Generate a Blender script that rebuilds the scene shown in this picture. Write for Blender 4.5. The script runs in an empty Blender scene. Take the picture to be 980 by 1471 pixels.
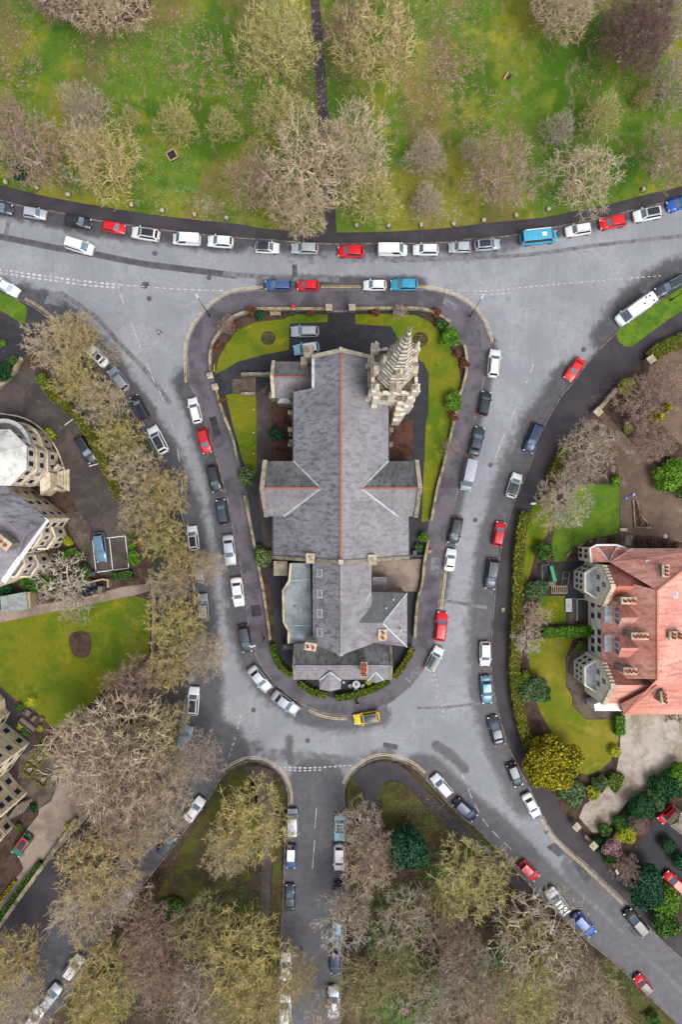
import bpy, bmesh, math, random
import numpy as np
from mathutils import Vector, Matrix, noise as mnoise

# ------------------------------------------------------------------ camera, sky, sun, exposure
SC = bpy.context.scene
COL = SC.collection
HC = 110.0                    # height of the drone in metres
PX = 9.0                      # photograph pixels per metre on the ground
cam_data = bpy.data.cameras.new('camera')
cam = bpy.data.objects.new('camera', cam_data)
COL.objects.link(cam)
cam.location = (0, 0, HC)
cam.rotation_euler = (0, 0, 0)
cam_data.sensor_fit = 'VERTICAL'
cam_data.sensor_height = 36.0
cam_data.lens = 36.0 * (PX * HC) / 1471.0
cam_data.clip_start = 0.5
cam_data.clip_end = 3000.0
SC.camera = cam

SUN_EL = math.radians(60)
SUN_AZ = math.radians(140)    # clockwise from north (+Y): light comes from the lower right
world = bpy.data.worlds.new("World")
SC.world = world
world.use_nodes = True
wn = world.node_tree
sky = wn.nodes.new('ShaderNodeTexSky')
sky.sky_type = 'NISHITA'
sky.sun_disc = False
sky.sun_elevation = SUN_EL
sky.sun_rotation = SUN_AZ
sky.air_density = 1.0
sky.dust_density = 4.0
sky.ozone_density = 1.0
hs = wn.nodes.new('ShaderNodeHueSaturation')
hs.inputs['Saturation'].default_value = 0.35
wn.links.new(sky.outputs[0], hs.inputs['Color'])
wn.links.new(hs.outputs[0], wn.nodes['Background'].inputs[0])
wn.nodes['Background'].inputs[1].default_value = 0.15
sd = bpy.data.lights.new('sun', 'SUN')
sd.energy = 1.15
sd.angle = math.radians(30)
sd.color = (1.0, 0.96, 0.9)
sun = bpy.data.objects.new('sun', sd)
COL.objects.link(sun)
sdir = Vector((math.sin(SUN_AZ) * math.cos(SUN_EL), math.cos(SUN_AZ) * math.cos(SUN_EL), math.sin(SUN_EL)))
sun.rotation_euler = sdir.to_track_quat('Z', 'Y').to_euler()
sun.location = sdir * 300
vs = SC.view_settings
vs.view_transform = 'Standard'
vs.look = 'None'
vs.gamma = 1.0
vs.exposure = 0.72
vs.use_curve_mapping = False

# ------------------------------------------------------------------ small helpers
def P(px, py, h=0.0):
    """pixel of the photograph -> world x, y of a point standing at height h"""
    k = (HC - h) / HC / PX
    return ((px - 490.0) * k, (735.5 - py) * k)

def lin(c):
    r = []
    for v in c:
        v = v / 255.0
        r.append(v / 12.92 if v <= 0.04045 else ((v + 0.055) / 1.055) ** 2.4)
    return r

ALB = 0.72
def C(r, g, b, f=1.0):
    l = lin((r, g, b))
    return (l[0] * ALB * f, l[1] * ALB * f, l[2] * ALB * f, 1.0)

MATS = {}
class NT:
    def __init__(s, name):
        s.m = bpy.data.materials.new(name)
        s.m.use_nodes = True
        s.t = s.m.node_tree
        s.b = s.t.nodes['Principled BSDF']
        s.tc = None
    def n(s, ty, **kw):
        nd = s.t.nodes.new(ty)
        for k, v in kw.items():
            setattr(nd, k, v)
        return nd
    def l(s, a, b):
        s.t.links.new(a, b)
    def coord(s):
        if s.tc is None:
            s.tc = s.n('ShaderNodeTexCoord').outputs['Object']
        return s.tc
    def noise(s, scale, detail=4, rough=0.6, dist=0.0, stretch=None, rot=0.0, off=0.0):
        nd = s.n('ShaderNodeTexNoise')
        nd.inputs['Scale'].default_value = scale
        nd.inputs['Detail'].default_value = detail
        nd.inputs['Roughness'].default_value = rough
        nd.inputs['Distortion'].default_value = dist
        mp = s.n('ShaderNodeMapping')
        mp.inputs['Location'].default_value = (off, off * 1.7, off * .3)
        if stretch:
            mp.inputs['Scale'].default_value = stretch
        mp.inputs['Rotation'].default_value = (0, 0, rot)
        s.l(s.coord(), mp.inputs[0])
        s.l(mp.outputs[0], nd.inputs['Vector'])
        return nd.outputs['Fac']
    def rng(s, fac, lo, hi, a=0.0, b=1.0):
        mr = s.n('ShaderNodeMapRange')
        mr.interpolation_type = 'SMOOTHSTEP'
        s.l(fac, mr.inputs[0])
        mr.inputs[1].default_value = lo
        mr.inputs[2].default_value = hi
        mr.inputs[3].default_value = a
        mr.inputs[4].default_value = b
        return mr.outputs[0]
    def math(s, op, a, b):
        m = s.n('ShaderNodeMath', operation=op)
        for i, v in enumerate((a, b)):
            if isinstance(v, (int, float)):
                m.inputs[i].default_value = v
            else:
                s.l(v, m.inputs[i])
        return m.outputs[0]
    def mix(s, fac, a, b, mode='MIX'):
        m = s.n('ShaderNodeMix', data_type='RGBA', blend_type=mode)
        if isinstance(fac, (int, float)):
            m.inputs[0].default_value = fac
        else:
            s.l(fac, m.inputs[0])
        for i, v in ((6, a), (7, b)):
            if isinstance(v, (tuple, list)):
                m.inputs[i].default_value = v
            else:
                s.l(v, m.inputs[i])
        return m.outputs[2]
    def bump(s, h, strength=0.3, dist=0.05):
        b = s.n('ShaderNodeBump')
        b.inputs['Strength'].default_value = strength
        b.inputs['Distance'].default_value = dist
        s.l(h, b.inputs['Height'])
        s.l(b.outputs[0], s.b.inputs['Normal'])
    def done(s, col, rough=0.9, spec=None, metal=0.0):
        if isinstance(col, (tuple, list)):
            s.b.inputs['Base Color'].default_value = col
        else:
            s.l(col, s.b.inputs['Base Color'])
        if isinstance(rough, (int, float)):
            s.b.inputs['Roughness'].default_value = rough
        else:
            s.l(rough, s.b.inputs['Roughness'])
        s.b.inputs['Metallic'].default_value = metal
        if spec is not None:
            s.b.inputs['Specular IOR Level'].default_value = spec
        return s.m

def layered(name, base, layers, rough=0.9, bump=None, spec=0.3):
    """base colour, then layers (colour, scale, lo, hi[, strength, stretch, rot]) each mixed in through its own noise"""
    if name in MATS:
        return MATS[name]
    t = NT(name)
    col = base
    h = None
    for i, L in enumerate(layers):
        c, sc, lo, hi = L[:4]
        st = L[4] if len(L) > 4 else 1.0
        stretch = L[5] if len(L) > 5 else None
        rot = L[6] if len(L) > 6 else 0.0
        f = t.noise(sc, 5, 0.62, 0.3, stretch, rot, off=i * 7.3 + len(name))
        f = t.rng(f, lo, hi, 0, st)
        col = t.mix(f, col, c)
        h = f
    if bump:
        t.bump(t.noise(bump[0], 4, 0.7), bump[1], bump[2] if len(bump) > 2 else 0.05)
    MATS[name] = t.done(col, rough, spec)
    return MATS[name]

def plain(name, col, rough=0.6, spec=0.5, metal=0.0, var=0.12, vs_=3.0, coat=0.0):
    if name in MATS:
        return MATS[name]
    t = NT(name)
    dark = tuple(c * (1 - var * 2) for c in col[:3]) + (1,)
    f = t.rng(t.noise(vs_, 5, 0.65), 0.35, 0.7)
    t.b.inputs['Coat Weight'].default_value = coat
    t.b.inputs['Coat Roughness'].default_value = 0.08
    MATS[name] = t.done(t.mix(f, dark, col), rough, spec, metal)
    return MATS[name]

def link(o, parent=None):
    COL.objects.link(o)
    if parent is not None:
        o.parent = parent
    return o

def mesh_np(name, V, F, mat=None, parent=None, smooth=False, mats=None, midx=None):
    V = np.asarray(V, dtype=np.float32).reshape(-1, 3)
    F = np.asarray(F, dtype=np.int32)
    me = bpy.data.meshes.new(name)
    k = F.shape[1]
    me.vertices.add(len(V)); me.vertices.foreach_set('co', V.ravel())
    me.loops.add(F.size); me.loops.foreach_set('vertex_index', F.ravel())
    me.polygons.add(len(F))
    me.polygons.foreach_set('loop_start', np.arange(0, F.size, k, dtype=np.int32))
    me.polygons.foreach_set('loop_total', np.full(len(F), k, dtype=np.int32))
    if smooth:
        me.polygons.foreach_set('use_smooth', np.ones(len(F), dtype=bool))
    for m in (mats or ([mat] if mat else [])):
        me.materials.append(m)
    if midx is not None:
        me.polygons.foreach_set('material_index', np.asarray(midx, dtype=np.int32))
    me.update(calc_edges=True)
    o = bpy.data.objects.new(name, me)
    return link(o, parent)

def from_bm(name, bm, mat=None, parent=None, smooth=False, mats=None):
    me = bpy.data.meshes.new(name)
    bmesh.ops.recalc_face_normals(bm, faces=bm.faces)
    bm.to_mesh(me); bm.free()
    for m in (mats or ([mat] if mat else [])):
        me.materials.append(m)
    if smooth:
        me.polygons.foreach_set('use_smooth', np.ones(len(me.polygons), dtype=bool))
    o = bpy.data.objects.new(name, me)
    return link(o, parent)

def tag(o, label=None, cat=None, group=None, kind=None):
    if label: o['label'] = label
    if cat: o['category'] = cat
    if group: o['group'] = group
    if kind: o['kind'] = kind
    return o

def empty(name, loc=(0, 0, 0), rz=0.0, label=None, cat=None, group=None):
    o = bpy.data.objects.new(name, None)
    o.empty_display_size = 0.3
    COL.objects.link(o)
    o.location = loc; o.rotation_euler = (0, 0, rz)
    return tag(o, label, cat, group)

def cr(pts, n=6, closed=False):
    """Catmull-Rom resampling of a polyline"""
    out = []
    N = len(pts)
    rng_ = range(N if closed else N - 1)
    for i in rng_:
        if closed:
            p0, p1, p2, p3 = pts[(i - 1) % N], pts[i], pts[(i + 1) % N], pts[(i + 2) % N]
        else:
            p0, p1, p2, p3 = pts[max(i - 1, 0)], pts[i], pts[i + 1], pts[min(i + 2, N - 1)]
        for k in range(n):
            t = k / n
            out.append(tuple(0.5 * ((2 * p1[a]) + (-p0[a] + p2[a]) * t + (2 * p0[a] - 5 * p1[a] + 4 * p2[a] - p3[a]) * t * t
                                    + (-p0[a] + 3 * p1[a] - 3 * p2[a] + p3[a]) * t ** 3) for a in (0, 1)))
    if not closed:
        out.append(tuple(pts[-1][:2]))
    return out

def W(pts, h=0.0):
    return [P(x, y, h) for x, y in pts]

def poly_bm(bm, wpts, z1, z0):
    vs_ = [bm.verts.new((x, y, z1)) for x, y in wpts]
    f = bm.faces.new(vs_)
    bmesh.ops.recalc_face_normals(bm, faces=[f])
    if f.normal.z < 0:
        f.normal_flip()
    n = len(vs_)
    lo = [bm.verts.new((x, y, z0)) for x, y in wpts]
    for i in range(n):
        j = (i + 1) % n
        bm.faces.new((vs_[i], vs_[j], lo[j], lo[i]))
    bmesh.ops.triangulate(bm, faces=[f])

def slab(name, pts, z, mat, thick=0.15, parent=None, kind='structure', h=0.0, smooth=0):
    if smooth:
        pts = cr(pts, smooth, True)
    bm = bmesh.new()
    poly_bm(bm, W(pts, h), z, z - thick)
    o = from_bm(name, bm, mat, parent)
    if kind and parent is None:
        o['kind'] = kind
    return o

def offset_line(w, d, closed=False):
    n = len(w); out = []
    for i in range(n):
        if closed:
            a, b = w[(i - 1) % n], w[(i + 1) % n]
        else:
            a, b = w[max(i - 1, 0)], w[min(i + 1, n - 1)]
        tx, ty = b[0] - a[0], b[1] - a[1]
        L = math.hypot(tx, ty) or 1
        out.append((w[i][0] - ty / L * d, w[i][1] + tx / L * d))
    return out

def band_bm(bm, w, off, width, z0, z1, closed=False):
    """a solid band following the world polyline w"""
    L = offset_line(w, off + width / 2, closed)
    R = offset_line(w, off - width / 2, closed)
    n = len(w)
    ring = []
    for i in range(n):
        ring.append([bm.verts.new((L[i][0], L[i][1], z0)), bm.verts.new((L[i][0], L[i][1], z1)),
                     bm.verts.new((R[i][0], R[i][1], z1)), bm.verts.new((R[i][0], R[i][1], z0))])
    for i in range(n if closed else n - 1):
        a, b = ring[i], ring[(i + 1) % n]
        for k in range(3):
            bm.faces.new((a[k], a[k + 1], b[k + 1], b[k]))
        bm.faces.new((a[3], a[0], b[0], b[3]))
    if not closed:
        bm.faces.new(ring[0]); bm.faces.new(ring[-1])

def band(name, pts, off, width, z0, z1, mat, parent=None, closed=False, n=6, world_pts=False):
    w = pts if world_pts else W(cr(pts, n, closed) if n else pts)
    bm = bmesh.new()
    band_bm(bm, w, off, width, z0, z1, closed)
    return from_bm(name, bm, mat, parent)

def box_bm(bm, x0, x1, y0, y1, z0, z1, M=None, bev=0.0):
    v = [bm.verts.new((x, y, z)) for z in (z0, z1) for x, y in ((x0, y0), (x1, y0), (x1, y1), (x0, y1))]
    if M is not None:
        for q in v: q.co = M @ q.co
    fs = [bm.faces.new([v[i] for i in f]) for f in ((3, 2, 1, 0), (4, 5, 6, 7), (0, 1, 5, 4), (1, 2, 6, 5), (2, 3, 7, 6), (3, 0, 4, 7))]
    if bev > 0:
        es = list({e for f in fs for e in f.edges})
        bmesh.ops.bevel(bm, geom=es, offset=bev, segments=1, affect='EDGES')

def box(name, x0, x1, y0, y1, z0, z1, mat, parent=None, M=None, bev=0.0):
    bm = bmesh.new(); box_bm(bm, x0, x1, y0, y1, z0, z1, M, bev)
    return from_bm(name, bm, mat, parent)

def cyl_bm(bm, p0, p1, r0, r1=None, n=10, cap=True):
    r1 = r0 if r1 is None else r1
    p0, p1 = Vector(p0), Vector(p1)
    d = (p1 - p0).normalized()
    a = d.orthogonal().normalized(); b = d.cross(a)
    A, B = [], []
    for i in range(n):
        t = 2 * math.pi * i / n
        o = a * math.cos(t) + b * math.sin(t)
        A.append(bm.verts.new(p0 + o * r0)); B.append(bm.verts.new(p1 + o * r1))
    for i in range(n):
        j = (i + 1) % n
        bm.faces.new((A[i], A[j], B[j], B[i]))
    if cap:
        bm.faces.new(A[::-1]); bm.faces.new(B)

def lathe_bm(bm, prof, n=16, c=(0, 0)):
    rings = []
    for r, z in prof:
        rings.append([bm.verts.new((c[0] + r * math.cos(2 * math.pi * i / n), c[1] + r * math.sin(2 * math.pi * i / n), z)) for i in range(n)])
    for a, b in zip(rings, rings[1:]):
        for i in range(n):
            j = (i + 1) % n
            bm.faces.new((a[i], a[j], b[j], b[i]))
    bm.faces.new(rings[0][::-1]); bm.faces.new(rings[-1])

def faces(name, V, Fs, mat, parent=None, mats=None, midx=None):
    me = bpy.data.meshes.new(name)
    me.from_pydata([tuple(v) for v in V], [], Fs)
    for m in (mats or [mat]):
        me.materials.append(m)
    if midx:
        for p, i in zip(me.polygons, midx): p.material_index = i
    me.update()
    return link(bpy.data.objects.new(name, me), parent)

def solid(name, V, Fs, th, mat, parent=None):
    """roof-like sheet with thickness th downwards"""
    bm = bmesh.new()
    vs_ = [bm.verts.new(v) for v in V]
    for f in Fs: bm.faces.new([vs_[i] for i in f])
    bmesh.ops.recalc_face_normals(bm, faces=bm.faces)
    if sum(f.normal.z for f in bm.faces) < 0:
        bmesh.ops.reverse_faces(bm, faces=bm.faces)
    ext = bmesh.ops.extrude_face_region(bm, geom=bm.faces[:] , use_keep_orig=True)
    for g in ext['geom']:
        if isinstance(g, bmesh.types.BMVert): g.co.z -= th
    return from_bm(name, bm, mat, parent)

# ------------------------------------------------------------------ materials of the setting
def road_mat():
    t = NT('worn asphalt')
    at = t.n('ShaderNodeAttribute'); at.attribute_name = 'damp'
    big = t.noise(0.13, 5, 0.6, 0.5)
    mid = t.noise(0.9, 5, 0.65, 0.3, off=3)
    fine = t.noise(9.0, 3, 0.8, off=9)
    col = t.mix(t.rng(big, 0.35, 0.65), C(138, 140, 148), C(160, 162, 169))
    col = t.mix(t.rng(mid, 0.45, 0.8, 0, 0.45), col, C(128, 129, 134))
    col = t.mix(t.rng(fine, 0.3, 0.75, 0, 0.35), col, C(116, 117, 122))
    # tyre-polished lengthways streaks on the centre road
    st = t.noise(1.2, 3, 0.5, 0.0, (3.2, 0.12, 1), off=5)
    col = t.mix(t.rng(st, 0.45, 0.75, 0, 0.12), col, C(182, 182, 186))
    # dampness: attribute edge broken up by noise
    edge = t.math('ADD', at.outputs['Fac'], t.math('MULTIPLY', t.math('SUBTRACT', mid, 0.5), 1.0))
    edge = t.math('ADD', edge, t.math('MULTIPLY', t.math('SUBTRACT', big, 0.5), 0.9))
    w = t.rng(edge, 0.18, 0.72)
    wetc = t.mix(t.rng(mid, 0.3, 0.75), C(50, 49, 55), C(82, 81, 88))
    col = t.mix(t.math('MULTIPLY', w, 0.93), col, wetc)
    # thin meandering cracks, only where the surface is tired
    for sc_, o_ in ((0.35, 31), (0.9, 47)):
        ck = t.math('ABSOLUTE', t.math('SUBTRACT', t.noise(sc_, 6, 0.62, 0.6, off=o_), 0.5), 0)
        ck = t.math('MULTIPLY', t.rng(ck, 0.0, 0.006, 1, 0), t.rng(big, 0.42, 0.55, 0.15, 0.7))
        col = t.mix(ck, col, C(84, 83, 88))
    oil = t.noise(2.6, 2, 0.5, 0.4, off=61)
    col = t.mix(t.rng(oil, 0.72, 0.76, 0, 0.6), col, C(78, 77, 82))
    # blotchy spills
    sp = t.noise(0.55, 3, 0.75, 1.2, off=21)
    col = t.mix(t.rng(sp, 0.69, 0.73, 0, 0.55), col, C(95, 95, 100))
    t.bump(fine, 0.25, 0.02)
    return t.done(col, t.rng(w, 0, 1, 0.85, 0.55), 0.35)

M_ROAD = road_mat()
M_PAVE = layered('pavement tarmac', C(104, 98, 107), [
    (C(78, 73, 80), 0.22, 0.42, 0.62), (C(140, 136, 138), 0.7, 0.60, 0.82, 0.5), (C(150, 146, 148), 7, 0.62, 0.8, 0.35), (C(52, 50, 54), 1.6, 0.58, 0.75, 0.5)], 0.8, (12, 0.25, 0.02))
M_PAVE2 = layered('damp pavement tarmac', C(66, 61, 65), [
    (C(54, 50, 56), 0.25, 0.42, 0.6), (C(100, 92, 94), 0.6, 0.62, 0.8, 0.45), (C(112, 108, 110), 8, 0.66, 0.8, 0.3)], 0.75, (12, 0.25, 0.02))
M_KERB = layered('kerb stone', C(140, 128, 122), [(C(90, 82, 80), 1.3, 0.42, 0.6), (C(110, 90, 75), 4, 0.5, 0.7, 0.5)], 0.85)
M_DRIVE = layered('new black tarmac', C(44, 44, 50), [(C(58, 58, 64), 0.6, 0.45, 0.7), (C(34, 34, 38), 3, 0.5, 0.7, 0.6)], 0.75)
M_BROWNDRIVE = layered('brown tarmac drive', C(88, 78, 74), [(C(64, 58, 58), 0.2, 0.4, 0.6), (C(128, 112, 98), 0.45, 0.55, 0.75, 0.6), (C(60, 56, 50), 1.3, 0.5, 0.7, 0.6), (C(120, 112, 100), 9, 0.6, 0.75, 0.35)], 0.85)
M_BROWNGRAVEL = layered('tan forecourt', C(122, 100, 84), [(C(96, 80, 70), 0.25, 0.4, 0.6), (C(150, 136, 122), 0.5, 0.58, 0.75, 0.6), (C(96, 78, 60), 6, 0.5, 0.7, 0.5)], 0.9)
M_GRAVEL = layered('pale gravel', C(178, 168, 158), [(C(142, 126, 110), 0.25, 0.42, 0.62), (C(208, 202, 194), 0.6, 0.5, 0.75, 0.6), (C(120, 106, 92), 10, 0.52, 0.72, 0.5), (C(130, 112, 92), 1.0, 0.6, 0.75, 0.6)], 0.95, (14, 0.4, 0.03))
M_PINKGRAVEL = layered('pinkish gravel', C(160, 142, 130), [(C(132, 116, 106), 0.3, 0.42, 0.62), (C(178, 164, 152), 0.8, 0.5, 0.75, 0.6), (C(100, 88, 78), 10, 0.52, 0.72, 0.5)], 0.95, (14, 0.4, 0.03))
M_LAWN = layered('mown mossy lawn', C(118, 122, 32), [
    (C(88, 112, 26), 0.18, 0.42, 0.62), (C(148, 136, 34), 0.5, 0.52, 0.72, 0.8), (C(62, 96, 24), 1.2, 0.55, 0.75, 0.7), (C(134, 116, 70), 2.2, 0.56, 0.74, 0.5), (C(56, 78, 18), 9, 0.45, 0.75, 0.45)], 0.95, (20, 0.5, 0.05), 0.1)
M_LAWNG = layered('green lawn', C(84, 116, 40), [
    (C(108, 134, 40), 0.3, 0.42, 0.62), (C(60, 98, 28), 1.2, 0.5, 0.7, 0.7), (C(132, 134, 70), 3, 0.62, 0.8, 0.4), (C(50, 78, 22), 9, 0.45, 0.75, 0.45)], 0.95, (20, 0.5, 0.05), 0.1)
M_LAWNY = layered('yellowing lawn', C(132, 126, 42), [
    (C(104, 118, 30), 0.2, 0.42, 0.62), (C(158, 140, 62), 0.3, 0.5, 0.7, 0.8), (C(84, 104, 26), 1.5, 0.55, 0.75, 0.5), (C(150, 116, 50), 0.8, 0.62, 0.78, 0.5), (C(84, 92, 26), 9, 0.45, 0.75, 0.4)], 0.95, (20, 0.5, 0.05), 0.1)
M_PARK = layered('park grass', C(92, 120, 38), [
    (C(136, 132, 42), 0.05, 0.46, 0.58, .8), (C(60, 98, 22), 0.11, 0.46, 0.62, 0.85), (C(150, 146, 50), 0.20, 0.60, 0.72, 0.7),
    (C(116, 94, 70), 0.075, 0.48, 0.64, 0.66, (1, 0.6, 1), 0.6), (C(58, 88, 30), 0.7, 0.5, 0.72, 0.65),
    (C(156, 128, 112), 1.1, 0.55, 0.68, 0.55, (1, 0.5, 1), 0.8), (C(100, 88, 56), 3.2, 0.56, 0.70, 0.45), (C(150, 152, 70), 4.2, 0.58, 0.72, 0.4), (C(46, 70, 26), 7, 0.5, 0.72, 0.6)], 0.95, (14, 0.5, 0.06), 0.1)
M_SOIL = layered('bark and soil', C(92, 74, 64), [(C(66, 54, 48), 0.7, 0.42, 0.6), (C(120, 92, 76), 2.5, 0.55, 0.7, 0.7), (C(56, 46, 40), 8, 0.45, 0.7, 0.7), (C(84, 92, 44), 0.4, 0.6, 0.72, 0.6)], 0.95, (12, 0.6, 0.06), 0.1)
M_SOILR = layered('reddish leaf mulch', C(96, 66, 58), [(C(66, 48, 44), 0.8, 0.42, 0.6), (C(122, 88, 76), 4, 0.5, 0.7, 0.7), (C(44, 36, 34), 9, 0.5, 0.7, 0.6)], 0.95, (12, 0.6, 0.06), 0.1)
M_WOOD_FLOOR = layered('woodland floor', C(80, 68, 56), [(C(52, 47, 38), 0.12, 0.42, 0.6), (C(66, 80, 34), 0.14, 0.50, 0.64, 0.85), (C(124, 102, 88), 1.6, 0.52, 0.7, 0.7), (C(58, 50, 42), 5, 0.45, 0.7, 0.7), (C(60, 84, 34), 0.6, 0.62, 0.72, 0.7)], 0.95, (10, 0.7, 0.08), 0.1)
M_VERGE = layered('scruffy verge', C(84, 86, 42), [(C(72, 60, 46), 0.3, 0.42, 0.58), (C(78, 96, 36), 0.8, 0.5, 0.66, 0.8), (C(126, 104, 78), 2.6, 0.56, 0.7, 0.6), (C(58, 60, 34), 8, 0.45, 0.7, 0.6)], 0.95, (14, 0.6, 0.06), 0.1)
M_FLAG = layered('stone flags', C(104, 92, 80), [(C(74, 66, 60), 0.8, 0.42, 0.6), (C(130, 112, 92), 1.4, 0.55, 0.7, 0.7), (C(60, 54, 50), 5, 0.52, 0.7, 0.6)], 0.85)
M_WHITE = layered('worn white road paint', C(208, 208, 207), [(C(146, 146, 150), 2.6, 0.46, 0.58, 0.95), (C(130, 130, 134), 9, 0.58, 0.7, 0.8)], 0.7)
M_YELLOW = layered('worn yellow road paint', C(214, 188, 138), [(C(150, 132, 106), 1.6, 0.48, 0.62, 0.9), (C(110, 100, 92), 7, 0.56, 0.7, 0.7)], 0.7)
M_PATCH = layered('asphalt repair', C(92, 92, 98), [(C(76, 76, 82), 1.2, 0.4, 0.6), (C(120, 120, 126), 5, 0.58, 0.75, 0.5)], 0.8)
M_PATCHL = layered('faded asphalt repair', C(124, 124, 130), [(C(98, 98, 104), 1.0, 0.45, 0.6), (C(140, 141, 147), 5, 0.5, 0.7, 0.6)], 0.85)
M_IRON = layered('cast iron', C(98, 92, 92), [(C(70, 66, 66), 8, 0.45, 0.6)], 0.6)
M_STONE = layered('weathered sandstone', C(208, 196, 172), [(C(168, 154, 132), 0.7, 0.42, 0.62), (C(112, 100, 86), 2.2, 0.55, 0.72, 0.6), (C(214, 200, 172), 1.5, 0.56, 0.7, 0.5)], 0.85, (5, 0.5, 0.05))
M_STONEG = layered('grey lichened stone', C(150, 142, 126), [(C(110, 102, 90), 0.9, 0.42, 0.62), (C(182, 172, 150), 2.2, 0.52, 0.7, 0.8), (C(74, 70, 62), 4, 0.58, 0.7, 0.7), (C(136, 136, 76), 1.4, 0.60, 0.72, 0.5)], 0.9, (5, 0.6, 0.06))
M_SPIRE = layered('pale spire stone', C(226, 218, 202), [(C(150, 142, 130), 1.4, 0.50, 0.66, 0.8, (1, 1, 3.2)), (C(236, 230, 216), 2.4, 0.5, 0.68, 0.8), (C(84, 78, 74), 4.4, 0.60, 0.70, 0.85), (C(214, 182, 96), 0.5, 0.60, 0.68, 0.7)], 0.85, (6, 0.5, 0.05))
M_CREAM = layered('cream ashlar', C(236, 222, 198), [(C(190, 170, 140), 0.8, 0.42, 0.64), (C(160, 142, 118), 2.4, 0.6, 0.75, 0.5)], 0.85, (4, 0.3, 0.03))
M_PALE = layered('pale sandstone wall', C(246, 238, 222), [(C(220, 208, 186), .8, .44, .62, .8), (C(176, 162, 140), 2.4, .58, .72, .6)], .85, (4, .3, .03))
M_WARM = layered('warm sandstone wall', C(252, 234, 202), [(C(226, 200, 164), .8, .44, .62, .8), (C(180, 156, 122), 2.4, .58, .72, .6)], .85, (4, .3, .03))
M_WPAINT = plain('white paint', C(236, 236, 236), 0.5)
M_LEAD = layered('lead flashing', C(196, 200, 206), [(C(160, 164, 170), 1.5, 0.45, 0.65)], 0.55)
M_DARKGLASS = plain('window glass', C(46, 54, 62), 0.12, 0.7)
M_FLATROOF = layered('grey felt flat roof', C(148, 156, 162), [(C(118, 128, 136), 0.4, 0.4, 0.6), (C(96, 102, 108), 1.2, 0.62, 0.72, 0.8)], 0.7)
M_TIMBER = layered('grey timber', C(132, 120, 108), [(C(100, 88, 78), 3, 0.4, 0.65)], 0.85)
M_TIMBERO = layered('pale sawn timber', C(190, 168, 134), [(C(150, 128, 98), 3, 0.4, 0.65)], 0.85)
M_BLACK = plain('black plastic', C(34, 36, 40), 0.5)
M_RUST = layered('clay', C(196, 96, 66), [(C(150, 70, 52), 2, 0.4, 0.65)], 0.85)

def slate(name, base, dark, light, axis=0, streak=0.55):
    if name in MATS: return MATS[name]
    t = NT(name)
    sx = (0.16, 2.0, 1) if axis == 0 else (2.0, 0.16, 1)
    s1 = t.noise(1.1, 5, 0.65, 0.2, sx)
    s2 = t.noise(0.25, 5, 0.6, 0.5, off=4)
    f = t.noise(6.0, 4, 0.8, off=8)
    br = t.n('ShaderNodeTexBrick')
    mp = t.n('ShaderNodeMapping')
    if axis == 0:
        mp.inputs['Rotation'].default_value = (0, 0, math.pi / 2)
    t.l(t.coord(), mp.inputs[0]); t.l(mp.outputs[0], br.inputs['Vector'])
    br.inputs['Scale'].default_value = 1.0
    br.inputs['Brick Width'].default_value = 0.42
    br.inputs['Row Height'].default_value = 0.24
    br.inputs['Mortar Size'].default_value = 0.02
    br.inputs['Color1'].default_value = (1, 1, 1, 1)
    br.inputs['Color2'].default_value = (0.62, 0.62, 0.62, 1)
    br.inputs['Mortar'].default_value = (0.45, 0.45, 0.45, 1)
    col = t.mix(t.rng(s2, 0.35, 0.65), base, light)
    col = t.mix(t.rng(s1, 0.45, 0.66, 0, streak), col, dark)
    col = t.mix(t.rng(f, 0.60, 0.72, 0, 0.35), col, light)
    col = t.mix(0.42, col, br.outputs['Color'], 'MULTIPLY')
    t.bump(br.outputs['Fac'], -0.3, 0.03)
    MATS[name] = t.done(col, 0.62, 0.4)
    return MATS[name]
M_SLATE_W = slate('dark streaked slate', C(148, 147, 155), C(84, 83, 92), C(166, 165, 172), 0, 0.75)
M_SLATE_E = slate('slate of the lit east pitch', C(148, 146, 152), C(102, 100, 105), C(168, 166, 171), 0, 0.55)  # brighter light on the east pitches put into paler streaks
M_SLATE_N = slate('streaked slate of the shaded north pitch', C(120, 118, 122), C(66, 64, 68), C(148, 146, 148), 1, 0.7)  # darker copy: shade of the north pitches put into the colour
M_SLATE_S = slate('slate of the lit south pitch', C(140, 137, 141), C(98, 96, 99), C(158, 155, 157), 1, 0.5)  # lighter copy: light on the south pitches put into the colour
M_SLATE_P = slate('purple grey slate', C(134, 126, 138), C(98, 92, 104), C(162, 154, 164), 0, 0.4)
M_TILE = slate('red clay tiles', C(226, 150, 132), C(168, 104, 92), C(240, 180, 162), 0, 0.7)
M_TILE_D = slate('darker clay tiles', C(160, 104, 94), C(104, 76, 74), C(196, 122, 108), 1, 0.7)  # greyer, darker tile tone, mainly on the north pitches
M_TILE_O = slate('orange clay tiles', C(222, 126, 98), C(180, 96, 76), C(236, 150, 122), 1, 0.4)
M_RIDGE = plain('terracotta ridge tiles', C(168, 108, 92), 0.8, 0.3)

# ------------------------------------------------------------------ ground, roads, pavements
def big_sheet(name, half, z, mat):
    bm = bmesh.new()
    v = [bm.verts.new((x, y, z)) for x, y in ((-half, -half), (half, -half), (half, half), (-half, half))]
    bm.faces.new(v)
    o = from_bm(name, bm, mat); o['kind'] = 'structure'
    return o
big_sheet('ground', 900, -0.3, M_WOOD_FLOOR)

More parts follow.
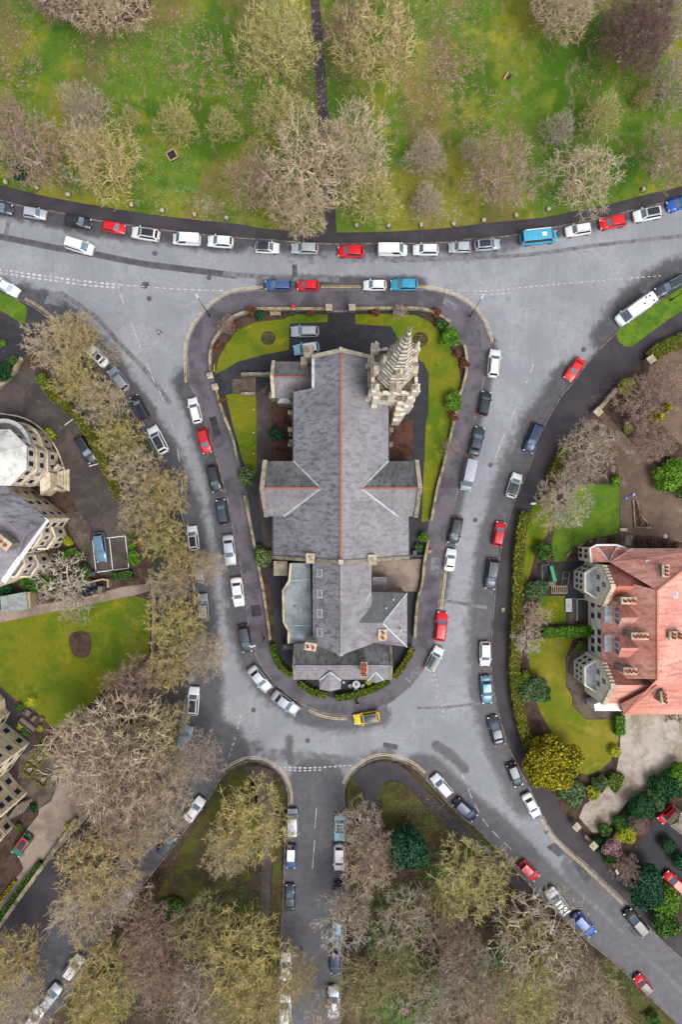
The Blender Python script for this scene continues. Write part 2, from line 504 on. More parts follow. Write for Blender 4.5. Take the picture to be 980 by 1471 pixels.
K_PARK = [(-200, 235), (-90, 266), (0, 288), (35, 297), (90, 307), (139, 317), (180, 323), (236, 331), (298, 338), (340, 342), (389, 345),
          (424, 348), (486, 351), (542, 350), (590, 350), (646, 348), (675, 344), (716, 341), (751, 336), (806, 325), (862, 314),
          (911, 302), (952, 292), (980, 284), (1050, 262), (1180, 215)]
K_PARK_BACK = [(-200, 205), (-90, 240), (0, 266), (69, 283), (139, 296), (215, 308), (288, 317), (340, 322), (389, 330), (470, 334), (535, 334),
               (598, 331), (640, 328), (709, 320), (779, 313), (834, 302), (883, 292), (928, 280), (980, 268), (1050, 245), (1180, 198)]
K_ISLAND = [(357, 419), (335, 422), (317, 431), (298, 446), (282, 467), (274, 485), (270, 508), (272, 549), (284, 574), (295, 608), (307, 646),
            (319, 688), (328, 723), (336, 765), (343, 800), (351, 851), (357, 897), (364, 930), (378, 960), (401, 987), (432, 1010), (462, 1023),
            (499, 1028), (536, 1021), (566, 1005), (594, 981), (614, 950), (625, 918), (631, 860), (636, 820), (641, 786), (650, 740), (661, 690), (672, 643),
            (683, 598), (693, 556), (701, 515), (703, 494), (699, 475), (688, 453), (668, 435), (645, 424), (620, 418), (590, 417), (480, 417), (400, 417)]
K_LEFT = [(-200, 345), (-60, 388), (0, 420), (33, 434), (55, 446), (86, 472), (115, 495), (136, 521), (158, 551), (188, 590), (214, 634), (240, 685), (260, 735), (268, 775),
          (275, 819), (280, 873), (276, 940), (266, 1008), (252, 1060), (234, 1110), (205, 1160), (168, 1210), (136, 1250), (92, 1302), (62, 1344),
          (20, 1394), (-40, 1470), (-200, 1660)]
K_W1 = [(-60, 1640), (30, 1520), (60, 1480), (90, 1440), (122, 1392), (166, 1325), (200, 1278), (239, 1228), (275, 1180), (300, 1146), (320, 1114), (341, 1099), (362, 1093),
        (386, 1099), (404, 1114), (413, 1135), (414, 1160), (410, 1200), (407, 1290), (403, 1356), (401, 1400), (397, 1480), (392, 1640)]
K_W2 = [(486, 1640), (489, 1442), (492, 1382), (496, 1338), (498, 1281), (498, 1233), (497, 1170), (494, 1145), (497, 1128), (508, 1110), (528, 1095), (549, 1089), (570, 1092),
        (591, 1100), (608, 1114), (627, 1136), (660, 1170), (682, 1187), (702, 1207), (752, 1261), (795, 1306), (832, 1340), (890, 1389), (931, 1430), (964, 1461), (1100, 1600), (1140, 1640)]
K_RIGHT = [(1180, 320), (1060, 380), (980, 411), (950, 431), (920, 452), (893, 471), (884, 480), (852, 512), (820, 554), (806, 570), (779, 619), (758, 678), (738, 724), (724, 769),
           (716, 813), (710, 870), (706, 923), (706, 964), (710, 993), (718, 1030), (730, 1070), (743, 1097), (763, 1136), (780, 1170), (801, 1204), (843, 1241),
           (899, 1295), (935, 1334), (968, 1366), (1060, 1450), (1180, 1560)]

def road_sheet():
    s = 0.42
    xs = np.arange(-76, 76.01, s); ys = np.arange(-104, 70.01, s)
    X, Y = np.meshgrid(xs, ys)
    V = np.stack([X.ravel(), Y.ravel(), np.zeros(X.size)], 1)
    nx, ny = len(xs), len(ys)
    i = np.arange(nx - 1)[None, :] + nx * np.arange(ny - 1)[:, None]
    i = i.ravel()
    F = np.stack([i, i + 1, i + nx + 1, i + nx], 1)
    o = mesh_np('road', V, F, M_ROAD)
    o['kind'] = 'structure'
    damp = np.zeros(len(V))
    def seg(pts, width, strength, soft=0.5):
        w = W(cr(pts, 4))
        d = np.full(len(V), 1e9)
        for (ax, ay), (bx, by) in zip(w, w[1:]):
            dx, dy = bx - ax, by - ay
            L2 = dx * dx + dy * dy + 1e-9
            t = np.clip(((V[:, 0] - ax) * dx + (V[:, 1] - ay) * dy) / L2, 0, 1)
            dd = np.hypot(V[:, 0] - ax - t * dx, V[:, 1] - ay - t * dy)
            d = np.minimum(d, dd)
        v = np.clip(1 - (d - width * (1 - soft)) / (width * soft * 2 + 1e-6), 0, 1) * strength
        np.maximum(damp, v, out=damp)
    seg(K_PARK[1:10], 2.4, 1.0); seg(K_PARK[9:22], 1.7, 0.8); seg(K_PARK[20:], 1.0, .6)
    seg([(100, 300), (400, 345), (560, 352), (720, 345)], 3.0, 0.55)
    seg(K_ISLAND[7:22], 2.7, 1.0); seg(K_ISLAND[12:20], 3.0, 1.0)
    seg([(380, 975), (432, 1025), (499, 1036), (545, 1026)], 2.0, 0.7)
    seg(K_ISLAND[28:38], 1.4, 0.8)
    seg([(380, 408), (600, 408)], 1.4, 0.8)
    seg([(820, 554), (806, 575), (779, 619), (758, 678), (738, 724), (724, 769), (716, 813), (708, 870), (706, 923), (706, 964), (710, 993), (718, 1030), (730, 1070), (743, 1097), (765, 1140)], 3.6, 0.95, 0.4)
    seg([(800, 590), (763, 670), (742, 720)], 4.6, 0.8, 0.4)
    seg([(843, 1241), (899, 1295), (935, 1334), (968, 1366), (1080, 1470)], 3.8, 1.0, 0.3)
    seg([(608, 1114), (660, 1165), (702, 1200), (755, 1250), (800, 1296), (890, 1380), (964, 1455), (1050, 1540)], 3.6, 1.0, 0.3)
    seg([(820, 560), (850, 516), (880, 480)], 1.0, 0.5)
    seg([(870, 485), (900, 445), (960, 400), (1040, 370)], 2.6, 0.9)
    seg([(455, 1130), (450, 1250), (445, 1360), (440, 1600)], 4.9, 0.80, 0.2)
    seg([(410, 1160), (407, 1290), (400, 1480)], 3.2, 1.0); seg([(498, 1180), (495, 1338), (488, 1600)], 3.2, 1.0)
    seg([(300, 1090), (265, 1150), (200, 1240), (120, 1350), (20, 1470), (-80, 1600)], 6.5, 1.0, 0.2)
    seg([(300, 980), (290, 1040), (275, 1110)], 2.6, 0.85)
    seg(K_LEFT[5:17], 3.3, 1.0)
    seg([(30, 425), (60, 440), (100, 465), (140, 510)], 2.2, 0.7)
    seg([(60, 430), (100, 455)], 1.6, 0.9)
    seg([(-60, 395), (0, 415)], 2.0, .8)
    seg([(190, 560), (240, 640), (262, 700)], 1.5, 0.7)
    seg([(380, 1093), (400, 1085), (480, 1092), (510, 1092), (560, 1080)], 1.2, 0.5)
    seg([(415, 1060), (418, 1095)], .7, .7); seg([(340, 1080), (372, 1072)], 1.2, .5)
    seg([(626, 1070), (645, 1082), (668, 1105)], .8, .85)
    a = o.data.attributes.new('damp', 'FLOAT', 'POINT')
    a.data.foreach_set('value', damp.astype(np.float32))
road_sheet()

def kerb(name, pts, closed=False, side=-1, n=4):
    o = band(name, pts, side * 0.0, 0.17, -0.1, 0.135, M_KERB, closed=closed, n=n)
    o['kind'] = 'structure'
ring = cr(K_ISLAND, 4, True)
def area(name, front, rest, z, mat, n=4):
    pts = cr(front, n) + list(rest)
    bm = bmesh.new(); poly_bm(bm, W(pts), z, -0.28)
    o = from_bm(name, bm, mat); o['kind'] = 'structure'
    return o
area('park_pavement', K_PARK, [(1180, -260), (-200, -260)], 0.12, M_PAVE2)
area('park_lawn', K_PARK_BACK, [(1180, -262), (-200, -262)], 0.16, M_PARK)
area('island_pavement', [K_ISLAND[0]], [], .12, M_PAVE) if False else slab('island_pavement', K_ISLAND, 0.12, M_PAVE, 0.4, smooth=4)
area('left_pavement', K_LEFT, [(-200, 1660)], 0.12, M_PAVE2)
area('lower_left_verge', K_W1, [], 0.12, M_WOOD_FLOOR)
area('lower_middle_verge', K_W2, [], 0.12, M_WOOD_FLOOR)
area('right_pavement', K_RIGHT, [], 0.12, M_PAVE2)
kerb('kerb', K_PARK); kerb('kerb', K_ISLAND, True); kerb('kerb', K_LEFT); kerb('kerb', K_W1); kerb('kerb', K_W2); kerb('kerb', K_RIGHT)

# park path
Z1, Z2, Z3, Z4 = 0.128, 0.136, 0.144, 0.152
slab('park_path', [(445, -60), (458, -60), (459, 0), (466, 80), (472, 165), (478, 250), (484, 336), (468, 336), (463, 250), (457, 165), (451, 80), (446, 0)], 0.168, M_PAVE2, 0.1)
slab('park_mulch', [(60, -60), (205, -60), (218, 0), (195, 28), (150, 44), (105, 38), (72, 10)], 0.166, M_SOILR, 0.1, smooth=3)
# left block
slab('left_lawn_verge', [(-60, 392), (0, 420), (16, 426), (37, 440), (39, 449), (35, 466), (21, 459), (8, 450), (-60, 420)], Z2, M_LAWNG, 0.1)
slab('left_lane', [(-60, 440), (8, 462), (33, 470), (48, 470), (60, 480), (40, 505), (20, 525), (-60, 570)], Z1, M_DRIVE, 0.1)
slab('left_garden', [(-200, 560), (-60, 570), (0, 548), (30, 520), (46, 500), (62, 520), (80, 556), (112, 590), (142, 640), (168, 690), (196, 745), (218, 800), (222, 860), (220, 940), (205, 1010), (190, 1080), (150, 1150), (118, 1190), (62, 1240), (0, 1318), (-200, 1560)], Z1, M_SOIL, 0.1)
slab('left_driveway', [(-60, 575), (0, 552), (25, 535), (52, 530), (75, 565), (105, 592), (135, 640), (160, 692), (186, 745), (190, 760), (192, 820), (132, 826), (126, 760), (108, 730), (98, 690), (85, 645), (62, 615), (35, 598), (-60, 596)], Z2, M_BROWNDRIVE, 0.1)
slab('left_parking_tarmac', [(128, 745), (186, 748), (192, 818), (136, 824)], Z3, M_BROWNDRIVE, 0.1)
slab('left_terrace', [(94, 738), (112, 735), (130, 757), (128, 787), (118, 795), (104, 775)], Z4, M_FLAG, 0.1)
slab('left_lawn', [(-80, 893), (0, 890), (60, 880), (120, 868), (195, 856), (214, 862), (216, 900), (214, 940), (192, 962), (150, 990), (120, 1020), (90, 1044), (62, 1040), (30, 1012), (0, 985), (-80, 960)], Z2, M_LAWN, 0.1)
slab('left_lawn_bed', [(100, 912), (116, 906), (130, 912), (131, 932), (124, 944), (108, 943), (100, 928)], Z3, M_SOIL, 0.1, smooth=3)
slab('left_gravel_path', [(-80, 870), (0, 876), (60, 868), (130, 855), (176, 843), (215, 838), (215, 849), (190, 856), (130, 868), (60, 882), (0, 894), (-80, 896)], Z3, M_PINKGRAVEL, 0.1)
slab('lower_gravel_drive', [(50, 1110), (80, 1090), (150, 1100), (170, 1120), (120, 1180), (78, 1225), (50, 1262), (0, 1318), (-80, 1400), (-80, 1340), (0, 1290), (34, 1247), (20, 1215), (55, 1170), (60, 1140)], Z3, M_PINKGRAVEL, 0.1)
slab('parterre_paving', [(30, 1085), (60, 1068), (92, 1100), (74, 1150), (52, 1165), (25, 1120)], Z4, M_FLAG, 0.1)
slab('left_trench', [(-60, 960), (0, 988), (22, 1010), (28, 1022), (48, 1068), (12, 1112), (46, 1146), (40, 1165), (-60, 1240)], Z2, M_DRIVE, 0.1)
slab('furniture_terrace', [(24, 1026), (44, 1014), (70, 1040), (52, 1068), (40, 1060)], Z3, M_SOIL, 0.1)
# bottom wedges
slab('lower_left_path', [(372, 1100), (392, 1108), (396, 1180), (389, 1260), (387, 1322), (374, 1322), (376, 1250), (374, 1180), (360, 1120), (352, 1102)], Z1, M_BROWNDRIVE, 0.1)
slab('lower_left_grass', [(262, 1215), (300, 1160), (330, 1110), (350, 1104), (368, 1130), (372, 1200), (366, 1260), (300, 1290), (235, 1325), (215, 1310), (238, 1262)], Z1, M_VERGE, 0.1)
slab('lower_left_grass', [(392, 1200), (405, 1200), (403, 1290), (398, 1400), (388, 1400), (391, 1300)], Z1, M_VERGE, 0.1)
slab('lower_middle_path', [(505, 1118), (516, 1106), (530, 1098), (549, 1093), (568, 1096), (585, 1106), (600, 1124), (655, 1174), (702, 1219), (760, 1275), (750, 1286), (690, 1228), (646, 1188), (592, 1134), (574, 1121), (558, 1119), (547, 1128), (542, 1142), (545, 1175), (546, 1240), (524, 1240), (526, 1175), (524, 1140), (516, 1124)], Z1, M_PAVE2, 0.1)
slab('lower_middle_grass', [(499, 1130), (506, 1119), (516, 1126), (523, 1142), (524, 1160), (512, 1168), (500, 1165)], Z1, M_VERGE, 0.1)
slab('lower_middle_grass', [(549, 1140), (560, 1123), (576, 1125), (592, 1138), (640, 1188), (652, 1206), (600, 1232), (560, 1225), (550, 1190)], Z1, M_VERGE, 0.1)
slab('lower_middle_grass', [(584, 1100), (592, 1103), (626, 1140), (660, 1174), (700, 1212), (696, 1214), (655, 1172), (602, 1122)], Z1, M_VERGE, 0.1)
slab('lower_right_grass', [(870, 1375), (890, 1392), (931, 1433), (985, 1485), (960, 1500), (900, 1450), (860, 1400)], Z1, M_VERGE, 0.1)
# right block
slab('right_lawn_verge', [(885, 478), (893, 472), (920, 453), (950, 432), (980, 413), (1100, 355), (1100, 385), (980, 447), (962, 458), (931, 481), (908, 498), (898, 498), (889, 491)], Z2, M_LAWNG, 0.1)
slab('right_garden', [(1180, 360), (1100, 410), (980, 482), (940, 505), (922, 520), (905, 535), (884, 560), (856, 592), (814, 636), (786, 688), (763, 725), (747, 783), (737, 852), (733, 900), (732, 963), (744, 1029), (760, 1072), (789, 1133), (814, 1172), (838, 1196), (870, 1236), (887, 1253), (930, 1300), (980, 1348), (1180, 1530)], Z1, M_SOIL, 0.1)
slab('far_right_drive', [(935, 520), (980, 500), (1100, 440), (1100, 640), (980, 640), (940, 600), (925, 560)], Z2, M_BROWNGRAVEL, 0.1)
slab('brown_forecourt', [(857, 592), (866, 590), (904, 630), (950, 678), (985, 716), (1100, 760), (1100, 790), (980, 781), (960, 772), (912, 768), (906, 790), (896, 790), (891, 768), (891, 692), (879, 623)], Z3, M_BROWNGRAVEL, 0.1)
slab('forecourt_repair', [(884, 618), (896, 622), (914, 643), (912, 651), (902, 654), (888, 638)], Z4, M_PINKGRAVEL, 0.1)
slab('right_upper_lawn', [(829, 696), (890, 696), (890, 766), (866, 770), (845, 776), (820, 792), (812, 806), (797, 808), (793, 780), (800, 745), (815, 715)], Z2, M_LAWNG, 0.1)
slab('right_strip_lawn', [(766, 724), (800, 700), (800, 745), (770, 795), (754, 850), (748, 850), (752, 790)], Z2, M_LAWN, 0.1)
slab('play_paving', [(770, 808), (840, 806), (850, 850), (846, 860), (818, 862), (816, 856), (782, 852), (772, 840)], Z2, M_DRIVE, 0.1)
slab('small_lawn', [(778, 856), (812, 856), (814, 894), (792, 897), (770, 880)], Z3, M_LAWN, 0.1)
slab('small_flags', [(815, 858), (828, 858), (828, 896), (815, 896)], Z3, M_FLAG, 0.1)
slab('right_lower_lawn', [(757, 922), (780, 915), (823, 917), (818, 932), (813, 945), (813, 985), (822, 1000), (822, 1013), (842, 1033), (880, 1033), (888, 1045), (889, 1062), (878, 1092), (862, 1106), (845, 1113), (830, 1110), (813, 1085), (792, 1050), (775, 1020), (764, 980)], Z2, M_LAWNY, 0.1)
slab('bay_terrace', [(825, 932), (845, 925), (880, 980), (880, 1032), (842, 1032), (823, 1012), (823, 998), (814, 984), (814, 944)], Z3, M_FLAG, 0.1)
slab('pale_gravel_drive', [(892, 1024), (980, 1022), (1100, 1022), (1100, 1060), (985, 1092), (940, 1126), (902, 1150), (870, 1194), (852, 1196), (832, 1174), (840, 1155), (866, 1138), (884, 1115), (891, 1080)], Z3, M_GRAVEL, 0.1)
slab('black_drive', [(905, 1232), (930, 1195), (952, 1165), (985, 1158), (1100, 1160), (1100, 1290), (985, 1282), (960, 1262), (930, 1262), (900, 1262), (888, 1250)], Z2, M_DRIVE, 0.1)
slab('verge_stone', [(888, 1243), (900, 1240), (912, 1254), (914, 1270), (900, 1262)], Z3, M_PINKGRAVEL, 0.1)

# churchyard surfaces
WALL_IN = [(476, 446), (425, 447), (368, 447), (355, 451), (335, 459), (322, 473), (311, 488), (304, 506), (303, 528), (305, 543), (311, 559), (317, 580), (323, 598), (335, 629),
           (342, 662), (355, 720), (365, 776), (377, 836), (381, 860), (386, 894), (389, 918), (392, 937), (401, 955), (421, 970), (447, 993), (472, 1001), (484, 1004), (511, 1001), (536, 992),
           (560, 974), (579, 955), (594, 928), (598, 866), (606, 836), (608, 808), (616, 769), (619, 743), (627, 704), (634, 678), (644, 639), (649, 616),
           (658, 575), (662, 559), (669, 535), (669, 512), (666, 498), (656, 478), (644, 463), (631, 455), (617, 449), (597, 445), (548, 445), (502, 446)]
slab('churchyard_tarmac', [(x + (2 if x < 490 else -2), y) for x, y in WALL_IN], Z1, M_DRIVE, 0.1)
slab('gateway_threshold', [(478, 446), (502, 446), (502, 449), (478, 449)], Z2, M_KERB, 0.05)
slab('churchyard_lawn', [(423, 452), (471, 452), (471, 463), (416, 465), (415, 503), (378, 510), (341, 520), (325, 530), (309, 538), (314, 515), (325, 496), (341, 475), (368, 463), (406, 459)], Z3, M_LAWN, 0.1)
slab('churchyard_bed', [(328, 470), (345, 458), (368, 450), (420, 450), (423, 453), (406, 460), (368, 465), (341, 477), (325, 498), (313, 517), (308, 534), (305, 520), (308, 503), (315, 486)], Z2, M_SOIL, 0.1)
slab('round_flower_bed', [(385.5 + 10.5 * math.cos(a / 12 * math.pi), 486 + 10 * math.sin(a / 12 * math.pi)) for a in range(24)], Z4, M_SOIL, 0.1)
slab('west_lawn', [(324, 568), (332, 566), (368, 567), (369, 676), (361, 692), (347, 655), (335, 612)], Z3, M_LAWN, 0.1)
slab('west_flags', [(334, 545), (366, 545), (366, 566), (334, 566)], Z2, M_FLAG, 0.05)
slab('west_path', [(369, 567), (392, 545), (394, 575), (390, 585), (390, 660), (378, 662), (378, 740), (392, 745), (392, 800), (380, 800), (372, 720), (369, 676)], Z2, M_BROWNDRIVE, 0.1)
slab('west_bed', [(392, 578), (424, 574), (424, 662), (392, 662)], Z3, M_SOILR, 0.1)
slab('east_bed', [(558, 602), (594, 604), (594, 660), (558, 660)], Z3, M_SOILR, 0.1)
slab('east_lawn', [(510, 452), (552, 451), (597, 453), (617, 462), (632, 478), (645, 498), (657, 516), (663, 540), (661, 560), (650, 610), (640, 645), (624, 704), (616, 748), (606, 750), (608, 700), (612, 606), (615.5, 596), (616, 537), (609, 522), (597, 513), (580, 500), (562, 469), (511, 466)], Z3, M_LAWN, 0.1)
slab('churchyard_bed', [(600, 449), (617, 452), (631, 459), (646, 470), (655, 484), (664, 500), (666, 514), (665, 535), (661, 545), (658, 516), (646, 498), (632, 476), (617, 461)], Z4, M_SOIL, 0.1)
slab('round_flower_bed', [(604 + 11 * math.cos(a / 12 * math.pi), 488 + 11 * math.sin(a / 12 * math.pi)) for a in range(24)], Z4, M_SOIL, 0.1)
slab('courtyard_paving', [(534, 806), (606, 803), (600, 850), (555, 848), (534, 850)], Z3, M_PINKGRAVEL, 0.1)
slab('rear_path', [(388, 820), (414, 815), (414, 926), (394, 926)], Z2, M_DRIVE, 0.1)
slab('west_side_bed', [(374, 822), (386, 822), (398, 926), (389, 926)], Z3, M_SOIL, 0.1)
slab('patio', [(455, 972), (560, 970), (535, 990), (490, 1000), (455, 992)], Z3, M_DRIVE, 0.1)
slab('pavement_repair', [(444, 1012), (499, 1012), (499, 1025), (462, 1022), (440, 1012)], Z1, M_PATCH, 0.05)

# ------------------------------------------------------------------ markings, repairs, covers
MK = [0]
def mark(pts, width, mat=M_WHITE, name='road_marking', z=0.008, n=4, off=0.0):
    MK[0] += 1
    if name == 'road_repair': z = .004 + .0003 * (MK[0] % 12)
    elif z < .1: z = .012 + .0002 * (MK[0] % 20)
    w = W(cr(pts, n) if n else pts)
    L = offset_line(w, off + width / 2); R = offset_line(w, off - width / 2)
    V = [(x, y, z) for x, y in L] + [(x, y, z) for x, y in R]
    k = len(w)
    F = [(i, i + 1, k + i + 1, k + i) for i in range(k - 1)]
    o = faces(name, V, F, mat); o['kind'] = 'structure'
    bpy_flip(o)
    return o
def bpy_flip(o):
    me = o.data
    if sum(p.normal.z for p in me.polygons) < 0:
        me.flip_normals()
def dashes(pts, width, on, offg, mat=M_WHITE, name='road_marking', z=0.017):
    w = W(cr(pts, 8))
    V, F = [], []
    pos = 0.0; d = 0.0
    seglen = [math.dist(a, b) for a, b in zip(w, w[1:])]
    tot = sum(seglen)
    def at(s):
        for (a, b), L in zip(zip(w, w[1:]), seglen):
            if s <= L: 
                t = s / L
                return (a[0] + (b[0] - a[0]) * t, a[1] + (b[1] - a[1]) * t), ((b[0] - a[0]) / L, (b[1] - a[1]) / L)
            s -= L
        a, b = w[-2], w[-1]; L = seglen[-1]
        return b, ((b[0] - a[0]) / L, (b[1] - a[1]) / L)
    while d < tot:
        e = min(d + on, tot)
        (a, ta), (b, tb) = at(d), at(e)
        i = len(V)
        for p, t in ((a, ta), (b, tb)):
            V += [(p[0] - t[1] * width / 2, p[1] + t[0] * width / 2, z), (p[0] + t[1] * width / 2, p[1] - t[0] * width / 2, z)]
        F.append((i, i + 2, i + 3, i + 1)); d = e + offg
    o = faces(name, V, F, mat); o['kind'] = 'structure'; bpy_flip(o)
def sub(K, a, b): return K[a:b]
for k in (0, 1):
    off = (0.42 + 0.26 * k)
    R = K_ISLAND
    def isl(seq, o_): mark(seq, 0.11, M_YELLOW, 'yellow_line', 0.008, 6, o_)
    isl([(600, 417), (620, 418), (645, 424), (668, 435), (688, 453), (699, 475), (703, 494)], off)
    isl([(272, 549), (270, 508), (274, 485), (282, 467), (298, 446), (317, 431), (335, 422), (357, 419), (378, 417)], off)
    isl([(461, 417), (521, 417)], off)
    isl([(499, 1028), (480, 1027), (462, 1023), (445, 1016)], off)
    isl([(626, 905), (631, 860), (636, 820)][::-1], off)
    isl([(33, 434), (55, 446), (86, 472), (115, 495), (130, 514)], off)
    isl([(320, 1114), (341, 1099), (362, 1093), (386, 1099), (404, 1114), (413, 1135), (414, 1155)], off)
    isl([(497, 1128), (508, 1110), (528, 1095), (549, 1089), (570, 1092), (591, 1100), (608, 1114)], off)
    isl([(899, 1295), (843, 1241), (801, 1204), (782, 1174)], off)
dashes([(-60, 383), (0, 387.5), (60, 396), (120, 404), (168, 409)], 0.30, 0.58, 0.33)
dashes([(-60, 388), (0, 392.5), (60, 401), (120, 409), (168, 413.5)], 0.28, 0.58, 0.33)
dashes([(170, 409), (200, 411), (250, 415), (330, 418)], 0.14, 0.7, 0.45)
dashes([(169, 410), (180, 445)], 0.12, 3.2, 1.5); dashes([(187, 462), (202, 500), (222, 550)], 0.12, 4.5, 2.2)
dashes([(228, 560), (250, 620), (262, 700)], 0.10, 2.0, 3.0)
dashes([(640, 416), (700, 418), (760, 412), (840, 405), (950, 396)], 0.13, 0.5, 0.4)
dashes([(640, 421), (700, 423), (740, 420)], 0.13, 0.5, 0.4)
dashes([(767, 523), (757, 550)], 0.12, 1.5, 1.2); dashes([(740, 590), (735, 604)], 0.12, 3, 3); dashes([(727, 620), (712, 657)], 0.12, 9, 1)
dashes([(624, 968), (634, 1010), (638, 1030)], 0.14, 0.35, 0.5); dashes([(620, 968), (628, 1005), (632, 1022)], 0.12, 0.3, 0.6)
dashes([(393, 1101), (430, 1103), (465, 1102), (508, 1099)], 0.22, 0.45, 0.35); dashes([(393, 1105), (430, 1107), (462, 1106)], 0.18, 0.4, 0.4)
dashes([(455, 1160), (452, 1190)], 0.11, 3.4, 1.5); dashes([(452, 1207), (449, 1248)], 0.11, 4.6, 2)
dashes([(664, 1112), (680, 1150), (700, 1185), (735, 1220)], 0.12, 1.6, 1.0)
dashes([(346, 1028), (335, 1070), (322, 1105)], 0.2, 0.4, 0.5); dashes([(340, 1052), (326, 1095)], 0.18, 0.4, 0.5)
dashes([(930, 480), (902, 506)], 0.1, 2.4, 1.0)
# parking bays by the left house
def wl(pts, wd=0.14, z=0.16): mark(pts, wd, plain('fresh white line', C(232, 232, 230), .6), 'parking_line', z, 0)
wl([(152, 773), (180, 770)]); wl([(180, 770), (185, 815)]); wl([(185, 816), (138, 822)]); wl([(157, 772), (162, 818)]); wl([(133, 776), (138, 822)])
wl([(93, 611), (108, 600)]); wl([(128, 670), (149, 664)])
# trench repairs
mark([(-20, 336), (20, 344), (80, 356), (130, 364), (200, 378), (260, 386), (340, 396)], 1.0, M_PATCH, 'road_repair', 0.004)
mark([(320, 393), (400, 399), (487, 402)], 0.8, M_PATCHL, 'road_repair', 0.004)
mark([(423, 380), (424, 398)], 0.8, M_PATCH, 'road_repair', 0.006, 0)
mark([(8, 338), (13, 312)], 0.7, M_PATCHL, 'road_repair', 0.006, 0)
mark([(85, 420), (110, 436), (140, 458), (170, 492), (205, 528), (230, 560), (245, 580)], 0.75, M_PATCHL, 'road_repair', 0.004)
mark([(560, 375), (640, 372), (760, 366), (860, 352), (990, 338)], 0.6, M_PATCHL, 'road_repair', 0.004)
mark([(612, 862), (640, 863), (700, 873)], 0.5, M_PATCHL, 'road_repair', 0.004)
mark([(600, 1017), (640, 1016), (690, 1010)], 0.4, M_PATCHL, 'road_repair', 0.004)
def pq(pts, mat=M_PATCH, z=0.006):
    MK[0] += 1; z = .0082 + .0002 * (MK[0] % 12)
    o = faces('road_repair', [P(*p) + (z,) for p in pts], [tuple(range(len(pts)))], mat); o['kind'] = 'structure'; bpy_flip(o)
pq([(551, 1066), (572, 1070), (571, 1077), (550, 1073)]); pq([(548, 1081), (564, 1082), (564, 1089), (548, 1088)])
pq([(785, 1217), (797, 1210), (816, 1224), (803, 1231)]); pq([(822, 1238), (831, 1232), (851, 1262), (842, 1270)], M_PATCH)
pq([(808, 1225), (820, 1228), (822, 1240), (812, 1240)], M_PATCHL); pq([(902, 1334), (916, 1326), (928, 1340), (914, 1346)], M_PATCH)
pq([(875, 462), (879, 458), (890, 470), (886, 475)], M_PATCH); pq([(70, 420), (92, 418), (90, 440), (62, 436)], M_PATCHL)
pq([(205, 405), (212, 405), (216, 412), (207, 415), (200, 412)], M_PATCH)
pq([(246, 300), (250, 300), (254, 322), (248, 322)], M_PATCHL)
def cover(px, py, r=0.33):
    bm = bmesh.new(); x, y = P(px, py)
    lathe_bm(bm, [(r * 1.25, 0.0), (r * 1.25, 0.009), (r, 0.010), (r, 0.014), (r * .3, 0.016)], 14, (x, y))
    o = from_bm('manhole_cover', bm, M_IRON); return o
for i, (x, y, lab) in enumerate([(222, 364, 'round manhole cover in the upper road below the white panoramic roof car'), (300, 399, 'small round manhole cover left of the island on the upper road'),
        (214, 429, 'manhole cover in the junction near the walking pedestrian'), (705, 668, 'dark manhole cover on the right street beside the silver van'),
        (683, 747, 'manhole cover in mid lane between black and red cars on the right street'), (682, 919, 'manhole cover above the white hatchback on the right street'),
        (364, 1020, 'manhole cover below left of the silver saloon at the island tip'), (442, 1064, 'manhole cover in the lower junction above the centre road'),
        (629, 1068, 'manhole cover ringed by damp asphalt in the lower right junction'), (786, 1195, 'manhole cover near the double yellow line on the lower right road'),
        (839, 502, 'rusty manhole cover above the red coupe')]):
    tag(cover(x, y), lab, 'manhole cover', 'manhole covers in the roads')

for pts, m in (([(330, 425), (352, 421), (356, 429), (336, 434)], M_PATCH), ([(640, 428), (660, 440), (654, 446), (636, 436)], M_PATCHL), ([(672, 470), (690, 474), (692, 500), (676, 498)], M_PATCH),
        ([(652, 640), (664, 643), (656, 672), (646, 668)], M_PATCH), ([(620, 800), (633, 802), (630, 826), (618, 824)], M_PATCHL), ([(300, 600), (310, 598), (318, 625), (308, 628)], M_DRIVE),
        ([(540, 425), (590, 425), (590, 433), (540, 433)], M_PATCH), ([(360, 870), (374, 868), (376, 884), (362, 886)], M_DRIVE), ([(582, 975), (600, 956), (606, 962), (590, 982)], M_PATCHL)):
    slab('pavement_repair', pts, Z1 - .003, m, 0.03)

# ------------------------------------------------------------------ churchyard walls, hedges
M_COPE = layered('mossy coping stone', C(160, 148, 122), [(C(100, 92, 74), .8, .44, .6, .9), (C(110, 112, 56), .5, .55, .68, .7), (C(196, 184, 156), 1.3, .56, .7, .7)], .9)
def wall_thing(name, pts, h, w, label, cat='wall', z=0.1, cap=True, mat=None, group=None, n=3):
    o = band(name, pts, 0, w, z - 0.1, z + h, mat or M_STONEG, n=n)
    tag(o, label, cat, group)
    if cap:
        band('coping', pts, 0, w + 0.1, z + h + 0.002, z + h + 0.12, M_COPE, parent=o, n=n)
    return o
wall_thing('stone_wall', [(471, 446), (425, 446), (368, 446), (355, 450), (335, 458), (322, 472), (311, 487), (304, 505), (303, 528), (305, 537)], 0.85, 0.34, 'low curved sandstone churchyard wall at the upper left, up to the left gate pier')
wall_thing('stone_wall', [(312, 560), (317, 580), (323, 598), (335, 629), (342, 660)], 0.85, 0.32, 'low sandstone wall running down beside the west lawn of the church')
wall_thing('stone_wall', [(352, 712), (357, 735), (366, 780), (377, 836), (381, 860), (386, 894), (389, 918)], 0.85, 0.32, 'lichened wall along the west pavement behind the variegated bush')
wall_thing('stone_wall', [(595, 915), (598.6, 866), (606, 836), (609, 806), (615, 775)], 1.1, 0.32, 'wall along the right pavement beside the brick courtyard')
